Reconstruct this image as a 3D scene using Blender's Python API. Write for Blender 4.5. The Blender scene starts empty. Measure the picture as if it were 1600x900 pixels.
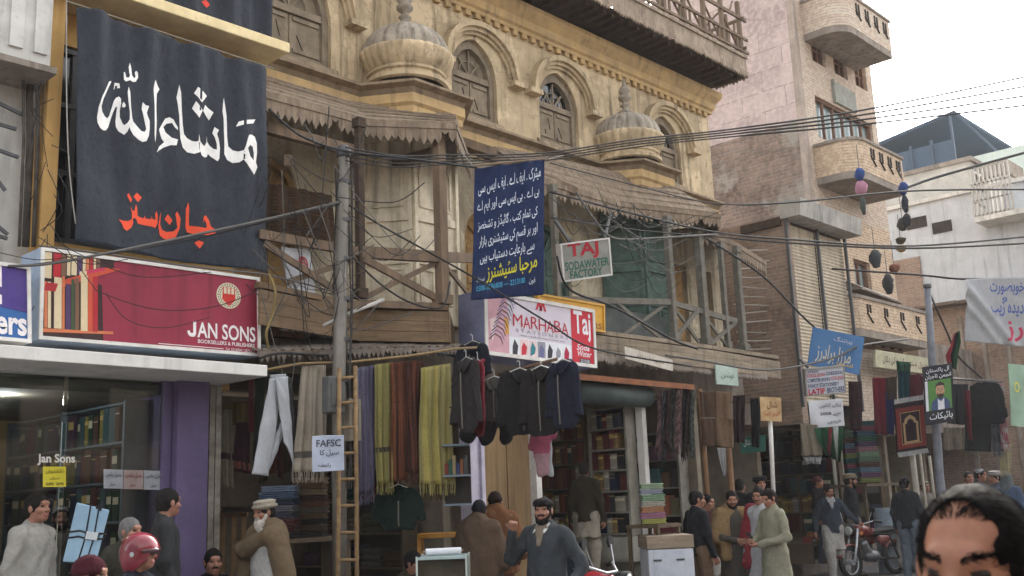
import bpy, bmesh, math, random, unicodedata
import numpy as np
from mathutils import Vector, Matrix
random.seed(7); rng = np.random.default_rng(7)
S = bpy.context.scene; COL = S.collection
# ------------------------------------------------------------------ camera, light, exposure
F_PX = 1627.0; YAW, PITCH, ROLL = [math.radians(a) for a in (46.81, 11.65, -2.27)]; EYE = Vector((0, 0, 1.65))
_f = Vector((math.sin(YAW)*math.cos(PITCH), math.cos(YAW)*math.cos(PITCH), math.sin(PITCH)))
_r = Vector((math.cos(YAW), -math.sin(YAW), 0)); _u = _r.cross(_f)
_c, _s = math.cos(ROLL), math.sin(ROLL)
_R = _r*_c + _u*_s; _U = _u*_c - _r*_s
cd = bpy.data.cameras.new('camera'); cam = bpy.data.objects.new('camera', cd); COL.objects.link(cam)
cd.sensor_width = 36; cd.lens = 36*F_PX/1600; cd.clip_start = 0.05; cd.clip_end = 2000; cd.dof.use_dof = True; cd.dof.focus_distance = 14; cd.dof.aperture_fstop = 8
M3 = Matrix((_R, _U, -_f)).transposed(); cam.matrix_world = Matrix.Translation(EYE) @ M3.to_4x4()
S.camera = cam
W = bpy.data.worlds.new('World'); S.world = W; W.use_nodes = True
nt = W.node_tree; nt.nodes.clear()
SUN_EL, SUN_AZ = math.radians(40), math.radians(72)      # azimuth clockwise from +y
sk = nt.nodes.new('ShaderNodeTexSky'); sk.sky_type = 'NISHITA'; sk.sun_disc = False
sk.sun_elevation = SUN_EL; sk.sun_rotation = SUN_AZ; sk.air_density = 1.2; sk.dust_density = 4.0; sk.ozone_density = 1.0
hs = nt.nodes.new('ShaderNodeHueSaturation'); hs.inputs['Saturation'].default_value = 0.16
bg = nt.nodes.new('ShaderNodeBackground'); bg.inputs['Strength'].default_value = 0.15
wo = nt.nodes.new('ShaderNodeOutputWorld')
nt.links.new(sk.outputs[0], hs.inputs['Color']); nt.links.new(hs.outputs[0], bg.inputs[0]); nt.links.new(bg.outputs[0], wo.inputs[0])
sl = bpy.data.lights.new('sun', 'SUN'); sl.energy = 1.3; sl.angle = math.radians(14); sl.color = (1, .91, .78)
so = bpy.data.objects.new('sun', sl); COL.objects.link(so)
so.rotation_euler = (math.pi/2 - SUN_EL, 0, math.pi - SUN_AZ); so.location = (0, 0, 40)
S.view_settings.view_transform = 'Standard'; S.view_settings.look = 'None'; S.view_settings.exposure = 2.12; S.view_settings.gamma = 1
S.view_settings.use_curve_mapping = False
S.render.engine = 'CYCLES'; S.cycles.max_bounces = 6; S.cycles.diffuse_bounces = 4; S.cycles.transparent_max_bounces = 12
S.cycles.use_denoising = True

def ray(px, py): return _f + _R*((px-800)/F_PX) - _U*((py-450)/F_PX)
def PY(px, py, y): d = ray(px, py); return EYE + d*(y/d.y)
def PX(px, py, x): d = ray(px, py); return EYE + d*(x/d.x)
def PZ(px, py, z): d = ray(px, py); return EYE + d*((z-EYE.z)/d.z)
def PD(px, py, dep): return EYE + ray(px, py)*dep
V = Vector
# ------------------------------------------------------------------ materials
def lin(c):
    c = c/255.0
    return c/12.92 if c <= .04045 else ((c+.055)/1.055)**2.4
def C(r, g, b): return (lin(r), lin(g), lin(b), 1)
class NT:
    def __init__(s, name):
        s.m = bpy.data.materials.new(name); s.m.use_nodes = True; s.t = s.m.node_tree
        s.b = s.t.nodes['Principled BSDF']; s.pos = None
    def n(s, typ, **kw):
        nd = s.t.nodes.new(typ)
        for k, v in kw.items():
            if hasattr(nd, k): setattr(nd, k, v)
            else: nd.inputs[k.replace('_', ' ')].default_value = v
        return nd
    def l(s, a, b): s.t.links.new(a, b)
    def P(s):
        if s.pos is None: s.pos = s.n('ShaderNodeNewGeometry').outputs['Position']
        return s.pos
    def mapped(s, sc=(1, 1, 1)):
        mp = s.n('ShaderNodeMapping'); mp.inputs['Scale'].default_value = sc; s.l(s.P(), mp.inputs['Vector']); return mp.outputs[0]
    def noise(s, scale, detail=4, sc=(1, 1, 1), rough=.6):
        nz = s.n('ShaderNodeTexNoise'); nz.inputs['Scale'].default_value = scale; nz.inputs['Detail'].default_value = detail
        nz.inputs['Roughness'].default_value = rough; s.l(s.mapped(sc), nz.inputs['Vector']); return nz.outputs['Fac']
    def ramp(s, fac, a, b, ca=(0, 0, 0, 1), cb=(1, 1, 1, 1)):
        r = s.n('ShaderNodeValToRGB'); r.color_ramp.elements[0].position = a; r.color_ramp.elements[1].position = b
        r.color_ramp.elements[0].color = ca; r.color_ramp.elements[1].color = cb; s.l(fac, r.inputs[0]); return r.outputs[0]
    def mix(s, fac, a, b, mode='MIX'):
        m = s.n('ShaderNodeMix', data_type='RGBA', blend_type=mode)
        for i, x in ((0, fac), (6, a), (7, b)):
            if isinstance(x, (tuple, float, int)): m.inputs[i].default_value = x
            else: s.l(x, m.inputs[i])
        return m.outputs[2]
    def bump(s, h, st=.3, d=.02):
        b = s.n('ShaderNodeBump'); b.inputs['Strength'].default_value = st; b.inputs['Distance'].default_value = d
        s.l(h, b.inputs['Height']); s.l(b.outputs[0], s.b.inputs['Normal'])
    def base(s, c):
        if isinstance(c, tuple): s.b.inputs['Base Color'].default_value = c
        else: s.l(c, s.b.inputs['Base Color'])
def mul(c, k): return (c[0]*k, c[1]*k, c[2]*k, 1)
def mat(name, c, c2=None, scale=6, rough=.85, bump=.25, sc=(1, 1, 1), stain=.35, streak=0, metal=0, fine=40, dist=.01, spec=.3, age=False):
    """weathered paint, plaster, wood, cloth: two tones in patches, fine grain, stains and rain streaks"""
    t = NT(name); c2 = c2 or mul(c, .72)
    f = t.noise(scale, 6, sc); col = t.mix(t.ramp(f, .35, .68), c, c2)
    if stain:
        f2 = t.noise(scale*.23+.4, 5, sc); col = t.mix(t.ramp(f2, .5, .75), col, mul(c, 1-stain))
        f4 = t.noise(scale*3.1, 3, sc); col = t.mix(t.ramp(f4, .58, .8), col, mul(c2, 1-stain*.6))
    if age:
        fa = t.noise(1.1, 8, (1, 1, .8), .72); col = t.mix(t.ramp(fa, .53, .57), col, mul(c, 1.12)); fb = t.noise(2.4, 8, (1, 1, .7), .75); col = t.mix(t.ramp(fb, .58, .66), col, (c2[0]*.5, c2[1]*.5, c2[2]*.52, 1)); v_ = t.n('ShaderNodeTexVoronoi'); v_.feature = 'DISTANCE_TO_EDGE'; v_.inputs['Scale'].default_value = 1.7; nz_ = t.n('ShaderNodeVectorMath', operation='MULTIPLY_ADD'); nq = t.n('ShaderNodeTexNoise'); nq.inputs['Scale'].default_value = 3; nq.inputs['Detail'].default_value = 6; t.l(t.P(), nq.inputs['Vector']); t.l(nq.outputs['Color'], nz_.inputs[0]); nz_.inputs[1].default_value = (.5, .5, .5); t.l(t.P(), nz_.inputs[2]); t.l(nz_.outputs[0], v_.inputs['Vector']); col = t.mix(t.ramp(v_.outputs['Distance'], .0, .012, (.55, .55, .55, 1), (0, 0, 0, 1)), col, mul(c2, .35))
    if streak:
        f3 = t.noise(3.2, 5, (2.2, 2.2, .16)); col = t.mix(t.ramp(f3, .52, .72), col, mul(c2, 1-streak))
    t.base(col); t.b.inputs['Roughness'].default_value = rough; t.b.inputs['Metallic'].default_value = metal
    t.b.inputs['Specular IOR Level'].default_value = spec
    if bump: t.bump(t.noise(fine, 5, sc), bump, dist)
    return t.m
def flat(name, c, rough=.6, metal=0, spec=.4):
    t = NT(name); f = t.noise(9, 4); t.base(t.mix(t.ramp(f, .4, .75), c, mul(c, .8)))
    t.b.inputs['Roughness'].default_value = rough; t.b.inputs['Metallic'].default_value = metal; t.b.inputs['Specular IOR Level'].default_value = spec
    return t.m
def brick(name, c1, c2, mortar, w=.24, h=.075, ms=.012, stain=.3, plaster=None, bump=.5):
    t = NT(name); p = t.P(); sx = t.n('ShaderNodeSeparateXYZ'); t.l(p, sx.inputs[0])
    ad = t.n('ShaderNodeMath', operation='ADD'); t.l(sx.outputs[0], ad.inputs[0]); t.l(sx.outputs[1], ad.inputs[1])
    cb = t.n('ShaderNodeCombineXYZ'); t.l(ad.outputs[0], cb.inputs[0]); t.l(sx.outputs[2], cb.inputs[1])
    nz = t.n('ShaderNodeTexNoise'); nz.inputs['Scale'].default_value = 2.5; t.l(p, nz.inputs['Vector'])
    va = t.n('ShaderNodeVectorMath', operation='MULTIPLY_ADD'); t.l(nz.outputs['Color'], va.inputs[0]); va.inputs[1].default_value = (.03, .03, 0); t.l(cb.outputs[0], va.inputs[2])
    b = t.n('ShaderNodeTexBrick'); t.l(va.outputs[0], b.inputs['Vector']); b.inputs['Color1'].default_value = c1; b.inputs['Color2'].default_value = c2
    b.inputs['Mortar'].default_value = mortar; b.inputs['Scale'].default_value = 1; b.inputs['Brick Width'].default_value = w
    b.inputs['Row Height'].default_value = h; b.inputs['Mortar Size'].default_value = ms; b.inputs['Mortar Smooth'].default_value = .3
    f = t.noise(.9, 6); col = t.mix(t.ramp(f, .42, .7), b.outputs['Color'], mul(c2, 1-stain))
    f5 = t.noise(9, 5); col = t.mix(t.ramp(f5, .45, .8), col, mul(c1, 1.15))
    if plaster:
        f6 = t.noise(.7, 6); col = t.mix(t.ramp(f6, .53, .6), col, plaster)
    t.base(col); t.b.inputs['Roughness'].default_value = .9; t.b.inputs['Specular IOR Level'].default_value = .2
    iv = t.n('ShaderNodeMath', operation='SUBTRACT'); iv.inputs[0].default_value = 1; t.l(b.outputs['Fac'], iv.inputs[1])
    m2 = t.n('ShaderNodeMath', operation='MULTIPLY_ADD'); t.l(f5, m2.inputs[0]); m2.inputs[1].default_value = .5; t.l(iv.outputs[0], m2.inputs[2])
    t.bump(m2.outputs[0], bump, .02); return t.m
def tone(c, k=.62, s=.78):
    g = (c[0]+c[1]+c[2])/3; return tuple((g+(x-g)*s)*k for x in c[:3])+(1,)
def woven(name, c, c2, scale=60, stripes=None, axis=(1, 1, 0), rough=.95, sat=.5):
    """cloth with a weave and optional stripes across it (stripes = frequency)"""
    c, c2 = tone(c), tone(c2); t = NT(name); f = t.noise(scale*.12, 4); col = t.mix(t.ramp(f, .3, .7), c, mul(c, .78))
    if stripes:
        sx = t.n('ShaderNodeVectorMath', operation='DOT_PRODUCT'); t.l(t.P(), sx.inputs[0]); sx.inputs[1].default_value = axis
        nz = t.n('ShaderNodeTexNoise'); nz.noise_dimensions = '1D'; nz.inputs['Scale'].default_value = stripes; nz.inputs['Detail'].default_value = 2
        t.l(sx.outputs['Value'], nz.inputs['W']); col = t.mix(t.ramp(nz.outputs['Fac'], .47, .53), col, c2); vo = t.n('ShaderNodeTexVoronoi'); vo.inputs['Scale'].default_value = 34; t.l(t.mapped((1, 1, .7)), vo.inputs['Vector']); col = t.mix(t.ramp(vo.outputs['Distance'], .12, .3, (1, 1, 1, 1), (0, 0, 0, 1)), col, mul(c2, .8))
    else: col = t.mix(t.ramp(t.noise(scale*.5, 3), .5, .7), col, c2)
    t.base(col); t.b.inputs['Roughness'].default_value = rough; t.b.inputs['Specular IOR Level'].default_value = .15
    f9 = t.n('ShaderNodeMath', operation='MULTIPLY_ADD'); t.l(t.noise(16, 3, (1, 1, .55)), f9.inputs[0]); f9.inputs[1].default_value = 1.0; f8 = t.n('ShaderNodeMath', operation='MULTIPLY'); t.l(t.noise(scale*3, 2), f8.inputs[0]); f8.inputs[1].default_value = .12; t.l(f8.outputs[0], f9.inputs[2])
    t.bump(f9.outputs[0], .55, .03); return t.m
_mc = {}
def cm(r, g, b, kind='cloth'):
    """plain coloured cloth / paint / plastic, cached by colour"""
    k = (r, g, b, kind)
    if k not in _mc:
        if kind == 'cloth': _mc[k] = woven('cloth_%d_%d_%d' % (r, g, b), C(r, g, b), mul(C(r, g, b), .7))
        elif kind == 'ink': _mc[k] = mat('ink_%d_%d_%d' % (r, g, b), C(r, g, b), tuple(x*.82+.02 for x in C(r, g, b)[:3])+(1,), 9, .75, 0, stain=.22, spec=.2)
        elif kind == 'metal': _mc[k] = flat('metal_%d_%d_%d' % (r, g, b), C(r, g, b), .4, .7)
        elif kind == 'gloss': _mc[k] = flat('gloss_%d_%d_%d' % (r, g, b), tone(C(r, g, b), .8, .9), .25, 0, .5)
        else: _mc[k] = mat('paint_%d_%d_%d' % (r, g, b), tone(C(r, g, b), .75, .85), rough=.7)
    return _mc[k]
# ------------------------------------------------------------------ objects
def tag(o, label=None, cat=None, group=None, kind=None):
    if label: o['label'] = label
    if cat: o['category'] = cat
    if group: o['group'] = group
    if kind: o['kind'] = kind
    return o
def thing(name, label, cat, loc, group=None):
    o = bpy.data.objects.new(name, None); COL.objects.link(o); o.location = loc; o.empty_display_size = .2
    return tag(o, label, cat, group)
def wloc(o):
    v = V((0, 0, 0))
    while o is not None: v = v + o.location; o = o.parent
    return v
class MB:
    def __init__(s): s.v = []; s.f = []; s.m = []
    def add(s, vs, fs, mi=0):
        o = len(s.v); s.v += [tuple(v) for v in vs]; s.f += [tuple(i+o for i in f) for f in fs]; s.m += [mi]*len(fs); return s
    def hexa(s, p, mi=0):   # 8 points, bottom 4 ccw then top 4
        return s.add(p, [(3, 2, 1, 0), (4, 5, 6, 7), (0, 1, 5, 4), (1, 2, 6, 5), (2, 3, 7, 6), (3, 0, 4, 7)], mi)
    def box(s, x0, y0, z0, x1, y1, z1, mi=0):
        return s.hexa([(x0, y0, z0), (x1, y0, z0), (x1, y1, z0), (x0, y1, z0), (x0, y0, z1), (x1, y0, z1), (x1, y1, z1), (x0, y1, z1)], mi)
    def beam(s, a, b, w, h, mi=0, up=V((0, 0, 1))):
        a, b = V(a), V(b); d = (b-a).normalized(); r = d.cross(up)
        if r.length < 1e-4: r = d.cross(V((0, 1, 0)))
        r.normalize(); u = r.cross(d); r = r*w/2; u = u*h/2
        return s.hexa([a-r-u, a+r-u, b+r-u, b-r-u, a-r+u, a+r+u, b+r+u, b-r+u], mi)
    def tube(s, pts, r, n=8, mi=0, cap=True):
        pts = [V(p) for p in pts]; k = len(pts); rr = r if isinstance(r, (list, tuple)) else [r]*k
        up = V((0, 0, 1)); vs = []; pr = None
        for i, p in enumerate(pts):
            d = (pts[min(i+1, k-1)]-pts[max(i-1, 0)]).normalized()
            if pr is None:
                pr = d.cross(up)
                if pr.length < .05: pr = d.cross(V((1, 0, 0)))
            pr = (pr - d*pr.dot(d)).normalized(); q = d.cross(pr)
            for j in range(n):
                a = 2*math.pi*j/n; vs.append(p + pr*(math.cos(a)*rr[i]) + q*(math.sin(a)*rr[i]))
        fs = [(i*n+j, i*n+(j+1) % n, (i+1)*n+(j+1) % n, (i+1)*n+j) for i in range(k-1) for j in range(n)]
        if cap: fs += [tuple(range(n))[::-1], tuple((k-1)*n+j for j in range(n))]
        return s.add(vs, fs, mi)
    def lathe(s, prof, c, n=32, mi=0, a0=0, a1=2*math.pi, rfun=None):
        c = V(c); full = abs(a1-a0-2*math.pi) < 1e-6; nn = n if full else n+1; vs = []
        for r, z in prof:
            for j in range(nn):
                a = a0+(a1-a0)*j/n; q = r*(rfun(a, z) if rfun else 1); vs.append((c.x+q*math.cos(a), c.y+q*math.sin(a), c.z+z))
        fs = [(i*nn+j, i*nn+(j+1) % nn, (i+1)*nn+(j+1) % nn, (i+1)*nn+j) for i in range(len(prof)-1) for j in range(n)]
        return s.add(vs, fs, mi)
    def prism(s, poly, y0, y1, mi=0, frame=None):
        """poly = [(x,z)] closed outline, extruded from y0 to y1 (or in frame(x,z,depth) space)"""
        fr = frame or (lambda x, z, y: (x, y, z)); n = len(poly)
        vs = [fr(x, z, y0) for x, z in poly]+[fr(x, z, y1) for x, z in poly]
        return s.add(vs, [tuple(range(n)), tuple(range(2*n-1, n-1, -1))]+[(i, (i+1) % n, n+(i+1) % n, n+i) for i in range(n)], mi)
    def strip(s, path, prof, mi=0, closed=False):
        """sweep a profile [(outward, up)] along a plan polyline [(x,y,z)] with mitred corners; outward = right of the path"""
        k = len(path); P = [V(p) for p in path]; vs = []
        for i in range(k):
            d0 = (P[i]-P[i-1]) if i > 0 else (P[1]-P[0]); d1 = (P[i+1]-P[i]) if i < k-1 else (P[k-1]-P[k-2])
            d0.z = d1.z = 0; d0.normalize(); d1.normalize(); n0 = V((d0.y, -d0.x, 0)); n1 = V((d1.y, -d1.x, 0)); m = n0+n1
            m = m/max(.25, m.dot(n0)) if m.length > .1 else n0
            for o, u in prof: vs.append(P[i]+m*o+V((0, 0, u)))
        q = len(prof); fs = [(i*q+j, i*q+(j+1) % q, (i+1)*q+(j+1) % q, (i+1)*q+j) for i in range(k-1) for j in range(q)]
        fs += [tuple(range(q))[::-1], tuple((k-1)*q+j for j in range(q))]
        return s.add(vs, fs, mi)
    def build(s, name, mats, parent=None, smooth=False, base=None, bevel=0, solid=0):
        me = bpy.data.meshes.new(name); mats = mats if isinstance(mats, (list, tuple)) else [mats]
        A = np.array(s.v, dtype=float)
        if parent is not None: off = np.array(wloc(parent))
        elif base is not None: off = np.array(base)
        else: off = np.array([A[:, 0].mean(), A[:, 1].mean(), A[:, 2].min()])
        me.from_pydata((A-off).tolist(), [], s.f)
        for m in mats: me.materials.append(m)
        if len(mats) > 1: me.polygons.foreach_set('material_index', s.m)
        if smooth: me.polygons.foreach_set('use_smooth', [True]*len(me.polygons))
        bm = bmesh.new(); bm.from_mesh(me)
        if smooth: bmesh.ops.remove_doubles(bm, verts=bm.verts, dist=1e-5)
        bmesh.ops.recalc_face_normals(bm, faces=bm.faces); bm.to_mesh(me); bm.free(); me.update()
        o = bpy.data.objects.new(name, me); COL.objects.link(o)
        if parent is not None: o.parent = parent
        else: o.location = off
        if bevel:
            b = o.modifiers.new('bevel', 'BEVEL'); b.width = bevel; b.segments = 2; b.limit_method = 'ANGLE'
        if solid:
            b = o.modifiers.new('solid', 'SOLIDIFY'); b.thickness = solid; b.offset = 0
        return o
def poly_mesh(outer, holes=(), depth=0):
    """2-D outline with holes -> verts, faces (filled, extruded by depth each way)"""
    cu = bpy.data.curves.new('c', 'CURVE'); cu.dimensions = '2D'; cu.fill_mode = 'BOTH'; cu.extrude = depth
    for pl in [outer]+list(holes):
        sp = cu.splines.new('POLY'); sp.points.add(len(pl)-1)
        for p, (x, y) in zip(sp.points, pl): p.co = (x, y, 0, 1)
        sp.use_cyclic_u = True
    return _c2m(cu)
def _c2m(cu):
    o = bpy.data.objects.new('tmp', cu); COL.objects.link(o); dg = bpy.context.evaluated_depsgraph_get()
    me = bpy.data.meshes.new_from_object(o.evaluated_get(dg)); vs = [v.co.copy() for v in me.vertices]; fs = [tuple(p.vertices) for p in me.polygons]
    bpy.data.objects.remove(o); bpy.data.curves.remove(cu); bpy.data.meshes.remove(me); return vs, fs
_AR = {}
for _cp in range(0xFB50, 0xFEFD):
    _d = unicodedata.decomposition(chr(_cp))
    if _d.startswith('<') and ' ' in _d:
        _k, *_cs = _d.split(); _key = ''.join(chr(int(x, 16)) for x in _cs)
        if _k in ('<isolated>', '<initial>', '<medial>', '<final>') and (len(_key) == 1 or _key in ('\u0644\u0627', '\u0644\u0622')): _AR.setdefault(_key, {})[_k[1:-1]] = chr(_cp)
def ar(s):
    """shape Urdu words into presentation forms, in visual (left to right) order"""
    out = []; i = 0; s = s.replace('\u0644\u0627', '\ue000')
    get = lambda ch: _AR.get('\u0644\u0627' if ch == '\ue000' else ch, {})
    for i, ch in enumerate(s):
        fm = get(ch)
        if not fm: out.append(ch); continue
        pj = i > 0 and 'initial' in get(s[i-1]); nj = 'initial' in fm and i+1 < len(s) and bool(get(s[i+1])) and ('final' in get(s[i+1]) or 'medial' in get(s[i+1]))
        k = 'medial' if pj and nj else 'initial' if nj else 'final' if pj else 'isolated'
        out.append(fm.get(k) or fm.get('isolated') or ch)
    return ''.join(out[::-1])
def text_mesh(s, bold=0, spacing=1.0, depth=0, shear=0):
    cu = bpy.data.curves.new('t', 'FONT'); cu.body = s; cu.fill_mode = 'FRONT' if not depth else 'BOTH'; cu.extrude = depth; cu.offset = bold; cu.space_character = spacing; cu.shear = shear
    cu.resolution_u = 3
    vs, fs = _c2m(cu)
    if not vs: return [], [], 1, 1
    x0 = min(v.x for v in vs); x1 = max(v.x for v in vs); y0 = min(v.y for v in vs); y1 = max(v.y for v in vs)
    return [V((v.x-x0, v.y-y0, v.z)) for v in vs], fs, x1-x0, y1-y0
class Board:
    """a flat rectangle in space given by three corners; ink() lays lettering on it in 0..1 coordinates (u right, v up)"""
    def __init__(s, bl, br, tl, off=.004):
        s.o = V(bl); s.x = V(br)-s.o; s.y = V(tl)-s.o; s.n = s.x.cross(s.y).normalized(); s.off = off
        if s.n.dot(s.o-EYE) > 0: s.n = -s.n
    def at(s, u, v, d=0): return s.o+s.x*u+s.y*v+s.n*(s.off+d)
    def text(s, mb, txt, u0, u1, v0, v1, mi=0, bold=0, shear=0, keep=False, slope=0, spacing=1.0, d=0):
        vs, fs, w, h = text_mesh(txt, bold, spacing, 0, shear); W_, H_ = s.x.length, s.y.length
        su, sv = (u1-u0)/w, (v1-v0)/h
        if keep:
            k = min((u1-u0)*W_/w, (v1-v0)*H_/h); su, sv = k/W_, k/H_; c = (u0+u1)/2; u0 = c-su*w/2
        mb.add([s.at(u0+v.x*su, v0+v.y*sv+slope*v.x*su, d) for v in vs], fs, mi)
    def rect(s, mb, u0, v0, u1, v1, mi=0, d=-.002): mb.add([s.at(u0, v0, d), s.at(u1, v0, d), s.at(u1, v1, d), s.at(u0, v1, d)], [(0, 1, 2, 3)], mi)
    def poly(s, mb, pts, mi=0, d=0):
        vs, fs = poly_mesh(pts); mb.add([s.at(v.x, v.y, d) for v in vs], fs, mi)
class Sheet(Board):
    """hanging cloth: bilinear between four corners with folds; folds(u,v) = displacement in metres along the normal"""
    def __init__(s, tl, tr, bl, br, folds=None, sag=0, off=.006):
        s.tl, s.tr, s.bl, s.br = V(tl), V(tr), V(bl), V(br); s.folds = folds or (lambda u, v: 0); s.sag = sag; s.off = off
        s.x = s.tr-s.tl; s.y = s.tl-s.bl; s.n = s.x.cross(s.y).normalized()
        if s.n.dot(s.tl-EYE) > 0: s.n = -s.n
    def at(s, u, v, d=0):
        p = s.bl*(1-u)*(1-v)+s.br*u*(1-v)+s.tl*(1-u)*v+s.tr*u*v
        return p+s.n*(s.folds(u, v)+s.off+d)-V((0, 0, s.sag*4*u*(1-u)*(v)))
    def cloth(s, name, m, parent=None, nu=60, nv=40, thick=.004):
        mb = MB(); vs = [s.at(i/nu, j/nv, -s.off) for j in range(nv+1) for i in range(nu+1)]
        mb.add(vs, [(j*(nu+1)+i, j*(nu+1)+i+1, (j+1)*(nu+1)+i+1, (j+1)*(nu+1)+i) for j in range(nv) for i in range(nu)])
        o = mb.build(name, m, parent, smooth=True); md = o.modifiers.new('solid', 'SOLIDIFY'); md.thickness = thick; md.offset = -1 if False else 0
        return o
    def flat_ink(s, mb, vs, fs, mi, step=.03, d=0):
        """flat shape in uv space cut on a grid so that it follows the folds"""
        bm = bmesh.new(); bv = [bm.verts.new((v[0], v[1], 0)) for v in vs]
        for f in fs:
            try: bm.faces.new([bv[i] for i in f])
            except ValueError: pass
        for ax in (0, 1):
            lo = min(v[ax] for v in vs); hi = max(v[ax] for v in vs); k = math.ceil(lo/step)
            while k*step < hi:
                no = (1, 0, 0) if ax == 0 else (0, 1, 0); co = (k*step, 0, 0) if ax == 0 else (0, k*step, 0)
                bmesh.ops.bisect_plane(bm, geom=bm.verts[:]+bm.edges[:]+bm.faces[:], plane_co=co, plane_no=no); k += 1
        bm.verts.index_update(); mb.add([s.at(v.co.x, v.co.y, d) for v in bm.verts], [tuple(v.index for v in f.verts) for f in bm.faces], mi); bm.free()
    def poly(s, mb, pts, mi=0, d=0, holes=()):
        vs, fs = poly_mesh(pts, holes); s.flat_ink(mb, vs, fs, mi, d=d)
    def text(s, mb, txt, u0, u1, v0, v1, mi=0, bold=0, shear=0, slope=0, keep=False, spacing=1.0, d=0):
        vs, fs, w, h = text_mesh(txt, bold, spacing, 0, shear); su, sv = (u1-u0)/w, (v1-v0)/h
        s.flat_ink(mb, [(u0+v.x*su, v0+v.y*sv+slope*v.x*su) for v in vs], fs, mi, d=d)
def plate(mb, outer, holes, y, th, mi=0):
    """wall slab in the x-z plane with openings; front face at y, back at y+th"""
    vs, fs = poly_mesh(outer, holes, th/2); mb.add([(v.x, y+th/2+v.z, v.y) for v in vs], fs, mi)
def plate_x(mb, outer, holes, x, th, mi=0):
    vs, fs = poly_mesh(outer, holes, th/2); mb.add([(x+th/2+v.z, v.x, v.y) for v in vs], fs, mi)
def arch(x0, x1, z0, zs, za, n=10):
    """pointed arch outline: sill z0, spring zs, apex za"""
    c = (x0+x1)/2; P = [(x0, z0), (x1, z0)]; h = za-zs; w = (x1-x0)/2
    R = (w*w+h*h)/(2*w) if h > w else None
    for i in range(n+1):
        t = i/n; x = x1-w*t; 
        if R: z = zs+math.sqrt(max(0, R*R-(R-w*t)**2)) if True else 0
        else: z = zs+h*math.sqrt(max(0, 1-(1-t)**2))
        P.append((x, z))
    L = [(2*c-x, z) for x, z in P[2:-1]]; return P+L[::-1]
def copy_tree(o, parent=None):
    c = o.copy(); COL.objects.link(c); c.parent = parent
    for ch in list(o.children): copy_tree(ch, c)
    return c
# ------------------------------------------------------------------ materials of the buildings
OCHRE = mat('ochre_plaster', C(189, 169, 138), C(166, 147, 117), 3, .9, .5, stain=.4, streak=.6, age=True)
LOWPL = mat('grey_cream_plaster', C(178, 166, 142), C(150, 136, 114), 3, .9, .45, stain=.4, streak=.45, age=True)
OCHRE2 = mat('ochre_trim', C(190, 160, 112), C(164, 140, 104), 4, .9, .3, stain=.3, streak=.3)
GREYTRIM = mat('grey_painted_trim', C(150, 132, 108), C(120, 104, 86), 6, .85, .3, stain=.4, streak=.35)
DOMEGREY = mat('weathered_dome', C(166, 156, 142), C(128, 118, 104), 5, .85, .4, stain=.5, streak=.6)
WOODGREY = mat('weathered_wood', C(140, 124, 106), C(98, 84, 70), 14, .9, .5, sc=(1, 1, .3), stain=.4)
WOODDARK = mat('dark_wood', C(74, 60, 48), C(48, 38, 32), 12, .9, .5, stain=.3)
WOODPOST = mat('old_post_wood', C(124, 104, 84), C(88, 76, 66), 10, .9, .5, sc=(1, 1, .2), stain=.4)
CREAMWOOD = mat('cream_painted_boards', C(226, 214, 190), C(198, 184, 158), 7, .85, .35, stain=.4, streak=.45)
DOORWOOD = mat('yellow_brown_door', C(166, 132, 82), C(120, 92, 58), 8, .8, .3, stain=.4)
GREENW = mat('green_painted_boards', C(82, 102, 92), C(62, 78, 72), 8, .8, .3, stain=.4)
GREENPOST = mat('grey_green_post', C(112, 108, 98), C(88, 84, 76), 8, .85, .3, stain=.4)
TIN = mat('rusty_tin', C(120, 112, 104), C(92, 76, 62), 7, .7, .3, stain=.4)
RUST = mat('rust_sheet', C(150, 96, 62), C(110, 72, 52), 6, .8, .3)
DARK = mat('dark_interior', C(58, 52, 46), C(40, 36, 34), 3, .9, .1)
SHOPW = mat('grubby_shop_wall', C(150, 140, 124), C(122, 112, 98), 3, .9, .1)
YELPL = mat('yellow_plaster', C(206, 166, 104), C(190, 150, 92), 3, .9, .2, stain=.2, streak=.2)
CREAMPL = mat('cream_slab', C(226, 208, 164), C(200, 180, 138), 4, .9, .2, stain=.25)
WHITEPL = mat('white_plaster', C(206, 204, 198), C(176, 174, 168), 3, .9, .2, stain=.2, streak=.3)
PURPLE = mat('mauve_paint', C(100, 88, 122), C(86, 76, 106), 4, .7, .15, stain=.2)
CONC = mat('rough_concrete', C(150, 140, 130), C(118, 108, 98), 3, .95, .5, stain=.4, streak=.3)
BRK_OLD = brick('old_brown_brick', C(146, 124, 108), C(128, 110, 98), C(146, 134, 122), stain=.4)
BRK_BUFF = brick('buff_tile_brick', C(198, 176, 152), C(180, 158, 134), C(134, 116, 100), .23, .07, .01, stain=.15)
BRK_PALE = brick('pale_narrow_brick', C(196, 184, 168), C(182, 160, 142), C(150, 138, 126), .23, .07, .01, stain=.15)
BRK_GREY = brick('grey_brown_brick', C(148, 126, 112), C(122, 106, 96), C(140, 130, 122), .26, .085, .016, stain=.45, plaster=C(150, 142, 132), bump=.8)
PINK = brick('pink_painted_blocks', C(192, 174, 168), C(180, 162, 158), C(156, 140, 136), 1.15, .5, .016, stain=.3, bump=.3)
GREYWIN = mat('grey_shutter_paint', C(138, 124, 104), C(112, 100, 84), 7, .8, .3, stain=.4, streak=.3)
IRON = flat('dull_iron', C(86, 86, 88), .6, .5)
GLASSD = flat('dark_glass', C(24, 30, 34), .12, 0, .6)
PALEGLASS = flat('pale_curtained_glass', C(150, 168, 168), .25, 0, .5)
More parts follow.
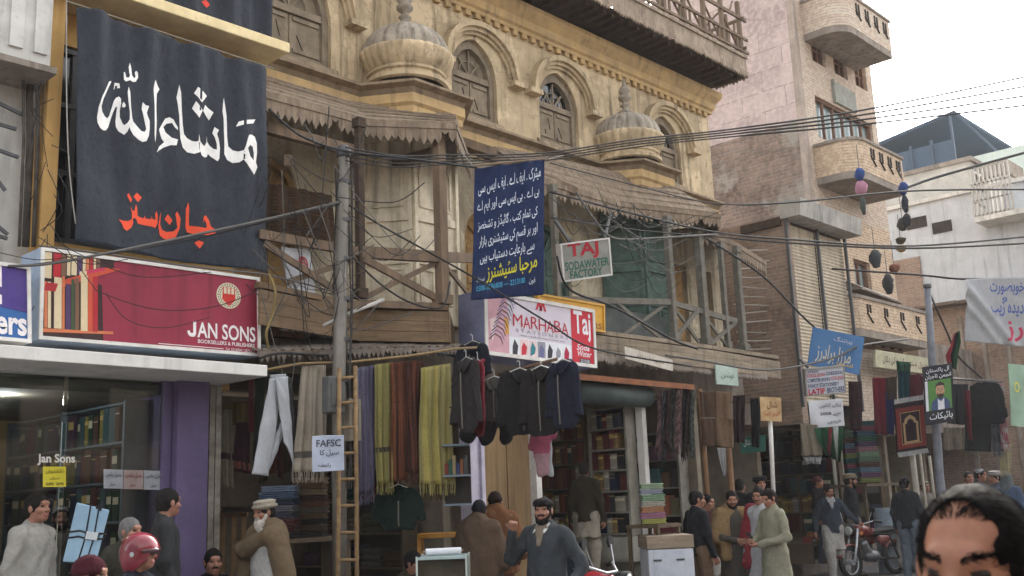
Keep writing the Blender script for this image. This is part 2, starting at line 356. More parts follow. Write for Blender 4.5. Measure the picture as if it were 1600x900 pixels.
# ------------------------------------------------------------------ the setting
def structure(mb, name, m, **k): return tag(mb.build(name, m, **k), kind='structure')
ASPH = mat('asphalt', C(112, 110, 112), C(94, 92, 94), 1.5, .9, .5, stain=.25, fine=120)
PAVE = mat('paving', C(128, 122, 114), C(104, 98, 92), 2, .95, .5, stain=.4, fine=60)
DIRT = mat('dusty_ground', C(140, 126, 108), C(118, 106, 92), .4, 1, .3)
g = MB(); g.add([(-400, -400, -.012), (600, -400, -.012), (600, 600, -.012), (-400, 600, -.012)], [(0, 1, 2, 3)]); structure(g, 'ground', DIRT, base=(0, 0, 0))
g = MB(); g.add([(-60, -3, 0), (90, -3, 0), (90, 9.2, 0), (-60, 9.2, 0)], [(0, 1, 2, 3)]); g.add([(16, 9.2, 0), (90, 9.2, 0), (90, 12.2, 0), (16, 12.2, 0)], [(0, 1, 2, 3)]); structure(g, 'road', ASPH, base=(0, 0, 0))
g = MB(); g.box(-10, 8.3, -.01, 15.9, 14, .15); structure(g, 'pavement', PAVE, bevel=.02)
g = MB(); g.box(15.95, 10.9, -.008, 21, 16, .32); structure(g, 'pavement', PAVE, bevel=.02)
g = MB(); g.box(21.05, 11.2, -.008, 40, 16, .3); structure(g, 'pavement', PAVE, bevel=.02)
# ------------------------------------------------------------------ the old ochre building
ob = thing('old_building', 'ochre plaster old building with pointed arch windows, ribbed half domes and a sagging wooden veranda', 'building', (11.2, 10, 0))
WIN = [(6.0, 7.48), (9.58, 10.49), (11.42, 12.36), (14.3, 15.24)]
mb = MB(); XL, XR = 6.05, 16.25
outer = [(XL, 6.5), (XR, 6.5), (XR, 9.35), (XL, 9.35)]
wins = [arch(6.35, 7.48, 7.1, 7.75, 8.36)]+[arch(a, b, 7.1, 7.72, 8.3) for a, b in WIN[1:]]
plate(mb, outer, wins, 10, .35)
for a, b in ((XL, 7.9), (9.6, 12.75), (14.4, XR)):   # lower storey wall between bays, with door openings
    pass
lw = MB(); plate(lw, [(XL, 3.25), (XR, 3.25), (XR, 6.5), (XL, 6.5)], [arch(6.15, 7.0, 3.9, 5.35, 5.75), arch(9.75, 10.75, 3.9, 5.3, 5.75), arch(10.95, 12.0, 3.9, 5.3, 5.75), [(14.75, 3.9), (15.15, 3.9), (15.15, 5.6), (14.75, 5.6)], [(15.45, 3.9), (15.95, 3.9), (15.95, 5.6), (15.45, 5.6)]], 10.01, .3); lw.build('lower_wall', LOWPL, ob)
mb.box(XR-.35, 10.36, 3.25, XR, 14, 9.3); mb.box(XL, 13.7, 3.25, XR-.36, 14, 9.3)
mb.build('wall', OCHRE, ob)
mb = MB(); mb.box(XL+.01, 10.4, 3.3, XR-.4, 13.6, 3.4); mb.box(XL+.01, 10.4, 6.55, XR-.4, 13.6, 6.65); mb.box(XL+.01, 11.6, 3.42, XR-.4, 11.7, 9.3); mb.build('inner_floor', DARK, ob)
def hood(x0, x1, za, p, zs=7.82):
    o = arch(x0, x1, zs, zs, za, 14)[2:]; i_ = arch(x0+.17, x1-.17, zs, zs, za-.2, 14)[2:]
    pts_o = [(x1, zs)]+o[:-1] if False else o; 
    ring = [(x1, zs)]+[q for q in arch(x0, x1, zs, zs, za, 14)[3:]]+[(x0, zs)]
    rin = [(x1-.15, zs)]+[q for q in arch(x0+.15, x1-.15, zs, zs, za-.19, 14)[3:]]+[(x0+.15, zs)]
    m = MB(); n = min(len(ring), len(rin))
    for k, (ya, w0, w1) in enumerate(((9.86, 0, .45), (9.91, .45, .75), (9.955, .75, 1))):
        A = [tuple(np.array(ring[j])*(1-w0)+np.array(rin[j])*w0) for j in range(n)]; B = [tuple(np.array(ring[j])*(1-w1)+np.array(rin[j])*w1) for j in range(n)]
        for j in range(n-1):
            (ax, az), (bx, bz) = A[j], A[j+1]; (cx, cz), (dx, dz) = B[j], B[j+1]
            m.hexa([(ax, ya, az), (cx, ya, cz), (cx, 10-.003, cz), (ax, 10-.003, az), (bx, ya, bz), (dx, ya, dz), (dx, 10-.003, dz), (bx, 10-.003, bz)])
    m.box(x0-.1, 9.84, zs-.08, x0+.16, 9.997, zs-.002); m.box(x1-.16, 9.84, zs-.08, x1+.1, 9.997, zs-.002)
    return m.build('hood_mould', OCHRE, p)
def arched_window(x0, x1, z0, zs, za, p, y=10.12, mats=None, broken=0):
    fm, sm = mats or (GREYWIN, GREYWIN); e = .09
    m = MB(); plate(m, arch(x0+.002, x1-.002, z0+.002, zs, za-.002), [arch(x0+e, x1-e, z0+e*.7, zs, za-e*1.5)], y-.06, .1)
    m.box(x0+e, y-.05, zs-.04, x1-e, y+.03, zs+.05)
    fr = m.build('window', fm, p)
    m = MB(); c = (x0+x1)/2; w = x1-x0-2*e          # shutters below the transom
    g_ = .012
    m.box(x0+e+.005, y-.01, z0+e*.7+.004, c-g_, y+.02, zs-.045); m.box(c+g_, y-.01, z0+e*.7+.004, x1-e-.005, y+.02, zs-.045)
    for a, b in ((x0+e+.03, c-.05), (c+.05, x1-e-.03)):
        m.box(a, y-.03, z0+e+.02, b, y-.013, z0+e+.07); m.box(a, y-.03, zs-.12, b, y-.013, zs-.07)
    m.build('shutter', sm, fr)
    m = MB()
    for k in range(-1, 2): m.beam((c+k*w*.02, y, zs+.05), (c+k*w*.27, y, za-e*1.6-abs(k)*.16), .025, .025)
    R_ = w*.28
    m.tube([(c+R_*math.cos(a), y, zs+.06+R_*math.sin(a)) for a in np.linspace(0, math.pi, 9)], .012, 5); m.build('tracery', fm, fr)
    m = MB(); vs, fs = poly_mesh(arch(x0+e*.8, x1-e*.8, zs+.02, zs+.03, za-e)); m.add([(v.x, y+.03, v.y) for v in vs], fs)
    m.build('pane', [GLASSD, GREYWIN][broken], fr)
    m = MB()
    for a in ((.3, .75, .36, .35), (.62, .5, .72, .12), (.2, .3, .22, .1)):
        m.beam((x0+e+w*a[0], y-.014, z0+.1+(zs-z0-.16)*a[1]), (x0+e+w*a[2], y-.014, z0+.1+(zs-z0-.16)*a[3]), .014, .006)
    m.build('crack', DARK, fr); return fr
arched_window(6.35, 7.48, 7.1, 7.75, 8.36, ob, broken=1)
for k, (a, b) in enumerate(WIN[1:]): arched_window(a, b, 7.1, 7.72, 8.3, ob, broken=(1, 0, 0)[k])
hood(5.95, 7.85, 8.6, ob)
for a, b in WIN[1:]: hood(a-.22, b+.4 if b < 10.6 else b+.36, 8.55, ob)
for a, b in [(6.35, 7.48)]+WIN[1:]:
    mb = MB(); mb.hexa([(a-.08, 9.93, 6.99), (b+.08, 9.93, 6.99), (b+.08, 9.998, 6.99), (a-.08, 9.998, 6.99), (a-.08, 9.96, 7.08), (b+.08, 9.96, 7.08), (b+.08, 9.998, 7.1), (a-.08, 9.998, 7.1)]); mb.build('sill', GREYTRIM, ob)
BAY1 = [(7.9, 10), (8.3, 9.42), (9.12, 9.42), (9.55, 10)]; BAY2 = [(12.72, 10), (13.12, 9.42), (13.94, 9.42), (14.37, 10)]
path = [(XL, 9.997)]+BAY1+BAY2+[(XR+.02, 9.997)]
P3 = lambda z, pl=path: [(x, min(y, 9.997), z) for x, y in pl]
mb = MB(); mb.strip(P3(6.9), [(0, -.1), (.06, -.1), (.1, -.03), (.2, 0), (.2, .035), (0, .085)]); mb.build('ledge', GREYTRIM, ob)
mb = MB(); mb.strip(P3(6.795), [(0, -.33), (.02, -.33), (.03, -.27), (.055, -.25), (.055, -.16), (.09, -.12), (.09, 0), (0, 0)]); mb.build('ledge_moulding', OCHRE2, ob)
for B in (BAY1, BAY2):   # solid tops of bays
    mb = MB(); mb.prism([(x, y) for x, y in B], 6.35, 6.97, frame=lambda x, y, z: (x, min(y, 9.998), z)); mb.build('bay_head', OCHRE, ob)
# dentils and cornice under the roof balcony
mb = MB(); x = XL
while x < XR-.05: mb.box(x, 9.94, 8.62, x+.1, 9.998, 8.7); x += .2
mb.build('dentils', OCHRE2, ob)
mb = MB(); mb.strip([(XL, 9.998, 8.7), (XR, 9.998, 8.7), (XR, 12, 8.7)], [(0, .003), (.06, .003), (.06, .06), (.1, .09), (.12, .2), (.2, .3), (.22, .36), (.22, .42), (0, .42)]); mb.build('cornice', OCHRE2, ob)
# ribbed domes with a petal collar
def dome(c, r, p):
    d = MB(); c = V(c); N = 96; k = r/.6
    d.lathe([(.52*k, 0), (.56*k, .02), (.56*k, .07), (.5*k, .09), (.5*k, .13), (.53*k, .15), (.53*k, .18), (.5*k, .2)], c, 48); b = d.build('dome_base', OCHRE, p, smooth=False)
    pet = MB(); L = 30
    lob = lambda a, z: 1+.035*abs(math.sin(a*L/2))
    pet.lathe([(.5*k, .19), (.54*k, .24), (.585*k, .31), (.615*k, .4), (.62*k, .44), (.6*k, .46), (.5*k, .455)], c, 180, rfun=lob); pet.build('petal_band', OCHRE, b, smooth=True)
    dm = MB(); rib = lambda a, z: 1-.07*(abs(math.cos(a*12)))**6 if z < .9 else 1
    prof = [(.585*k*math.cos(t)**.8 if t < 1.45 else .06*k, .45+.44*k*math.sin(t)) for t in np.linspace(0, 1.42, 12)]
    dm.lathe(prof, c, 192, rfun=lambda a, z: 1-.06*(abs(math.cos(a*10)))**10); dm.build('dome_shell', DOMEGREY, p, smooth=True)
    cl = MB(); cl.lathe([(.17*k, .8), (.235*k, .83), (.22*k, .85), (.17*k, .9), (.1*k, .95), (.06*k, .98), (.05*k, 1.02), (.085*k, 1.05), (.05*k, 1.08), (.05*k, 1.12), (.1*k, 1.16), (.11*k, 1.2), (.07*k, 1.25), (.1*k, 1.3), (.07*k, 1.37), (.035*k, 1.42), (.03*k, 1.47), (.005, 1.55)], c, 48, rfun=lambda a, z: 1+.05*abs(math.sin(a*9))); cl.build('finial', DOMEGREY, p, smooth=True)
dome((8.5, 9.74, 6.985), .6, ob); dome((13.3, 9.74, 6.985), .58, ob)
# roof balcony
BY = 9.22
mb = MB(); mb.box(XL, BY, 9.24, XR+.12, 9.995, 9.3)
x = XL
while x < XR: mb.box(x, BY+.03, 9.17, x+.07, 9.77, 9.237); x += .22
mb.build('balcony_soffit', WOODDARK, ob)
def fringe(mb, path, drop, pitch, z_off=0, tip=.35):
    """scalloped valance boards along a 3-D path"""
    for a, b in zip(path[:-1], path[1:]):
        a, b = V(a), V(b); L = (b-a).length; n = max(1, int(L/pitch)); d = (b-a)/n; nn = V((d.y, -d.x, 0)).normalized()*.012
        for i in range(n):
            p = a+d*i; q = p+d*.97; s = drop*(.85+.25*random.random()); 
            if random.random() < .06: s *= .55
            vs = []
            for off in (nn, -nn):
                vs += [p+off, q+off, q+off-V((0, 0, s*(1-tip))), (p+q)/2+off-V((0, 0, s)), p+off-V((0, 0, s*(1-tip)))]
            mb.add(vs, [(0, 1, 2, 3, 4), (9, 8, 7, 6, 5)]+[(j, (j+1) % 5, 5+(j+1) % 5, 5+j) for j in range(5)])
mb = MB(); mb.box(XL, BY-.04, 9.33, XR+.16, BY+.005, 9.62); mb.box(XR+.115, BY+.01, 9.33, XR+.16, 9.99, 9.62)
mb.box(XL, BY-.07, 9.6, XR+.19, BY-.042, 9.66); fringe(mb, [(XL, BY-.06, 9.34), (XR+.18, BY-.06, 9.34)], .14, .07); fringe(mb, [(XR+.18, BY-.06, 9.34), (XR+.18, 9.9, 9.34)], .14, .07); mb.build('balcony_fascia', mat('balcony_boards', C(158, 142, 124), C(112, 98, 84), 9, .9, .5, sc=(1, 1, .4), stain=.4), ob)
mb = MB()
for i in range(14):
    x = XR+.1-i*.62; mb.beam((x, BY, 9.6), (x+random.uniform(-.02, .02), BY, 10.75 if i < 3 else 10.5), .07, .07)
for z, h in ((9.75, .05), (10.02, .05), (10.42, .07)): mb.beam((XR+.3, BY-.03, z), (XL, BY-.03, z+.0), .035, h)
for i in range(26): x = XR-.05-i*.31; mb.beam((x, BY-.01, 9.66), (x, BY-.01, 10.02), .04, .03)
for i in range(9): x = XR+.05-i*.62; mb.beam((x, BY+.02, 9.78), (x-.55, BY+.02, 10.4), .03, .03)
for yy in (9.5, 9.95): mb.beam((XR+.1, yy, 9.6), (XR+.1, yy, 10.6), .06, .06)
for z in (9.8, 10.4): mb.beam((XR+.12, BY-.1, z), (XR+.12, 10.3, z), .03, .06)
for i in range(6): mb.beam((XR+.11, BY+.12*i, 9.66), (XR+.11, BY+.12*i, 10.4), .03, .03)
mb.tube([(XR-.7, BY+.2, 10.1), (XR-.5, BY+.1, 10.35), (XR-.2, BY, 10.5), (XR, BY+.05, 10.75)], .02, 6); mb.build('balcony_railing', WOODPOST, ob)
# eaves of the veranda, with boards running along them and a scalloped fringe
def eave(pts, inner, z_in, name_m=WOODGREY):
    rf = MB(); n = 5
    for (a, b), (c, d) in zip(zip(pts[:-1], pts[1:]), zip(inner[:-1], inner[1:])):
        a, b = V(a), V(b); c = V((c[0], c[1], z_in)); d = V((d[0], d[1], z_in))
        for k in range(n):
            u0, u1 = k/n, (k+1)/n+.03; lift = V((0, 0, .022+.01*random.random())); t = V((0, 0, .02))
            q = [a+(c-a)*u0, b+(d-b)*u0, b+(d-b)*u1, a+(c-a)*u1]; q[0] = q[0]+lift; q[1] = q[1]+lift
            rf.hexa([x for x in q]+[x+t for x in q])
    rf.build('eave_boards', name_m, ob); fm = MB(); fringe(fm, pts, .24, .085, tip=.3)
    for a, b in zip(pts[:-1], pts[1:]): fm.beam(V(a)+V((0, 0, -.02)), V(b)+V((0, 0, -.02)), .05, .07)
    fm.build('eave_fringe', WOODGREY, ob)
    return pts
E1 = [PZ(412, 146, 6.1), PZ(577, 191, 6.1), PZ(712, 196, 6.1), V((9.4, 9.5, 6.12))]
eave(E1, [(5.98, 9.98), (7.75, 9.98), (9.1, 9.44), (9.5, 9.8)], 6.72)
E2 = [PZ(815, 272, 6.1), PZ(968, 318, 6.1), PZ(1124, 336, 6.1), V((14.95, 9.5, 6.08))]
eave(E2, [(10.3, 9.98), (12.9, 9.6), (13.9, 9.44), (14.4, 9.9)], 6.72)
E3 = [V((14.5, 9.25, 6.0)), V((15.3, 9.1, 5.86)), V((16.5, 9.2, 5.7))]
eave(E3, [(14.6, 9.99), (15.4, 9.99), (16.3, 9.99)], 6.15)
# bay walls of the first floor
def bay_wall(B, z0, z1, m, pm, ins=.05):
    pts = [(B[0][0]+ins, 9.99), (B[1][0]+ins*.6, B[1][1]+ins), (B[2][0]-ins*.6, B[2][1]+ins), (B[3][0]-ins, 9.99)]
    mb = MB(); mb.prism(pts, z0, z1, frame=lambda x, y, z: (x, y, z)); w = mb.build('bay_wall', m, ob)
    for (ax, ay), (bx, by) in zip(pts[:2], pts[1:3]):
        a = V((ax, ay, 0)); d = V((bx-ax, by-ay, 0)); n = V((d.y, -d.x, 0)).normalized(); L = d.length; d.normalize(); T = MB()
        fr = lambda x, z, y, a=a, d=d, n=n: tuple(a+d*x+n*y+V((0, 0, z)))
        def bar(x0, zz0, x1, zz1, t=.03): T.prism([(x0, zz0), (x1, zz0), (x1, zz1), (x0, zz1)], .002, t, frame=fr)
        H = z1-z0
        bar(0, z0, .05, z1, .045); bar(L-.05, z0, L-.002, z1, .045); bar(.05, z0+H*.52, L-.05, z0+H*.56); bar(.05, z0+.02, L-.05, z0+.14); bar(.05, z0+H*.3, L-.05, z0+H*.33); bar(.05, z1-.16, L-.05, z1-.02, .05)
        for k in range(2):   # sunk panels as raised mouldings
            x0 = .1+k*(L-.15)/2; x1 = x0+(L-.3)/2; za, zb = z0+H*.07+.1, z0+H*.28
            for q in ((x0, za, x1, za+.025), (x0, zb-.025, x1, zb), (x0, za+.026, x0+.025, zb-.026), (x1-.025, za+.026, x1, zb-.026)): bar(*q, .018)
        A = arch(.12, L-.12, z0+H*.6, z0+H*.78, z0+H*.88, 8)
        for p0, p1 in zip(A, A[1:]+A[:1]): T.beam(fr(*p0, .01), fr(*p1, .01), .03, .02, up=n)
        T.build('panelling', pm, w)
bay_wall(BAY1, 3.85, 6.36, CREAMWOOD, CREAMWOOD); bay_wall(BAY2, 3.85, 6.36, GREENW, GREENW)
# arched doors of the first floor
def arched_door(x0, x1, z0, zs, za, m, y=10.14):
    d = MB(); e = .07; plate(d, arch(x0+.002, x1-.002, z0+.002, zs, za-.002), [arch(x0+e, x1-e, z0+.05, zs, za-e)], y-.07, .1); fr = d.build('arched_door', m, ob)
    l = MB(); c = (x0+x1)/2
    for a, b in ((x0+e+.005, c-.006), (c+.006, x1-e-.005)):
        l.box(a, y-.02, z0+.055, b, y+.02, zs)
        for k in range(4):
            za_, zb_ = z0+.12+k*(zs-z0-.12)/4, z0+.05+(k+1)*(zs-z0-.12)/4; l.box(a+.06, y-.035, za_, b-.06, y-.022, zb_)
    vs, fs = poly_mesh(arch(x0+e*.8, x1-e*.8, zs+.002, zs+.01, za-e*.9)); l.add([(v.x, y+.01, v.y) for v in vs], fs)
    for k in range(-2, 3): l.beam((c+k*.02, y-.01, zs), (c+k*(x1-x0)*.17, y-.01, za-.1-abs(k)*.06), .025, .03)
    l.build('leaf', m, fr)
arched_door(6.15, 7.0, 3.9, 5.35, 5.75, DOORWOOD); arched_door(9.75, 10.75, 3.9, 5.3, 5.75, DOORWOOD); arched_door(10.95, 12.0, 3.9, 5.3, 5.75, GREENW)
for a, b in ((14.75, 15.15), (15.45, 15.95)):
    mb = MB(); mb.box(a+.003, 10.1, 3.903, b-.003, 10.14, 5.597); mb.box(a+.06, 10.08, 4.0, b-.06, 10.098, 4.7); mb.box(a+.06, 10.08, 4.8, b-.06, 10.098, 5.5); mb.build('door', DOORWOOD, ob)
# veranda floors, posts, rails and braces
FL1 = [PZ(405, 470, 3.72), PZ(560, 500, 3.72), PZ(700, 503, 3.72), V((9.1, 9.6, 3.72))]
def veranda(FL, zt, hs, m):
    fl = MB(); top = [(p.x, p.y) for p in FL]; pl = top+[(top[-1][0], 9.99), (top[0][0], 9.99)]
    fl.prism(pl, zt-.06, zt, frame=lambda x, y, z: (x, y, z)); f = fl.build('veranda_floor', m, ob)
    sk = MB()
    for a, b in zip(FL[:-1], FL[1:]):
        for k in range(3): off = V((0, 0, -.08-k*hs)); sk.beam(a+off+V((0, 0, -hs/2)), b+off+V((0, 0, -hs/2)), .03, hs*.96)
    sk.build('skirt_boards', m, ob)
veranda([p+V((0, 0, .2)) for p in FL1], 3.92, .12, mat('brown_boards', C(128, 106, 82), C(96, 80, 62), 6, .9, .4, sc=(.3, .3, 2), stain=.4, streak=.3))
FL2 = [V((10.3, 9.05, 3.98)), V((11.9, 9.0, 3.98)), V((14.1, 8.95, 3.98)), V((16.3, 9.0, 3.95))]
veranda(FL2, 3.98, .1, mat('grey_boards', C(150, 136, 116), C(112, 100, 86), 6, .9, .4, sc=(.3, .3, 2), stain=.4, streak=.4))
def post(px, y, z0, z1, w, m):
    p = PY(px, 400, y); b = MB(); b.box(p.x-w/2, y-w/2, z0, p.x+w/2, y+w/2, z1); b.box(p.x-w*.75, y-w*.75, z0, p.x+w*.75, y+w*.75, z0+.12); b.box(p.x-w*.7, y-w*.7, z1-.12, p.x+w*.7, y+w*.7, z1-.002)
    return b.build('veranda_post', m, ob, bevel=.008), p.x
post(690, 8.72, 3.93, 6.08, .12, WOODPOST); post(563, 8.98, 3.93, 6.05, .085, WOODDARK)
for px, y, w in ((868, 9.1, .08), (1045, 9.06, .1), (1093, 9.06, .12), (1126, 9.06, .08), (1150, 9.08, .11)): post(px, y, 3.99, 5.98 if px < 1100 else 5.8, w, GREENPOST)
def rails(segs, m, w=.06):
    b = MB()
    for a, c, t in segs: b.beam(a, c, t*.6, t)
    b.build('veranda_rail', m, ob)
Q = PY
rails([(Q(405, 366, 9.1), Q(562, 394, 8.98), .1), (Q(562, 394, 8.98), Q(690, 402, 8.72), .13), (Q(690, 402, 8.72), Q(742, 403, 9.2), .12),
       (Q(412, 380, 9.1), Q(525, 454, 9.0), .07), (Q(450, 440, 9.1), Q(560, 405, 9.0), .06), (Q(568, 404, 8.95), Q(695, 473, 8.74), .08), (Q(686, 408, 8.74), Q(566, 467, 8.98), .06), (Q(690, 408, 8.74), Q(745, 476, 9.2), .05), (Q(560, 474, 8.96), Q(700, 480, 8.7), .08), (Q(430, 463, 9.1), Q(560, 478, 8.96), .1)], WOODPOST)
rails([(Q(868, 468, 9.08), Q(1045, 472, 9.06), .09), (Q(1045, 472, 9.06), Q(1150, 502, 9.06), .09), (Q(960, 470, 9.08), Q(1040, 535, 9.06), .05), (Q(1040, 475, 9.08), Q(958, 535, 9.06), .05), (Q(1050, 476, 9.08), Q(1092, 535, 9.06), .05), (Q(1092, 482, 9.04), Q(1050, 535, 9.06), .07), (Q(1098, 490, 9.08), Q(1150, 560, 9.06), .05), (Q(1148, 505, 9.04), Q(1098, 548, 9.06), .06)], GREENPOST)
mb = MB()
for p in ((Q(450, 250, 9.95), Q(450, 250, 9.1)), (Q(600, 260, 9.9), Q(690, 235, 8.75)), (Q(700, 215, 9.6), Q(775, 240, 9.3)), (Q(416, 200, 9.35), Q(560, 238, 9.05)), (Q(720, 225, 9.7), Q(900, 300, 9.3)), (Q(868, 380, 9.1), Q(868, 345, 9.9))): mb = MB(); mb.beam(p[0], p[1], .09, .12); mb.build('roof_beam', WOODPOST, ob)
mb = MB(); a, b = Q(930, 478, 9.3), Q(1038, 480, 9.3); mb.box(a.x, 9.28, 3.99, b.x, 9.3, a.z); mb.build('rail_panel', mat('grey_tin_panel', C(92, 98, 96), C(72, 76, 74), 5, .7), ob)
# tin pent roofs over the shops
def tin_roof(a, b, drop, m, y_in, teeth=True):
    a, b = V(a), V(b); n = max(2, int((b-a).length/.035)); r = MB(); vs = []
    for i in range(n+1):
        p = a.lerp(b, i/n); w = .016*math.sin(i*1.9); q = V((p.x, y_in, p.z+drop)); vs += [p+V((0, 0, w)), q+V((0, 0, w))]
    r.add(vs, [(2*i, 2*i+2, 2*i+3, 2*i+1) for i in range(n)])
    o = r.build('tin_awning', m, ob); md = o.modifiers.new('s', 'SOLIDIFY'); md.thickness = .006
    f = MB(); fringe(f, [a+V((0, 0, -.005)), b+V((0, 0, -.005))], .11, .06, tip=.6); f.build('awning_fringe', m, ob)
tin_roof(PY(405, 548, 8.75), PY(740, 540, 8.55), .28, TIN, 9.9)
mb = MB(); a, b = PY(905, 584, 9.0), PY(1085, 601, 8.95); mb.hexa([a+V((0, 0, -.08)), b+V((0, 0, -.08)), (b.x, 9.9, b.z+.1), (a.x, 9.9, a.z+.1), a, b, (b.x, 9.9, b.z+.18), (a.x, 9.9, a.z+.18)]); mb.build('rust_awning', RUST, ob)
mb = MB()
for px in range(880, 1170, 46):
    a = PY(px, 548+(px-880)*.06, 9.0); mb.beam(a+V((-.2, -.02, -.06)), a+V((.2, -.02, -.06)), .03, .1)
fringe(mb, [V((11.2, 8.98, 3.62)), V((15.8, 8.98, 3.62))], .12, .05); mb.build('valance', CONC, ob)
mb = MB(); mb.box(6.3, 9.72, 3.24, XR, 9.99, 3.9); mb.build('shop_lintel', CONC, ob)
# ------------------------------------------------------------------ Jan Sons building
jb = thing('shop_building', 'yellow plaster bookshop building behind the big black cloth banner', 'building', (4.6, 9.6, 0))
WX = PY(52, 250, 9.75).x; JX = PY(91, 250, 9.5).x; mb = MB(); mb.box(WX+.003, 9.5, 2.95, JX, 10.6, 10.5); mb.box(JX+.002, 9.9, 2.95, 6.04, 10.2, 4.3); mb.box(JX+.002, 9.9, 6.35, 6.04, 10.2, 10.5); mb.box(5.72, 9.9, 4.3, 6.04, 10.2, 6.35); mb.box(2.72, 12.5, 0.16, 6.04, 12.7, 4.2); mb.build('wall', YELPL, jb)
mb = MB(); mb.box(JX+.02, 9.98, 4.31, 5.71, 10.06, 6.34); mb.build('window', GLASSD, jb)
mb = MB()
for x in (JX+.02, JX+.28, 4.7, 5.3): mb.box(x, 9.94, 4.31, x+.06, 9.975, 6.34)
for z in (4.31, 5.0, 5.7, 6.28): mb.box(JX+.02, 9.925, z, 5.7, 9.938, z+.05)
mb.build('window_frame', IRON, jb)
LZ = PY(453, 80, 9.2); mb = MB(); mb.box(3.0, 9.2, LZ.z-.02, LZ.x, 9.9, LZ.z+.1); mb.build('ledge', CREAMPL, jb, bevel=.012)
mb = MB(); a = PY(277, 700, 9.2); b = PY(326, 700, 9.2); PXL, PXR = a.x, b.x; mb.box(a.x, 9.2, .152, b.x, 9.9, 2.95); mb.box(a.x-.1, 9.3, .152, a.x-.003, 9.8, 2.95); mb.build('mauve_pillar', PURPLE, jb, bevel=.01)
CZ = 2.93; mb = MB(); mb.box(2.9, 8.55, CZ, PY(418, 578, 8.55).x, 9.9, CZ+.11); mb.build('canopy', mat('white_canopy_paint', C(216, 214, 208), C(196, 194, 188), 3, .7, .1, stain=.15, streak=.15), jb, bevel=.008)
mb = MB(); mb.box(2.2, 9.32, .152, PXL-.1, 9.36, .42); mb.box(2.2, 9.32, .42, 2.25, 9.36, CZ-.002); mb.build('shopfront_frame', IRON, jb)
# ------------------------------------------------------------------ white building at the far left
wb = thing('white_building', 'white plaster building with a panelled overhanging box and rusty pipes', 'building', (1.5, 9.8, 0))
mb = MB(); mb.box(-1.5, 9.75, 2.95, WX, 10.6, 9); mb.box(-1.5, 9.75, 0.16, 1.85, 10.6, 2.949); mb.build('wall', WHITEPL, wb)
q = PY(78, 105, 9.25); mb = MB(); mb.box(-1.5, 9.25, q.z, q.x, 9.74, q.z+4)
for k in range(12): x = q.x-.16-k*.22; mb.box(x, 9.22, q.z+.1, x+.12, 9.248, q.z+1.0)
mb.build('overhang', WHITEPL, wb)
mb = MB(); mb.box(-1.5, 9.18, q.z-.08, q.x+.04, 9.74, q.z-.02); mb.build('ledge', CONC, wb)
mb = MB()
for px, r, d in ((46, .035, 0), (58, .02, .06), (36, .015, .08)): 
    a = PY(px, 110, 9.6-d); b = PY(px-6, 385, 9.6-d); mb.tube([a, a.lerp(b, .4)+V((.02, 0, 0)), b], r, 8)
mb.build('pipe', mat('pipe_grey', C(96, 90, 84), C(60, 54, 50), 9), wb, smooth=True)
mb = MB()
for k in range(10):
    z = q.z-.3-k*.2; mb.beam((q.x-.55+random.uniform(-.2, .2), 9.6, z), (q.x-.2+random.uniform(-.1, .1), 9.55, z-random.uniform(0, .3)), .03, .03)
mb.build('bracket', IRON, wb)
# ------------------------------------------------------------------ tower block beyond the alley
tb = thing('tower_building', 'tall pink and brick tower with rounded brick balconies', 'building', (23, 11, 0))
TX, TY = 21.25, 10.55; TXR = 25.3; TD = 14.5
mb = MB(); mb.box(TX, TY+.15, 10.05, TX+.3, TD, 19); s = mb.build('painted_side_wall', PINK, tb)
mb = MB(); mb.box(TX-.003, TY+.15, 3.2, TX+.3, TD, 10.048); mb.build('brick_side_wall', BRK_GREY, tb)
mb = MB(); mb.box(TX-.02, TY-.01, 3.2, TX+.14, TY+.148, 19); mb.build('corner_pier', mat('grey_render', C(176, 160, 148), C(150, 138, 128), 4, .95, .4, streak=.3), tb)
def pxr(x0, y0, x1, y1, Y=TY):   # rectangle on the tower front from its left and right edges
    a, b = PY(x0, y0, Y), PY(x1, y1, Y); return a.x, b.x, a.z, b.z
holes = []; W3 = []
for (xl, yt, xr, yb) in ((1266, 62, 1291, 103), (1301, 85, 1325, 126), (1334, 107, 1356, 145)):
    a = PY(xl, yt, TY); b = PY(xr, yb, TY); W3.append((a.x, b.x, b.z, a.z))
    if a.z < b.z: pass
zw = PY(1278, 92, TY).z; W3 = [(min(a, b), max(a, b), zw-.12, zw+.62) for a, b, _, _ in W3]; print('W3', W3)
bw = (PY(1275, 170, TY).x, PY(1363, 200, TY).x); zb0, zb1 = 9.75, 10.8
lw = (PY(1325, 330, TY).x, PY(1345, 340, TY).x)
front = [(TX+.142, 2.9), (TXR, 2.9), (TXR, 13.6), (TX+.142, 13.6)]
holes = [[(a, c), (b, c), (b, d), (a, d)] for a, b, c, d in W3]+[[(bw[0], zb0), (bw[1], zb0), (bw[1], zb1), (bw[0], zb1)], [(lw[0], 6.2), (lw[1]+.2, 6.2), (lw[1]+.2, 7.0), (lw[0], 7.0)]]
mb = MB(); plate(mb, [(TX+.142, 8.0), (TXR, 8.0), (TXR, 19), (TX+.142, 19)], holes[:4], TY, .3); mb.box(TXR-.3, TY+.302, 2.9, TXR, TD, 19); mb.box(TX+.31, TD-.3, 0, TXR-.31, TD, 19); mb.build('front_wall', BRK_PALE, tb)
mb = MB(); plate(mb, [(TX+.142, 2.9), (TXR, 2.9), (TXR, 7.998), (TX+.142, 7.998)], holes[4:], TY, .3); mb.build('lower_front_wall', BRK_BUFF, tb)
mb = MB(); mb.box(TX+.32, TY+1.2, 2.9, TXR-.31, TY+1.3, 18); mb.build('inner_wall', DARK, tb)
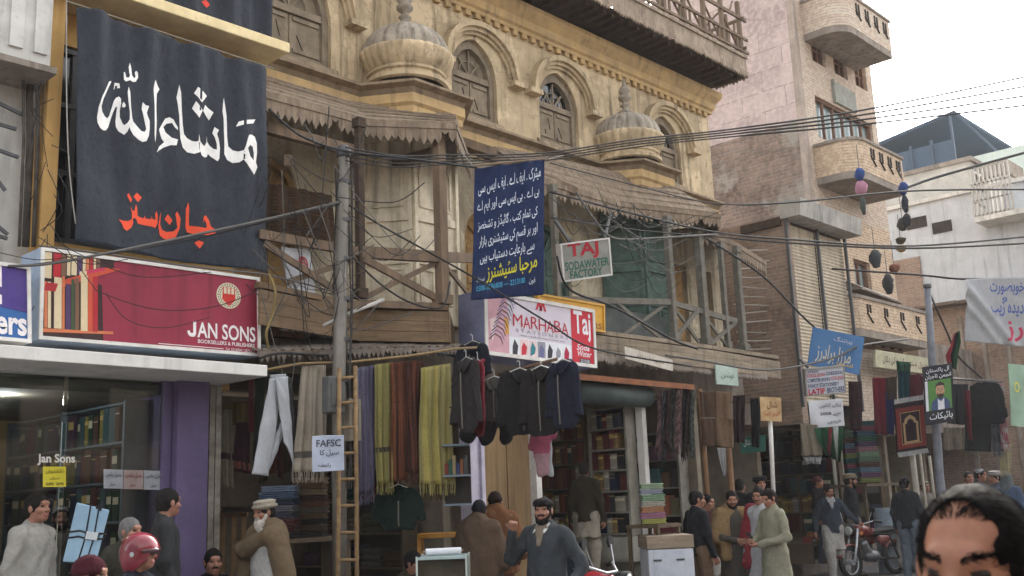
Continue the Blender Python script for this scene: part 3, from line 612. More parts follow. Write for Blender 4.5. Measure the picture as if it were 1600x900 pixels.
def sq_window(a, b, c, d, y, n, fm, gm, rows=1):
    w = MB(); t = .06
    w.box(a+.002, y-.02, c+.002, a+t, y+.08, d-.002); w.box(b-t, y-.02, c+.002, b-.002, y+.08, d-.002); w.box(a+t, y-.02, d-t, b-t, y+.08, d-.002); w.box(a+t, y-.02, c+.002, b-t, y+.08, c+t)
    for k in range(1, n): x = a+(b-a)*k/n; w.box(x-.025, y-.01, c+t, x+.025, y+.06, d-t)
    for k in range(1, rows): z = c+(d-c)*k/rows; w.box(a+t, y-.005, z-.02, b-t, y+.05, z+.02)
    o = w.build('window', fm, tb); p = MB(); p.box(a+t*.5, y+.09, c+.02, b-t*.5, y+.1, d-.02); p.build('pane', gm, o); return o
BRW = mat('brown_window_paint', C(128, 98, 84), C(104, 80, 70), 8)
for a, b, c, d in W3: sq_window(a, b, c, d, TY+.1, 3, BRW, GLASSD, 2)
sq_window(bw[0], bw[1], zb0, zb1, TY+.08, 6, BRW, PALEGLASS); sq_window(lw[0], lw[1]+.2, 6.2, 7.0, TY+.1, 2, BRW, PALEGLASS)
a, b = PY(1301, 140, TY), PY(1333, 150, TY); mb = MB(); mb.box(a.x, TY-.06, 10.87, b.x, TY-.004, 11.4); mb.box(a.x-.05, TY-.08, 10.85, a.x-.003, TY-.002, 11.45); mb.build('plaque', mat('plaque_grey', C(150, 150, 142), C(122, 124, 116), 6), tb)
def balcony(x0, x1, yo, z0, z1, m):
    """brick balcony with a rounded left corner, pierced parapet"""
    r = min(.5, (TY-yo)*.9); pts = [(x0, TY-.004)]+[(x0+r-r*math.cos(a), yo+r-r*math.sin(a)) for a in np.linspace(0, math.pi/2, 9)]+[(x1, yo), (x1, TY-.004)]
    sl_ = MB(); sl_.prism(pts, z0, z0+.16, frame=lambda x, y, z: (x, y, z)); sl_.build('balcony_slab', CONC, tb)
    w = MB(); pp = [(x, y, z0+.161) for x, y in pts]; H = z1-z0-.161; w.strip(pp, [(-.1, 0), (0.005, 0), (.005, H), (-.1, H)]); b = w.build('balcony_parapet', m, tb)
    c = MB(); c.strip([(x, y, z1+.001) for x, y in pts], [(-.13, 0), (.04, 0), (.04, .07), (-.13, .07)]); c.build('coping', CONC, b)
    n = 4
    for k in range(n):
        q = MB()
        x = x0+r+.25+k*(x1-x0-r-.4)/(n-.5); 
        for dx in (0, .13): q.box(x+dx, yo-.03, z0+.55, x+dx+.05, yo-.007, z1-.1)
        q.beam((x-.02, yo-.012, z1-.3), (x+.22, yo-.012, z1-.5), .02, .05, up=V((0, 1, 0))); q.build('pierced_panel', DARK, b)
    return b
BYO = 9.55
k2 = PY(1272, 255, BYO); print('b2', PY(1400, 292, BYO).z, PY(1310, 270, BYO).z, PY(1411, 252, BYO).z, PY(1330, 205, BYO).z); balcony(PY(1272, 240, TY).x, PY(1412, 280, BYO).x, BYO, 8.5, 9.4, BRK_BUFF)
k1 = PY(1395, 92, BYO); print('balc', k1.z, PY(1300, 22, BYO).z, PY(1392, 40, BYO).z); balcony(PY(1252, 20, TY).x, k1.x, BYO, k1.z, PY(1391, 38, BYO).z, BRK_PALE)
# lower balcony, right of the shuttered box
a = PY(1325, 480, 9.7); b = PY(1448, 520, 9.7); balcony(a.x+.15, b.x, 9.7, PY(1400, 535, 9.7).z, PY(1400, 480, 9.7).z, BRK_BUFF)
sx0, sx1 = PY(1318, 430, 10.2).x, PY(1396, 460, 10.2).x
mb = MB(); mb.box(sx0, 10.2, 3.0, sx1, 10.54, 6.0); mb.build('glazed_bay', BRK_PALE, tb)
sq_window(sx0+.05, sx1-.05, 4.75, 5.75, 10.12, 5, BRW, PALEGLASS)
mb = MB(); a, b = PY(1330, 360, 10.0), PY(1395, 395, 10.0); mb.hexa([(a.x, 9.9, 6.0), (b.x, 9.9, 5.9), (b.x, 10.5, 5.95), (a.x, 10.5, 6.05), (a.x, 9.9, 6.05), (b.x, 9.9, 5.95), (b.x, 10.5, 6.3), (a.x, 10.5, 6.4)]); mb.build('window_hood', TIN, tb)
# ------------------------------------------------------------------ shuttered annexe
ax = thing('shuttered_annexe', 'brick annexe with a tall ribbed metal shutter front and white sloping parapet', 'building', (20.5, 9.6, 0))
AX = PY(1237, 420, 9.5).x; AXR = PY(1327, 420, 9.5).x; AZ = PY(1237, 345, 9.5).z
mb = MB(); plate_x(mb, [(9.56, 2.9), (12.5, 2.9), (12.5, AZ+.1), (9.56, AZ+.1)], [], AX, .22); mb.build('side_wall', BRK_OLD, ax)
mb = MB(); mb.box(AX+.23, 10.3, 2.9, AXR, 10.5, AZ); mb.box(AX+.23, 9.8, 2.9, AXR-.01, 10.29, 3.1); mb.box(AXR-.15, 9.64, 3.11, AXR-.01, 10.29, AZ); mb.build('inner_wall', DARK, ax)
mb = MB(); z = 3.3
SHUT = mat('cream_shutter_steel', C(180, 166, 144), C(158, 144, 122), 5, .6, .1, stain=.25, streak=.3)
while z < AZ-.05:
    for x0, x1 in ((AX+.04, (AX+AXR)/2-.02), ((AX+AXR)/2+.02, AXR-.04)):
        mb.add([(x0, 9.6, z), (x1, 9.6, z), (x1, 9.585, z+.035), (x0, 9.585, z+.035), (x1, 9.6, z+.07), (x0, 9.6, z+.07)], [(0, 1, 2, 3), (3, 2, 4, 5)])
    z += .0701
mb.build('shutter', SHUT, ax)
mb = MB()
for x in (AX-.03, (AX+AXR)/2-.02, AXR-.04): mb.box(x, 9.5, 3.2, x+.05, 9.56, AZ)
mb.box((AX+AXR)/2-.12, 9.46, 4.5, (AX+AXR)/2+.12, 9.5, 4.56); mb.build('shutter_rail', IRON, ax)
mb = MB(); a = PY(1234, 312, 9.2); mb.hexa([(AX-.05, 9.2, AZ+.02), (AXR+.1, 9.2, AZ+.02), (AXR+.1, 9.62, AZ+.02), (AX-.05, 9.62, AZ+.02), (AX-.05, 9.15, AZ+.36), (AXR+.1, 9.15, AZ+.36), (AXR+.1, 9.62, AZ+.44), (AX-.05, 9.62, AZ+.44)]); mb.build('parapet', mat('dull_parapet', C(176, 172, 164), C(148, 144, 138), 3, .9, .3, stain=.35, streak=.4), ax)
mb = MB(); mb.box(AX-.07, 9.63, AZ-.1, AXR, 10.5, AZ+.06); mb.build('roof_slab', WOODDARK, ax)
mb = MB()
for k in range(12):
    p = PX(1166+random.randint(-3, 3), 395+k*14, AX-.2); q = PX(1206+random.randint(-4, 6), 390+k*14+random.randint(-3, 6), AX-.02) 
    mb.tube([(AX-.55+random.uniform(-.08, .08), p.y, p.z), (AX-.004, q.y+.1, q.z)], .012, 5)
mb.build('reinforcing_bars', flat('pale_steel', C(190, 184, 176), .4, .6), ax)
# ------------------------------------------------------------------ brick house in the gap
gb = thing('brick_house', 'low brown brick house filling the gap beside the ochre building', 'building', (18, 12.6, 0))
mb = MB(); mb.box(16.3, 12.7, 3.36, AX+1.2, 13, 7.3); mb.box(AX-.9, 12.0, 3.36, AX-.6, 12.69, 6.6); mb.build('wall', BRK_OLD, gb)
mb = MB(); mb.box(16.3, 12.4, 7.3, 18.2, 13.1, 7.4); mb.build('roof_slab', CONC, gb)
mb = MB(); mb.box(16.28, 10.6, 2.95, AX-.02, 12.6, 3.35); mb.build('shop_roof', CONC, gb)
mb = MB(); mb.box(18.3, 12.55, 5.6, 18.9, 12.69, 6.9); mb.build('window_frame', mat('pale_green_paint', C(168, 184, 176), C(140, 150, 140), 6), gb)
# ------------------------------------------------------------------ far white buildings
fb = thing('far_building', 'long white rendered building standing across the bend behind the tower', 'building', (33, 13, 0))
FX = 32.0; zt = PX(1500, 305, FX).z; zt2 = PX(1395, 322, FX).z
mb = MB(); mb.box(FX, 6.0, 5.3, FX+6, PX(1380, 400, FX).y+3, zt); mb.build('wall', mat('far_render', C(186, 190, 194), C(170, 174, 178), 2, .95, .2, stain=.15, streak=.25), fb)
mb = MB(); mb.box(FX-.1, 5.9, zt+.001, FX+6.1, 20.5, zt+.12); mb.build('coping', WHITEPL, fb)
mb = MB()
for k in range(6):
    p = PX(1416+k*5.2, 321-k*1.0, FX); mb.box(FX-.04, p.y-.05, zt-.75, FX-.004, p.y+.05, zt-.4)
for k in range(5):
    p = PX(1457+k*6, 330-k*1.0, FX); mb.box(FX-.04, p.y-.06, zt-1.05, FX-.004, p.y+.06, zt-.7)
mb.build('vent_slots', DARK, fb)
mb = MB(); p0, p1 = PX(1398, 420, FX), PX(1442, 440, FX); mb.box(FX-.06, p1.y, 5.31, FX-.004, p0.y, PX(1415, 405, FX).z); mb.build('bare_brick_patch', BRK_OLD, fb)
p0, p1 = PX(1535, 300, FX), PX(1598, 320, FX)
mb = MB(); ys = [p0.y-(p0.y-p1.y)*k/9 for k in range(10)]; zr = PX(1535, 350, FX).z
for y in ys: mb.beam((FX-.9, y, zr), (FX-.9, y, zr+1.5), .05, .05)
for h in (.05, .5, 1.0, 1.5): mb.beam((FX-.9, ys[0], zr+h), (FX-.9, ys[-1], zr+h), .05, .05); mb.beam((FX-.9, ys[0], zr+h), (FX, ys[0], zr+h), .05, .05)
mb.build('balcony_railing', flat('pale_rail', C(170, 168, 164), .5, .4), fb)
mb = MB(); mb.box(FX-1, ys[-1]-1, zr-.15, FX-.003, ys[0], zr); mb.build('balcony_slab', WHITEPL, fb)
mb = MB(); mb.box(FX-.03, ys[5], zr+.1, FX-.004, ys[2], zr+1.3); mb.build('window', flat('bright_pane', C(220, 222, 220), .3), fb)
hb = thing('roofed_building', 'pale green walled building with an open dark roof shed on top', 'building', (44, 16, 0))
HX = 44.0; z0 = PX(1500, 250, HX).z; yl = PX(1400, 260, HX).y
mb = MB(); mb.box(HX, 6, 0, HX+8, yl+4, z0); mb.build('wall', mat('pale_green_render', C(196, 208, 200), C(182, 192, 184), 1.5, .95, .2, stain=.12), hb)
a, b, c = PX(1378, 222, HX+2), PX(1504, 182, HX+2), PX(1566, 217, HX+2)
yA, yB = a.y, b.y; zA, zB = z0, b.z
mb = MB(); mb.hexa([(HX+1, yA+2, zA+1.6), (HX+9, yA+2, zA+1.4), (HX+9, yB, zB-.1), (HX+1, yB, zB-.1), (HX+1, yA+2, zA+1.75), (HX+9, yA+2, zA+1.5), (HX+9, yB, zB+.05), (HX+1, yB, zB+.05)]); mb.build('shed_roof', flat('slate_roof_sheet', C(66, 78, 94), .9, 0, .1), hb)
mb = MB(); mb.box(HX+8.5, yB+.2, z0+.01, HX+8.7, yA+2, z0+1.5); SLP = flat('slate_blue_paint', C(70, 84, 100), .7); mb.build('shed_back', SLP, hb)
for k in range(5): y = yB+.2+(yA-yB)*k/4; mb = MB(); mb.beam((HX+1, y, z0), (HX+1, y, zB-.15 if k == 0 else zA+1.5), .1, .1); mb.build('shed_post', SLP, hb)
mb = MB(); mb.beam((HX+1, yB, zB), (HX+1.2, c.y, z0+.3), .15, .1); mb.build('shed_brace', SLP, hb)
mb = MB(); mb.box(HX+1.1, yB+.3, z0+.01, HX+1.14, yA+2, zB-1.2); mb.build('shed_screen', flat('slate_screen', C(72, 88, 106), .8), hb)
p = PX(1420, 300, 36); mb = MB(); mb.box(36, p.y-2.2, 7, 39, p.y+1.8, PX(1430, 272, 36).z)
sb = thing('stepped_house', 'small cream stepped house between the white buildings', 'building', (36, p.y, 7)); mb.box(36.5, p.y-3.2, 7, 39, p.y-2.21, PX(1460, 292, 36).z); mb.build('wall', mat('cream_far', C(180, 176, 168), C(160, 156, 150), 3), sb)
mb = MB(); mb.box(35.9, p.y-2.3, PX(1430, 272, 36).z+.002, 39.1, p.y+1.9, PX(1430, 272, 36).z+.15); mb.box(36.3, p.y-3.3, PX(1460, 292, 36).z+.002, 38, p.y-2.31, PX(1460, 292, 36).z+.5); mb.build('roof', CONC, sb)
# brown wall and shed row closing the street
cb_ = thing('brown_building', 'brown brick and board building behind the white cloth banner', 'building', (30, 10.5, 0))
X0 = 29.0; mb = MB(); zt = PX(1500, 478, X0).z; mb.box(X0, 5, 0.1, X0+1, PX(1440, 500, X0).y+3, zt); mb.build('wall', BRK_OLD, cb_)
mb = MB()
for k, px in enumerate((1512, 1546, 1584)):
    p = PX(px, 600, X0); mb.box(X0-.06, p.y-.06, .1, X0-.004, p.y+.06, zt-.3)
mb.build('board', CONC, cb_)
mb = MB(); y0, y1 = PX(1600, 500, X0).y-2, PX(1445, 500, X0).y+1
for k in range(8): mb.box(X0-.5+random.uniform(-.1, .1), y0+(y1-y0)*k/8, zt+.003, X0+1.1, y0+(y1-y0)*(k+.97)/8, zt+.06+.05*random.random())
mb.build('roof', mat('tin_roof_brown', C(110, 98, 88), C(80, 68, 60), 5), cb_)
# tower upper roof line is out of frame; a low block far down the street keeps the horizon closed
db = thing('far_terrace', 'pale far terrace of houses down the street', 'building', (60, 10, 0)); mb = MB(); mb.box(58, -6, 0, 64, 30, 6); mb.build('wall', CONC, db)
mb = MB(); mb.box(57.8, -6.2, 6.001, 64.2, 30.2, 6.2); mb.build('roof', TIN, db)
# ------------------------------------------------------------------ soft bodies: signed distance shapes turned into one smooth surface
def _prim(p, X, Y, Z):
    t = p[0]
    if t == 'c':      # tapered capsule: a, b, ra, rb, mat, {flat:(axis,scale), zmin, zmax}
        a, b, ra, rb = np.array(p[1], float), np.array(p[2], float), p[3], p[4]; o = p[6] if len(p) > 6 else {}
        d = b-a; L2 = max(1e-9, d@d); h = np.clip(((X-a[0])*d[0]+(Y-a[1])*d[1]+(Z-a[2])*d[2])/L2, 0, 1)
        x, y, z = X-a[0]-d[0]*h, Y-a[1]-d[1]*h, Z-a[2]-d[2]*h
        if 'flat' in o:
            n, s = np.array(o['flat'][0], float), o['flat'][1]; n = n/np.linalg.norm(n); q = (x*n[0]+y*n[1]+z*n[2])*(s-1); x, y, z = x+n[0]*q, y+n[1]*q, z+n[2]*q
        f = np.sqrt(x*x+y*y+z*z)-(ra+(rb-ra)*h)
        if 'flat' in o: f = f/(1+.35*(o['flat'][1]-1))
    else:             # ellipsoid: centre, radii, mat
        c, r = p[1], p[2]; o = p[4] if len(p) > 4 else {}
        x, y, z = (X-c[0])/r[0], (Y-c[1])/r[1], (Z-c[2])/r[2]; k0 = np.sqrt(x*x+y*y+z*z); k1 = np.sqrt((x/r[0])**2+(y/r[1])**2+(z/r[2])**2)+1e-9
        f = k0*(k0-1)/k1
    if 'zmin' in o: f = np.maximum(f, o['zmin']-Z)
    if 'zmax' in o: f = np.maximum(f, Z-o['zmax'])
    return f
def pmat(p): return p[5] if p[0] == 'c' else p[3]
def sdf_net(prims, res, wr=0, k=.03, cuts=(), wf=1.0, box=None):
    P = []
    for p in prims:
        if p[0] == 'c': P += [np.array(p[1])-max(p[3], p[4]), np.array(p[1])+max(p[3], p[4]), np.array(p[2])-max(p[3], p[4]), np.array(p[2])+max(p[3], p[4])]
        else: P += [np.array(p[1])-np.array(p[2]), np.array(p[1])+np.array(p[2])]
    P = np.array(P); lo, hi = P.min(0)-3*res-.01, P.max(0)+3*res+.01
    ax = [np.arange(lo[i], hi[i]+res, res) for i in range(3)]; X, Y, Z = np.meshgrid(*ax, indexing='ij', sparse=True)
    def field(X, Y, Z):
        f = None
        for p in prims:
            g = _prim(p, X, Y, Z); kk = (p[6] if p[0] == 'c' and len(p) > 6 else p[4] if p[0] == 'e' and len(p) > 4 else {}).get('k', k)
            if f is None: f = g
            elif kk <= 0: f = np.minimum(f, g)
            else: h = np.maximum(kk-np.abs(f-g), 0)/kk; f = np.minimum(f, g)-h*h*kk*.25
        if wr:
            w = wf; f = f+wr*(np.sin(30*w*X+19*w*Y+3.5*np.sin(5*w*Z+3*X)+6*w*Z)*.55+np.sin(17*w*Z+15*w*X-11*w*Y+2*np.sin(13*w*X))*.35+.3*np.sin(52*w*(X-.6*Y)+9*w*Z+2*np.sin(21*w*Z)))
        for c in cuts:
            g = _prim(c, X, Y, Z); f = np.maximum(f, -g)
        return f
    f = field(X, Y, Z)*np.ones((len(ax[0]), len(ax[1]), len(ax[2]))); s = f < 0
    n = np.array(f.shape)-1; acc = np.zeros((*n, 3)); cnt = np.zeros(n)
    sl = lambda a, o: a[o[0]:o[0]+n[0], o[1]:o[1]+n[1], o[2]:o[2]+n[2]]
    import itertools
    for o in itertools.product((0, 1), repeat=3):
        for d in range(3):
            if o[d]: continue
            o2 = list(o); o2[d] = 1; f0, f1 = sl(f, o), sl(f, o2); m = (f0 < 0) != (f1 < 0)
            t = np.where(m, f0/np.where(m, f0-f1, 1), 0); cnt += m
            for e in range(3): acc[..., e] += m*(o[e]+(t if e == d else 0))
    act = cnt > 0; idx = -np.ones(n, int); idx[act] = np.arange(act.sum()); ii = np.argwhere(act)
    v = lo+(ii+acc[act]/cnt[act][:, None])*res; faces = []
    for d in range(3):
        e1, e2 = [(1, 2), (2, 0), (0, 1)][d]; a = np.moveaxis(s, d, 0); ch = a[:-1] != a[1:]; ch = np.moveaxis(ch, 0, d); q = np.argwhere(ch)
        q = q[(q[:, e1] > 0) & (q[:, e2] > 0) & (q[:, e1] < n[e1]) & (q[:, e2] < n[e2])]
        if not len(q): continue
        u1 = np.zeros(3, int); u1[e1] = 1; u2 = np.zeros(3, int); u2[e2] = 1; g = lambda r: idx[r[:, 0], r[:, 1], r[:, 2]]
        Q = np.stack([g(q-u1-u2), g(q-u2), g(q), g(q-u1)], 1); neg = s[q[:, 0], q[:, 1], q[:, 2]]; Q[~neg] = Q[~neg][:, ::-1]; faces.append(Q)
    F = np.concatenate(faces); F = F[(F >= 0).all(1)]; c = v[F].mean(1)
    D = np.stack([_prim(p, c[:, 0], c[:, 1], c[:, 2])-(p[6] if p[0] == 'c' and len(p) > 6 else p[4] if p[0] == 'e' and len(p) > 4 else {}).get('pri', 0) for p in prims], 1); mi = D.argmin(1)
    return v, F, [pmat(prims[i]) for i in mi]
def net_obj(name, nets, mats, xf=None, parent=None, smooth=True, base=None):
    """nets = list of (verts, faces, mat keys); mats = {key: material}; xf maps (n,3) local -> world"""
    keys = list(mats); V_, F_, M_ = [], [], []; o = 0
    for v, f, m in nets: V_.append(v); F_.append(f+o); o += len(v); M_ += [keys.index(x) for x in m]
    v = np.concatenate(V_); f = np.concatenate(F_); v = xf(v) if xf else v
    off = np.array(wloc(parent)) if parent is not None else np.array(base) if base is not None else np.array([v[:, 0].mean(), v[:, 1].mean(), v[:, 2].min()])
    me = bpy.data.meshes.new(name); me.from_pydata((v-off).tolist(), [], f.tolist())
    for k in keys: me.materials.append(mats[k])
    me.polygons.foreach_set('material_index', M_); me.polygons.foreach_set('use_smooth', [True]*len(f)); me.update()
    ob_ = bpy.data.objects.new(name, me); COL.objects.link(ob_)
    if parent is not None: ob_.parent = parent
    else: ob_.location = off
    return ob_
# ------------------------------------------------------------------ cloth banners
def uvy(sheet_pts, y):
    """photo-measured corner pixels on the plane y -> corners and a (px,py) -> (u,v) map"""
    tl, tr, bl, br = [PY(px, py, y) for px, py in sheet_pts]
    def m(px, py):
        p = PY(px, py, y); u = .5; v = .5
        for _ in range(6):
            x0 = bl.x*(1-v)+tl.x*v; x1 = br.x*(1-v)+tr.x*v; u = (p.x-x0)/(x1-x0)
            z0 = bl.z*(1-u)+br.z*u; z1 = tl.z*(1-u)+tr.z*u; v = (p.z-z0)/(z1-z0)
        return u, v
    return tl, tr, bl, br, m
BLK = woven('black_banner_cloth', C(66, 72, 84), C(52, 58, 68), 40, rough=.75)
def f_black(u, v):
    return .035*math.sin(u*23+.8*math.sin(v*4))*(.35+.65*v)+.02*math.sin(u*51+v*3)*(.2+.8*v)+.05*math.sin(u*7+1)*(1-v)+.03*math.sin((u+v)*9)*(1-v)+.045*math.exp(-((u-.08)/.06)**2)*v
tl, tr, bl, br, M = uvy(((120, 10), (418, 107), (113, 378), (414, 428)), 9.12)
sh = Sheet(tl, tr, bl, br, f_black); ban = tag(sh.cloth('cloth_banner', BLK, nu=110, nv=70), 'large black cloth banner with white Arabic calligraphy and orange words below', 'banner')
def R1(s): return [M(130+x/6, 90+y/6) for x, y in s]
def R2(s): return [M(270+x/6, 130+y/6) for x, y in s]
def R3(s): return [M(170+x/7.5, 280+y/7.5) for x, y in s]
mb = MB()
for pts in (
 [(262,218),(240,225),(205,285),(150,380),(118,480),(106,570),(112,620),(140,670),(170,690),(200,690),(228,660),(250,600),(280,520),(305,465),(320,460),(312,520),(305,600),(310,650),(330,690),(375,730),(400,700),(415,660),(425,690),(450,735),(500,775),(545,798),(580,790),(600,740),(607,670),(605,600),(585,550),(580,525),(600,465),(570,455),(545,425),(535,490),(545,525),(555,580),(567,640),(575,680),(560,705),(530,695),(490,655),(450,610),(440,570),(432,470),(430,330),(418,278),(406,330),(410,420),(420,520),(418,590),(400,620),(375,640),(360,620),(340,560),(340,500),(352,430),(350,385),(335,365),(310,375),(290,410),(270,470),(240,550),(215,575),(185,560),(155,520),(145,470),(165,400),(215,310),(268,225)],
 [(440,45),(425,90),(430,150),(436,165),(425,190),(400,190),(388,135),(378,140),(378,210),(395,228),(435,215),(460,232),(490,228),(512,190),(512,140),(497,122),(485,140),(490,180),(475,195),(455,165),(452,100)],
 [(300,232),(340,240),(345,285),(320,285),(325,262),(305,262),(295,300),(292,290)], [(372,418),(388,455),(378,474),(358,468),(360,440)],
 [(668,212),(650,270),(645,310),(660,450),(662,600),(660,720),(668,800),(680,730),(690,600),(685,450),(690,340),(728,290),(700,260)],
 [(688,890),(720,830),(775,785),(750,750),(722,670),(760,610),(790,560),(825,550),(860,575),(870,600),(898,650),(897,675),(870,650),(845,605),(800,610),(772,640),(790,690),(840,745),(895,765),(880,820),(830,815),(770,835),(720,865)]):
    sh.poly(mb, R1(pts), 0)
for pts in (
 [(78,5),(60,80),(48,125),(60,180),(75,300),(75,420),(80,520),(100,600),(140,645),(200,662),(245,650),(258,640),(275,675),(310,690),(340,680),(350,650),(380,680),(435,725),(448,700),(452,600),(440,520),(425,470),(440,435),(402,405),(387,460),(408,500),(425,560),(428,615),(400,608),(365,575),(340,540),(335,485),(332,550),(310,585),(280,570),(255,545),(242,480),(240,540),(215,550),(180,540),(140,510),(115,470),(106,380),(100,250),(95,80)],
 [(218,45),(318,122),(260,188),(190,100)], [(205,175),(272,258),(238,330),(178,238)], [(300,205),(390,270),(352,342),(277,262)], [(602,368),(762,345),(738,385),(582,412)]):
    sh.poly(mb, R2(pts), 0)
sh.poly(mb, R2([(486,132),(475,200),(470,260),(482,330),(485,450),(490,560),(490,660),(515,715),(560,748),(610,748),(640,725),(690,790),(755,862),(785,790),(768,745),(778,660),(775,570),(755,510),(715,492),(685,500),(670,540),(655,600),(640,640),(600,648),(560,630),(525,590),(515,500),(512,300),(500,210)]), 0, holes=[R2([(675,620),(700,590),(730,605),(745,660),(745,730),(700,690)])])
for pts in (
 [(105,468),(150,490),(220,495),(262,470),(265,400),(248,320),(275,375),(300,370),(318,290),(335,340),(340,430),(380,445),(425,455),(432,415),(445,455),(515,460),(520,420),(530,455),(575,465),(568,400),(585,360),(605,410),(605,500),(575,560),(520,545),(430,535),(340,520),(320,470),(300,455),(275,465),(278,520),(250,575),(195,612),(160,580),(140,520)],
 [(228,162),(268,240),(252,278),(210,190)], [(330,158),(395,212),(345,268),(285,205)],
 [(650,362),(635,420),(618,530),(640,640),(700,685),(760,690),(820,665),(855,560),(855,450),(815,370),(800,400),(818,500),(830,560),(790,598),(720,600),(665,570),(640,510),(645,430)], [(725,395),(775,470),(750,522),(693,450)],
 [(934,270),(908,350),(915,560),(935,615),(1000,640),(1150,655),(1248,650),(1252,590),(1200,555),(1170,470),(1130,425),(1105,440),(1098,520),(1112,480),(1130,500),(1145,545),(1140,575),(1060,560),(950,540),(945,450),(945,340)], [(1015,740),(1060,715),(1118,740),(1075,810)]):
    sh.poly(mb, R3(pts), 1)
mb.build('lettering', [cm(236, 234, 230, 'ink'), cm(232, 84, 52, 'ink')], ban)
mb = MB(); mb.tube([tl+V((-.1, 0, .02)), tr+V((.1, 0, .02))], .008, 6); mb.build('hanging_cord', cm(170, 160, 140), ban)
tl, tr, bl, br, M = uvy(((215, -140), (423, -80), (225, -8), (423, 62)), 9.32)
sh = Sheet(tl, tr, bl, br, lambda u, v: .03*math.sin(u*19+v*2)+.02*math.sin(u*40)); b2 = tag(sh.cloth('cloth_banner', BLK, nu=60, nv=30), 'second black cloth banner above the ledge, only its hem in view', 'banner')
mb = MB(); sh.poly(mb, [M(x, y) for x, y in ((314, 3), (321, 0), (327, 8), (322, 13))], 0); sh.poly(mb, [M(x, y) for x, y in ((300, -60), (330, -50), (330, -30), (296, -34))], 0); mb.build('lettering', cm(214, 70, 56, 'ink'), b2)
# blue banner
NAVY = woven('navy_banner_cloth', C(32, 58, 112), C(26, 48, 96), 40, rough=.8)
tl, tr, bl, br = PD(742, 263, 12.0), PD(852, 249, 12.2), PD(736, 469, 11.9), PD(848, 461, 12.2)
sh = Sheet(tl, tr, bl, br, lambda u, v: .018*math.sin(u*14+v*3)+.012*math.sin(u*37)*v**3+.02*math.sin(v*5+u)); b3 = tag(sh.cloth('cloth_banner', NAVY, nu=60, nv=60), 'navy blue cloth banner with white Urdu lines and a yellow shop name', 'banner')
mb = MB()
UL = [('میٹرک . ایف اے . ایف ایس سی', .06, .94, .8, .12), ('بی اے . بی ایس سی اور ایم اے', .05, .92, .655, .12), ('کی تمام کتب ، گائیڈز و تشخصز', .06, .9, .51, .13), ('اور ہر قسم کی سٹیشنری بازار', .08, .9, .385, .12), ('سے بارعایت دستیاب ہیں', .1, .86, .27, .11)]
for s, u0, u1, v0, h in UL: sh.text(mb, ' '.join(ar(w) for w in s.split()[::-1]), u0, u1, v0-.02, v0+h*.72, 0, bold=.006, slope=.085)
sh.text(mb, ' '.join(ar(w) for w in 'مرحبا سٹیشنرز'.split()[::-1]), .2, .9, .115, .255, 1, bold=.012, slope=.09)
sh.text(mb, ar('قصہ خوانی'), .06, .17, .13, .17, 0); sh.text(mb, '0300-5586808 — 2213100', .06, .74, .06, .1, 2, slope=.06); sh.text(mb, ar('فون'), .8, .88, .085, .135, 0)
mb.build('lettering', [cm(214, 222, 232, 'ink'), cm(214, 206, 40, 'ink'), cm(80, 176, 216, 'ink')], b3)
mb = MB(); mb.tube([tl+V((-.05, 0, .02)), tr+V((.05, 0, .02))], .014, 6); mb.build('batten', WOODGREY, b3)
mb = MB(); mb.tube([tl, PD(720, 236, 12.2)], .006, 5); mb.tube([tl, PD(727, 300, 12.0), PD(738, 330, 11.9)], .005, 5); mb.tube([tr, PD(880, 243, 12.6)], .006, 5); mb.build('tie_cord', cm(180, 176, 160), b3)
# white banner
tl, tr, bl, br = PD(1505, 437, 21), PD(1660, 436, 21.4), PD(1507, 533, 21), PD(1660, 548, 21.4)
def f_white(u, v): s = u*1.6+(1-v)*-.9+.2; return .10*math.exp(-((s-.1)/.09)**2)+.07*math.exp(-((s+.16)/.07)**2)+.05*math.sin(u*9+v*2)
sh = Sheet(tl, tr, bl, br, f_white, sag=-.04); b4 = tag(sh.cloth('cloth_banner', woven('white_banner_cloth', C(206, 208, 212), C(190, 194, 202), 30), nu=60, nv=40), 'white cloth banner with blue and red Urdu words by the grey street pole', 'banner')
mb = MB(); wj = lambda s: ' '.join(ar(w) for w in s.split()[::-1])
sh.text(mb, wj('خوبصورت'), .28, .6, .74, .93, 0, bold=.015); sh.text(mb, ar('و'), .4, .45, .63, .71, 0, bold=.01); sh.text(mb, wj('دیدہ زیب'), .28, .6, .42, .63, 0, bold=.015); sh.text(mb, wj('برادرز'), .42, .95, .06, .42, 1, bold=.02); mb.build('lettering', [cm(70, 92, 158, 'ink'), cm(190, 60, 92, 'ink')], b4)
mb = MB(); mb.tube([tl, PD(1440, 430, 21.2), PD(1395, 428, 22)], .012, 5); mb.tube([tr, tr+V((3, -1, .3))], .012, 5); mb.build('tie_cord', IRON, b4)
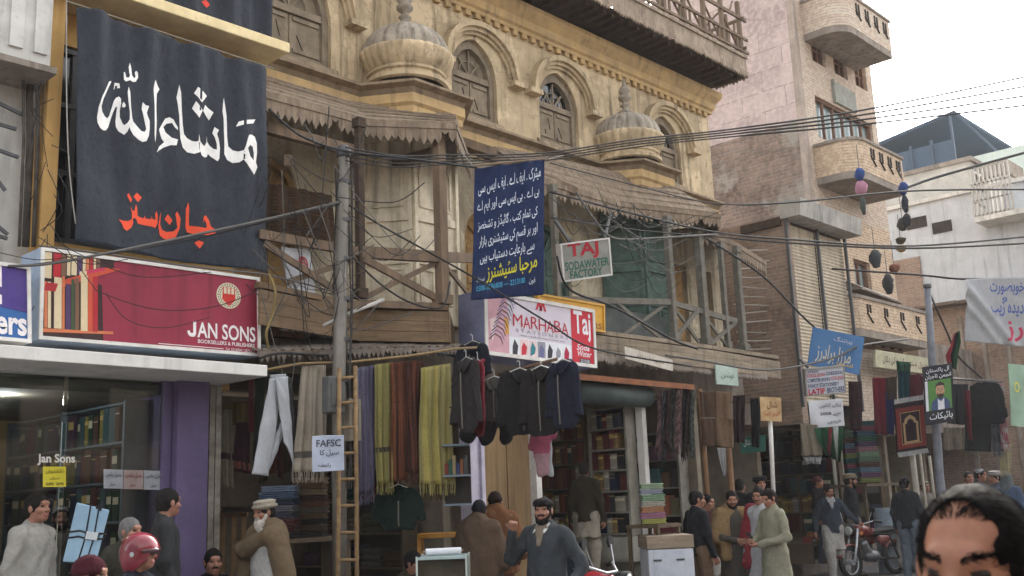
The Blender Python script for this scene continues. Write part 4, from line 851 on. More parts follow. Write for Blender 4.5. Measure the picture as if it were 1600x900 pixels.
# ------------------------------------------------------------------ sign boxes
def sign_box(name, label, tlp, trp, blp, pos, depth, face, frame, fw=.03, side=None, cat='sign', back=None):
    """box sign: corner pixels placed by pos(px,py); depth goes away from the viewer along back (default face normal)"""
    tl, tr, bl = pos(*tlp), pos(*trp), pos(*blp); B = Board(bl, bl+(tr-tl), tl); n = B.n if back is None else -V(back)
    c = [bl, bl+(tr-tl), tr, tl]; mid = (c[0]+c[1])/2
    root = thing(name, label, cat, mid-n*depth/2)
    mb = MB(); f0 = [p-n*depth for p in c]; f1 = [p-n*.004 for p in c]; mb.hexa([f0[0], f0[1], f1[1], f1[0], f0[3], f0[2], f1[2], f1[3]]); mb.build('sign_case', side or frame, root)
    mb = MB(); mb.add([B.at(0, 0, -.004), B.at(1, 0, -.004), B.at(1, 1, -.004), B.at(0, 1, -.004)], [(0, 1, 2, 3)]); mb.build('sign_face', face, root)
    mb = MB(); W_, H_ = B.x.length, B.y.length; a, b = fw/W_, fw/H_
    for u0, v0, u1, v1 in ((0, 0, 1, b), (0, 1-b, 1, 1), (0, b, a, 1-b), (1-a, b, 1, 1-b)):
        q = [B.at(u0, v0), B.at(u1, v0), B.at(u1, v1), B.at(u0, v1)]; mb.hexa([p-n*.008 for p in q]+[p+n*.012 for p in q])
    mb.build('sign_frame', frame, root); B.root = root; return B
WHITEP = mat('white_painted_metal', C(220, 218, 212), C(196, 192, 186), 5, .6, .1, stain=.2)
B = sign_box('shop_sign', 'long maroon illuminated sign reading JAN SONS with pictured books', (64, 386), (405, 434), (60, 530), lambda a, b: PY(a, b, 8.9), .42, mat('maroon_sign_face', C(146, 44, 66), C(126, 36, 56), 1.6, .5, .03, stain=.2, streak=.25), WHITEP, side=mat('pale_blue_case', C(168, 184, 204), C(140, 156, 178), 4, .7, .1), back=(0, 1, 0))
mb = MB(); T = B.text; HW = [cm(232, 226, 226, 'ink'), cm(216, 204, 176, 'ink'), cm(196, 56, 50, 'ink'), cm(90, 88, 84, 'ink')]
T(mb, 'AN SONS', .682, .975, .17, .36, 0, bold=.018); B.poly(mb, [(.636, .205), (.644, .178), (.658, .17), (.67, .18), (.676, .21), (.676, .358), (.662, .358), (.662, .225), (.656, .212), (.648, .222), (.646, .245), (.634, .24)], 0); T(mb, 'BOOKSELLERS & PUBLISHERS', .685, .97, .105, .15, 0, bold=.01); T(mb, 'Tel: 2210304 / 2571213', .82, .97, .045, .075, 0)
B.rect(mb, .5, .055, .81, .063, 0, 0); ci = lambda cx, cy, rx, ry, n=40: [(cx+rx*math.cos(2*math.pi*i/n), cy+ry*math.sin(2*math.pi*i/n)) for i in range(n)]
cx, cy, rx = .838, .72, .062; ry = rx*B.x.length/B.y.length*.95
B.poly(mb, ci(cx, cy, rx, ry), 1, .001); B.poly(mb, ci(cx, cy, rx*.74, ry*.74), 3, .002); B.poly(mb, ci(cx, cy, rx*.7, ry*.7), 1, .003)
B.poly(mb, [(cx-.03, cy+.1), (cx+.03, cy+.1), (cx+.034, cy-.05), (cx, cy-.13), (cx-.034, cy-.05)], 2, .004)
for k in range(3): B.poly(mb, [(cx-.026+k*.019, cy+.02), (cx-.012+k*.019, cy+.02), (cx-.012+k*.019, cy+.085), (cx-.019+k*.019, cy+.11), (cx-.026+k*.019, cy+.085)], 1, .005)
B.rect(mb, cx-.026, cy-.04, cx+.026, cy-.01, 1, .003)
for k in range(26): a = 2*math.pi*k/26; B.rect(mb, cx+rx*.86*math.cos(a)-.003, cy+ry*.86*math.sin(a)-.008, cx+rx*.86*math.cos(a)+.003, cy+ry*.86*math.sin(a)+.008, 3, .002)
mb.build('lettering', HW, B.root)
mb = MB(); BKC = [cm(*c, 'ink') for c in ((214, 196, 160), (176, 44, 52), (120, 90, 70), (206, 120, 80), (80, 60, 96), (70, 84, 60), (200, 84, 60), (60, 40, 40), (190, 60, 90))]
def bk(x0, y0, x1, y1, c, lean=0, d=0): B.poly(mb, [(x0, y0), (x1, y0), (x1+lean, y1), (x0+lean, y1)], c, .001+d)
B.poly(mb, [(.012, .56), (.2, .7), (.3, .86), (.3, .96), (.01, .96)], 7, -.001); B.poly(mb, [(.01, .02), (.26, .02), (.25, .66), (.2, .7), (.01, .56)], 7, -.0015)
B.poly(mb, [(.012, .5), (.33, .87), (.27, .87), (.012, .58)], 6, .0015); B.poly(mb, [(.012, .08), (.3, .12), (.3, .15), (.012, .12)], 3, .001)
for x, w, c in ((.013, .03, 0), (.05, .03, 1), (.082, .018, 2), (.104, .014, 0), (.122, .022, 0), (.147, .018, 4), (.168, .012, 0), (.182, .012, 3), (.197, .013, 1), (.213, .01, 0), (.226, .014, 2)): bk(x, .66+x*.62, x+w, .955, c)
for x, w, h, c in ((.02, .012, .5, 3), (.034, .012, .5, 0), (.058, .03, .56, 0), (.09, .01, .58, 3), (.104, .02, .5, 4), (.126, .014, .56, 5), (.142, .016, .58, 2), (.165, .028, .62, 0), (.194, .02, .63, 6), (.215, .02, .62, 1)): bk(x, .13, x+w, .13+h, c, -.004, .001)
bk(.013, .53, .06, .62, 1, .01, .0015); B.poly(mb, [(.16, .745), (.26, .83), (.262, .87), (.162, .79)], 8, .002); B.poly(mb, [(.155, .74), (.185, .76), (.185, .8), (.155, .785)], 0, .0025)
mb.build('picture_of_books', BKC, B.root)
B = sign_box('shop_sign', 'blue and purple sign ending in the letters ers at the far left', (-90, 397), (47, 416), (-90, 524), lambda a, b: PY(a, b, 8.75), .25, flat('blue_sign_face', C(44, 96, 158), .5), WHITEP, back=(0, 1, 0))
mb = MB(); B.poly(mb, [(.02, .52), (.985, .38), (.985, .97), (.02, .97)], 1, -.001); B.poly(mb, [(.3, .5), (.66, .46), (.66, .97), (.3, .97)], 0, .0); B.poly(mb, [(.6, .6), (.8, .52), (.84, .97), (.74, .97), (.72, .66), (.6, .7)], 1, .001); T = B.text
T(mb, 'sellers', .2, .95, .08, .4, 0, bold=.03); mb.build('lettering', [HW[0], cm(78, 62, 130, 'ink')], B.root)
B = sign_box('shop_sign', 'white and red stationery sign reading MARHABA beside a Taj Soda Water panel', (756, 452), (928, 484), (758, 554), lambda a, b: PY(a, b, 8.62), .45, mat('white_sign_face', C(214, 206, 216), C(198, 190, 204), 2, .5, .03, stain=.14, streak=.2), WHITEP, side=mat('mauve_grey_case', C(132, 136, 166), C(112, 116, 146), 4, .7, .1), back=(0, 1, 0), fw=.045)
mb = MB(); T = B.text
IK = [cm(176, 40, 70, 'ink'), cm(230, 232, 236, 'ink'), cm(196, 46, 62, 'ink'), cm(60, 60, 66, 'ink'), cm(206, 160, 170, 'ink'), cm(216, 160, 70, 'ink'), cm(60, 130, 140, 'ink'), cm(150, 150, 160, 'ink'), cm(232, 206, 206, 'ink'), cm(110, 110, 150, 'ink')]
B.rect(mb, .765, .02, .978, .975, 2, -.001); T(mb, 'Taj', .79, .955, .42, .93, 1, bold=.02, keep=False); T(mb, 'Soda', .81, .935, .27, .37, 1, shear=.3, bold=.01); T(mb, 'Water', .82, .955, .165, .265, 1, shear=.3, bold=.01); B.rect(mb, .835, .06, .94, .13, 3, 0); T(mb, '2210100', .845, .93, .07, .12, 1, d=.001)
u = 0
for ch, w in zip('MARHABA', (1.3, 1, 1, 1.05, 1, 1, 1)):
    s = .505/7.35*w; x0 = .235+u; dz = -.008 if ch in 'AH' else .008
    T(mb, ch, x0+.005, x0+s*.93+.005, .5+dz-.015, .69+dz-.015, 8, bold=.0, d=.0005); T(mb, ch, x0, x0+s*.93, .5+dz, .69+dz, 0, bold=.0, d=.001); u += s
T(mb, 'S T A T I O N E R S', .26, .73, .415, .47, 7, bold=.004); T(mb, 'Deals in all office & school stationery items', .3, .7, .355, .385, 3)
for k, dx in enumerate((0, .035)): B.poly(mb, [(.435+dx, .82), (.452+dx, .82), (.468+dx, .9), (.482+dx, .82), (.5+dx, .82), (.478+dx, .96), (.462+dx, .96)], 2, .0005)
B.rect(mb, .2, .02, .76, .33, 1, -.002)
for k, c in enumerate((3, 2, 6, 9, 3, 7, 0)):
    x = .215+k*.077; B.rect(mb, x, .03, x+.07, .315, (1, 8, 8, 7, 1, 1, 1)[k], -.0005); B.poly(mb, [(x+.01, .06), (x+.05, .05+.03*(k % 3)), (x+.06, .2), (x+.03, .3-.03*(k % 2)), (x+.012, .18)], c, .0005)
B.poly(mb, [(.02, .03), (.2, .03), (.2, .5), (.19, .95), (.13, .965), (.02, .965)], 4, -.002); B.rect(mb, .165, .36, .2, .62, 5, 0); B.poly(mb, [(.06, .2), (.11, .62), (.04, .55)], 8, .0005)
for k in range(11):
    z = .25+k*.065; x = .03+.011*k; B.poly(mb, [(x, z), (x+.05, z+.1), (x+.1, z+.05), (x+.12, z-.06), (x+.115, z-.06), (x+.095, z+.035), (x+.05, z+.08), (x+.007, z-.01)], 9 if k % 2 else 3, .001)
mb.build('lettering', IK, B.root)
mb = MB(); mb.beam(PY(720, 500, 9.5), PY(758, 505, 9.05), .05, .05); mb.build('bracket', IRON, B.root)
B = sign_box('shop_sign', 'amber yellow sign board half hidden behind the red and white stationery sign', (840, 458), (944, 476), (840, 505), lambda a, b: PY(a, b, 8.98), .06, mat('amber_paint', C(214, 160, 44), C(190, 140, 40), 3, .6, .1, stain=.2), flat('amber_frame', C(196, 146, 44), .6))
mb = MB(); B.text(mb, 'Sodas', .6, .95, .1, .4, 0); mb.build('lettering', cm(120, 76, 40, 'ink'), B.root)
B = sign_box('hanging_sign', 'projecting white box sign reading TAJ in red over SODAWATER FACTORY', (875, 381), (952, 371), (880, 441), lambda a, b: PD(a, b, 13.1+.2*(a-875)/77), .16, mat('old_white_paint', C(150, 150, 142), C(124, 124, 116), 6, .7, .1, stain=.25), WHITEP, fw=.02)
mb = MB(); T = B.text; T(mb, 'TAJ', .14, .76, .52, .97, 0, bold=.03, d=.001); T(mb, 'SODAWATER', .06, .95, .28, .5, 1, bold=.02, slope=.0); T(mb, 'FACTORY', .15, .8, .05, .26, 1, bold=.02); mb.build('lettering', [cm(170, 44, 56, 'ink'), cm(40, 100, 88, 'ink')], B.root)
mb = MB(); a = PD(900, 376, 13.3); mb.beam(a+V((0, .1, .0)), PY(868, 345, 9.05), .04, .04); mb.beam(PD(945, 372, 13.3), PY(955, 330, 9.2), .03, .03); mb.build('bracket', IRON, B.root)
B = sign_box('hanging_sign', 'white box sign of a bookshop with LATIF lettered in red', (1257, 577), (1319, 571), (1260, 620), lambda a, b: PD(a, b, 17.5), .14, mat('latif_white', C(186, 188, 196), C(170, 172, 182), 5, .7, .1), mat('aluminium_edge', C(150, 146, 138), rough=.5), fw=.02)
mb = MB(); T = B.text; T(mb, 'LAW BOOKS', .06, .34, .84, .92, 1, bold=.01); T(mb, 'SCHOOL BOOKS', .05, .5, .68, .81, 0, bold=.02); T(mb, 'COURSE BOOKS', .53, .95, .7, .83, 1, bold=.02); T(mb, 'COMPUTER BOOKS', .05, .62, .5, .63, 1, bold=.02); T(mb, 'COLLEGE', .65, .96, .52, .64, 0, bold=.02); T(mb, 'FANCY STATIONERY', .06, .84, .3, .44, 1, bold=.02); T(mb, 'LATIF', .06, .48, .05, .26, 0, bold=.04); T(mb, 'BROTHERS', .53, .96, .06, .26, 1, bold=.02); mb.build('lettering', [cm(178, 50, 66, 'ink'), cm(60, 70, 104, 'ink')], B.root)
mb = MB(); mb.beam(PD(1262, 574, 17.6), PD(1250, 560, 18.4), .04, .04); mb.build('bracket', IRON, B.root)
def paper_sign(name, label, tl, tr, bl, pos, m, inks, lines, th=.02, curl=.0, cat='sign'):
    a, b, c = pos(*tl), pos(*tr), pos(*bl); B = Board(c, c+(b-a), a); q = [B.at(0, 0, -.004), B.at(1, 0, -.004), B.at(1, 1, -.004), B.at(0, 1, -.004)]; mb = MB()
    nu = 12; vs = []
    for s in (0, 1):
        for j in range(nu+1):
            for i in range(nu+1): vs.append(B.at(i/nu, j/nu, -.004-th*s+curl*math.sin(i/nu*5+j/nu*3)))
    k = (nu+1)**2; fs = [(j*(nu+1)+i, j*(nu+1)+i+1, (j+1)*(nu+1)+i+1, (j+1)*(nu+1)+i) for j in range(nu) for i in range(nu)]; fs += [tuple(x+k for x in f[::-1]) for f in fs]
    ring = [i for i in range(nu+1)]+[j*(nu+1)+nu for j in range(1, nu+1)]+[nu*(nu+1)+i for i in range(nu-1, -1, -1)]+[j*(nu+1) for j in range(nu-1, 0, -1)]
    fs += [(ring[i], ring[(i+1) % len(ring)], ring[(i+1) % len(ring)]+k, ring[i]+k) for i in range(len(ring))]
    mb.add(vs, fs); o = tag(mb.build(name, m), label, cat); L = MB(); B.off += curl+.001
    for s, u0, u1, v0, v1, mi in lines: B.text(L, s, u0, u1, v0, v1, mi, bold=.012)
    if lines: L.build('lettering', [cm(*c, 'ink') for c in inks], o)
    B.root = o; return B
PAPER = mat('paper_white', C(206, 208, 212), C(188, 190, 196), 6, .8, .1, stain=.12)
paper_sign('paper_sign', 'white paper sheet of Urdu lines hung under the bookshop box sign', (1263, 627), (1316, 623), (1267, 669), lambda a, b: PD(a, b, 17.4), PAPER, [(60, 62, 74), (150, 50, 60)], [(wj('پرانی کتابیں'), .3, .93, .7, .88, 0), ('2008 '+ar('سے'), .3, .9, .4, .56, 0), (wj('خریدیں'), .5, .9, .1, .26, 0)], curl=.012)
paper_sign('paper_sign', 'pale paper sheet with hand lettered capitals tied to the ladder pole', (488, 682), (537, 680), (488, 737), lambda a, b: PD(a, b, 9.6), mat('pale_blue_paper', C(186, 194, 210), C(168, 178, 196), 6, .8, .1, stain=.1), [(52, 52, 60)], [('FAFSC', .14, .92, .7, .9, 0), (wj('سیل کا'), .25, .85, .42, .62, 0), (wj('رابطہ'), .2, .6, .1, .24, 0)], curl=.012)
paper_sign('painted_board', 'blue painted signboard with white brush script leaning below the shutter', (1271, 511), (1351, 527), (1262, 570), lambda a, b: PD(a, b, 17.9), mat('sign_blue', C(82, 124, 168), C(64, 102, 150), 2, .7, .1, stain=.15), [(206, 200, 180), (190, 190, 206), (196, 170, 90)], [(wj('مرزا برادرز'), .12, .8, .12, .62, 0), (wj('پرنٹنگ'), .42, .78, .72, .88, 1), (ar('سٹور'), .5, .86, .1, .3, 2)], th=.04)
B = paper_sign('cloth_sign', 'tan square cloth sign on a white pole with orange script', (1187, 620), (1220, 622), (1189, 657), lambda a, b: PD(a, b, 16.2), mat('tan_cloth_sign', C(206, 178, 136), C(178, 146, 104), 9, .9, .2), [(176, 86, 50), (120, 84, 52)], [(wj('گرم کپڑا'), .12, .9, .18, .42, 0), (wj('شال'), .3, .8, .5, .85, 1)], curl=.01)
mb = MB(); mb.tube([PD(1203, 655, 16.3), PD(1206, 715, 16.3), PD(1212, 850, 16.3)], .035, 10); mb.build('pole', WHITEP, B.root, smooth=True)
paper_sign('painted_board', 'cream signboard of small Urdu lettering beneath the brick balcony', (1368, 546), (1453, 560), (1368, 573), lambda a, b: PY(a, b, 9.8), mat('cream_board', C(186, 182, 154), C(158, 154, 130), 5, .8, .1, stain=.3), [(110, 60, 60), (70, 70, 66)], [(wj('کپڑے کی دکان'), .12, .5, .2, .75, 1), (wj('جنرل سٹور'), .55, .95, .25, .7, 0)], th=.05)
paper_sign('paper_sign', 'small white poster with a red round emblem on the veranda rail', (440, 385), (483, 391), (452, 462), lambda a, b: PY(a, b, 9.15), PAPER, [(176, 50, 54)], [('O', .5, .85, .55, .85, 0), ('8', .6, .75, .62, .8, 0)], curl=.01)
paper_sign('painted_board', 'green teal signboard with white script hanging in the dim cloth shop', (1157, 684), (1196, 680), (1158, 709), lambda a, b: PD(a, b, 16.6), mat('teal_board', C(44, 96, 84), C(36, 80, 72), 5, .8), [(196, 200, 196)], [(wj('گل شال'), .12, .6, .4, .9, 0)])
paper_sign('painted_board', 'pale bleached signboard hung under the veranda next to the tin valance', (976, 541), (1051, 562), (977, 560), lambda a, b: PY(a, b, 8.85), mat('bleached_board', C(196, 190, 178), C(170, 160, 146), 6, .8, .2, stain=.3), [(140, 120, 110)], [(wj('سوڈا واٹر'), .2, .8, .3, .7, 0)])
paper_sign('glass_notice', 'pale greenish notice panel fixed below the veranda corner', (1118, 570), (1152, 574), (1120, 600), lambda a, b: PY(a, b, 8.9), mat('notice_green', C(168, 186, 176), C(146, 162, 152), 5, .6), [(90, 110, 100)], [(wj('نوٹس'), .2, .8, .3, .7, 0)], cat='notice')
# portrait poster on the grey street pole (a plain made-up face)
B = paper_sign('portrait_poster', 'black and green poster with a bearded portrait wrapped on the street pole', (1441, 574), (1487, 567), (1446, 665), lambda a, b: PD(a, b, 19.0), mat('poster_black', C(40, 42, 50), C(34, 36, 44), 5, .7), [(220, 222, 226), (86, 132, 70), (186, 146, 120), (60, 50, 46), (214, 216, 222), (70, 84, 120)], [(wj('آل پاکستان'), .1, .9, .87, .97, 0), (wj('انجمن تاجران'), .06, .94, .77, .86, 0), (wj('بائیکاٹ'), .14, .92, .06, .2, 0)], curl=.02, cat='poster')
mb = MB(); e = lambda cx, cy, rx, ry: [(cx+rx*math.cos(t), cy+ry*math.sin(t)) for t in np.linspace(0, 2*math.pi, 28)[:-1]]
B.rect(mb, .04, .24, .13, .75, 4, 0); B.rect(mb, .14, .24, .92, .75, 1, 0); B.poly(mb, [(.2, .241), (.24, .38), (.42, .45), (.7, .44), (.84, .36), (.86, .241)], 5, .001); B.poly(mb, [(.44, .241), (.44, .43), (.55, .38), (.66, .43), (.66, .241)], 4, .002)
B.poly(mb, e(.54, .565, .15, .12), 2, .003); B.poly(mb, [(.38, .59), (.4, .68), (.54, .72), (.68, .68), (.7, .59), (.65, .65), (.43, .65)], 3, .004); B.poly(mb, [(.42, .53), (.44, .46), (.54, .43), (.64, .46), (.66, .53), (.6, .5), (.54, .515), (.48, .5)], 3, .004)
for x in (.485, .595): B.rect(mb, x-.03, .575, x+.03, .585, 3, .005); B.rect(mb, x-.035, .6, x+.035, .607, 3, .005)
B.rect(mb, .53, .535, .55, .57, 3, .0045); mb.build('portrait', [cm(*c, 'ink') for c in [(220, 222, 226), (86, 132, 70), (186, 146, 120), (60, 50, 46), (214, 216, 222), (70, 84, 120)]], B.root)
paper_sign('notice_banner', 'pale green notice banner with rows of script at the right edge', (1575, 568), (1650, 576), (1580, 665), lambda a, b: PD(a, b, 19.5), mat('notice_pale_green', C(160, 186, 164), C(140, 168, 146), 4, .8), [(120, 130, 100), (226, 220, 90), (150, 110, 96)], [(wj('خوشخبری آج'), .3, .95, .6, .9, 2), (ar('سیل'), .3, .9, .2, .5, 0), ('O', .1, .2, .55, .72, 1)], curl=.02, cat='banner')
# flags
def flag(label, px, dep, cols, group=None):
    """strip flag: polygon rows of pixels, left and right edges"""
    n = len(px); mb = MB(); nv = 10; k = len(cols)
    L = [PD(a, b, dep) for a, b, _, _ in px]; R = [PD(c, d, dep-.1) for _, _, c, d in px]; vs = []
    for i in range(n):
        for j in range(nv+1): p = L[i].lerp(R[i], j/nv); vs.append(p+V((-.7, -.7, 0))*.04*math.sin(j*1.3+i))
    for i in range(n-1):
        for j in range(nv): mb.add([vs[i*(nv+1)+j], vs[i*(nv+1)+j+1], vs[(i+1)*(nv+1)+j+1], vs[(i+1)*(nv+1)+j]], [(0, 1, 2, 3)], min(k-1, j*k//nv))
    o = mb.build('flag', [cm(*c) for c in cols], smooth=True); md = o.modifiers.new('s', 'SOLIDIFY'); md.thickness = .004; return tag(o, label, 'flag', group)
flag('red black and green party flag drooping beside the grey street pole', [(1490, 522, 1499, 517), (1484, 540, 1500, 535), (1476, 556, 1496, 556), (1480, 566, 1494, 580)], 19.3, [(190, 44, 62), (40, 40, 48), (40, 96, 66)])
flag('dark green flag with a white band hanging under the paper sheet', [(1284, 668, 1318, 666), (1290, 690, 1316, 690), (1300, 716, 1312, 722)], 17.2, [(36, 92, 60), (44, 104, 68), (196, 200, 196), (36, 88, 58)])
flag('green and red pennant hanging next to the cream cloth bag', [(1272, 670, 1300, 668), (1278, 690, 1298, 688), (1290, 712, 1296, 708)], 17.25, [(40, 110, 76), (36, 92, 62), (150, 44, 60)])
# ------------------------------------------------------------------ shop rooms at street level
mb = MB(); mb.box(6.06, 12.6, .151, 16.1, 12.8, 3.23); mb.build('shop_back_wall', SHOPW, ob)
BX = 12.75      # right wall of the stationery bookshop
for x in (8.95, BX+.02, 14.6): mb = MB(); mb.box(x, 9.72, .151, x+.12, 12.59, 3.23); mb.build('shop_partition', SHOPW, ob)
mb = MB(); mb.box(16.12, 11.4, .151, 16.24, 12.6, 3.24); mb.build('shop_side_wall', SHOPW, ob)
mb = MB(); mb.box(5.0, 9.95, .152, 5.12, 12.49, 2.92); mb.build('shop_side_wall', SHOPW, jb); mb = MB(); mb.box(2.0, 9.4, 2.8, 4.98, 12.48, 2.9); mb.build('shop_ceiling', SHOPW, jb); mb = MB(); mb.box(1.9, 9.4, .152, 2.0, 12.6, 2.9); mb.build('shop_left_wall', SHOPW, jb)
a, b = PY(735, 700, 9.3), PY(757, 700, 9.3); mb = MB(); mb.box(a.x, 9.3, .152, a.x+.11, 9.5, 2.62); mb.box(a.x+.113, 9.34, .152, b.x-.06, 9.46, 2.6); mb.box(b.x-.057, 9.3, .152, b.x, 9.5, 2.62); mb.build('white_pilaster', mat('lilac_white', C(206, 202, 216), C(186, 180, 200), 6, .8, .1), ob)
a2, b2 = PY(759, 700, 9.5), PY(830, 700, 9.5); mb = MB(); mb.box(a2.x, 9.55, .152, (a2.x+b2.x)/2-.01, 9.7, 2.75); mb.box((a2.x+b2.x)/2+.01, 9.55, .152, b2.x, 9.7, 2.8); mb.build('boarded_wall', mat('plywood_board', C(160, 134, 98), C(130, 106, 76), 5, .9, .3, sc=(1, 1, .3), stain=.35, streak=.4), ob)
for px, w in ((836, .1), (1005, .1)): p = PY(px, 700, 9.35); mb = MB(); mb.box(p.x-w/2, 9.3, .152, p.x+w/2, 9.42, 3.2); mb.build('shop_post', WHITEP, ob)
for px in (327, 337): p = PY(px, 700, 9.45); mb = MB(); mb.box(p.x-.03, 9.4, .152, p.x+.03, 9.5, 3.2); mb.build('shutter_channel', mat('worn_white_metal', C(170, 164, 152), C(120, 112, 100), 8, .7, .2), ob)
p, q = PY(905, 612, 9.2), PY(1014, 620, 9.2); mb = MB(); mb.tube([(p.x, 9.25, 3.12), (q.x, 9.25, 3.12)], .16, 14); mb.build('shutter_roll', mat('green_shutter', C(70, 82, 78), C(54, 64, 62), 5, .6, .1), ob, smooth=True)
# shops beyond the alley
hb2 = thing('shop_row', 'row of dim shops beyond the ochre building with goods hung at their fronts', 'building', (22, 12, 0))
mb = MB(); mb.box(AX+.4, 13.4, .05, 34, 13.6, 3.6); mb.build('back_wall', SHOPW, hb2); mb = MB(); mb.box(AX+.25, 10.6, 3.0, 28.9, 13.39, 3.2); mb.build('ceiling', SHOPW, hb2)
for x in (AX+.5, 22.3, 24.4, 26.6): mb = MB(); mb.box(x, 10.9, .31, x+.14, 13.39, 2.99); mb.build('partition', SHOPW, hb2)
mb = MB(); mb.box(AX+.3, 10.7, .0, 28.9, 10.95, .5); mb.build('plinth', CONC, hb2)
mb = MB(); mb.box(16.3, 12.62, .05, AX+.3, 12.75, 3.3); mb.build('back_wall', SHOPW, hb2)
mb = MB(); mb.box(25.35, 9.9, 2.9, 28.95, 10.6, 3.3); mb.box(25.35, 10.2, 3.301, 28.95, 10.5, 5.2); mb.build('lintel', CONC, hb2)
# ------------------------------------------------------------------ books
BOOKCOL = [(120, 36, 40), (40, 60, 96), (44, 88, 66), (166, 130, 60), (150, 76, 40), (86, 44, 88), (190, 182, 160), (46, 46, 54), (70, 112, 120), (176, 160, 50), (110, 70, 50), (160, 60, 80)]
BOOKNAME = ['red', 'blue', 'green', 'tan', 'orange brown', 'purple', 'cream', 'black', 'teal', 'yellow', 'brown', 'pink']
PAGES = mat('book_pages', C(206, 196, 170), C(186, 174, 146), 20, .9, .1, stain=0); GOLD = flat('spine_gilt', C(200, 170, 100), .5)
def book_mesh(k):
    """unit book: spine on -x face, thickness along y (0..1), height z (0..1), depth x (0..1)"""
    m = MB(); m.box(.06, .09, .02, .97, .91, .98, 1)
    for y0, y1 in ((0, .085), (.915, 1)): m.box(.04, y0, 0, 1, y1, 1, 0)
    sp = [(.04, 0), (.012, .14), (0, .5), (.012, .86), (.04, 1), (.06, 1), (.06, 0)]; m.prism(sp, 0, 1, 0, frame=lambda x, y, z: (x, y, z))
    for z0, z1 in (((.12, .15), (.7, .84)), ((.8, .83),), ((.55, .8),))[k % 3]: m.prism([(x-.006, y) for x, y in sp[:5]]+[(.03, 1.002), (.03, -.002)], z0, z1, 2 if k % 2 else (1 if k % 4 else 0), frame=lambda x, y, z: (x, y, z))
    o = m.build('book', [cm(*BOOKCOL[k]), PAGES, GOLD], base=(0, 0, 0)); o.location = (0, 0, 0); me = o.data; bpy.data.objects.remove(o); return me
BM = [book_mesh(k) for k in range(12)]
ROWN = ['bottom', 'second', 'third', 'fourth', 'fifth', 'sixth', 'top']
def books(x, y0, y1, z, hmax, tmin, tmax, where, row, group, palette=range(12)):
    y = y1; pal = list(palette)
    while y > y0+tmax:
        t = random.uniform(tmin, tmax); k = random.choice(pal)
        if random.random() < .06: y -= t; continue
        o = bpy.data.objects.new('book', BM[k]); COL.objects.link(o); y -= t+.003; dp = random.uniform(.15, .2); o.location = (x+.2-dp, y, z); o.scale = (dp, t, hmax*random.uniform(.72, .97))
        tag(o, '%s book on the %s shelf of the %s' % (BOOKNAME[k], row, where), 'book', group)
def shelf_unit(name, label, x, y0, y1, z0, z1, n, m, parent_cols=(), d=.24, posts=2):
    r = thing(name, label, 'bookshelf', (x+d/2, (y0+y1)/2, z0)); zs = [z0+(z1-z0)*k/n for k in range(n+1)]
    for z in zs: b = MB(); b.box(x, y0, z-.022, x+d, y1, z); b.build('shelf', m, r)
    for k in range(posts+1): y = y0+(y1-y0)*k/posts; b = MB(); b.box(x-.004, y-.02, z0-.03, x+d, y+.02, z1+.02); b.build('upright', m, r)
    b = MB(); b.box(x+d+.001, y0, z0, x+d+.02, y1, z1); b.build('back_panel', DARK, r); return zs
SHW = mat('shelf_wood', C(96, 82, 64), C(74, 62, 48), 8, .7, .2, sc=(1, 4, 1)); SHB = mat('shelf_blue_grey', C(110, 124, 134), C(90, 102, 112), 6, .7, .1)
zs = shelf_unit('bookshelf', 'long dark bookshelf of coloured volumes behind the shop glass beside the mauve pillar', 4.72, 9.6, 12.4, .5, 2.75, 6, SHB)
for k, z in enumerate(zs[:-1]): books(4.7, 9.64, 12.36, z+.003, .35, .07, .14, 'glass fronted bookshop', ROWN[k], 'books behind the bookshop glass', [1, 2, 8, 7, 0, 9, 10, 5, 1, 8, 2])
zs = shelf_unit('bookshelf', 'tall wall bookshelf of red and orange volumes behind the man in the doorway', BX-.24, 10.35, 12.5, 1.1, 2.95, 5, SHW)
for k, z in enumerate(zs[:-1]): books(BX-.26, 10.38, 12.47, z+.003, .34, .055, .11, 'open bookshop', ROWN[k], 'books in the open bookshop', [0, 0, 3, 4, 4, 9, 6, 1, 10, 11, 2])
zs = shelf_unit('bookshelf', 'narrow pale shelf of paperbacks next to the white shop post', BX-.3, 9.5, 10.2, 1.15, 3.0, 6, mat('pale_shelf', C(150, 146, 134), C(128, 124, 112), 7, .7), d=.22, posts=1)
for k, z in enumerate(zs[:-1]): books(BX-.32, 9.54, 10.17, z+.003, .29, .08, .13, 'narrow pale bookshelf', ROWN[k], 'books on the narrow pale shelf', [6, 0, 3, 1, 7, 6, 11])
zs = shelf_unit('bookshelf', 'dark bookshelf behind the white pole with a row of ochre binders low down', 22.02, 10.95, 13.0, .75, 2.9, 5, SHW)
for k, z in enumerate(zs[:-1]): books(22.0, 11.0, 12.95, z+.003, .4, *((.1, .15) if k == 1 else (.12, .22)), 'far bookshop', ROWN[k], 'books in the far bookshop', [3, 3, 4, 6, 9] if k == 1 else [7, 1, 2, 10, 0, 8])
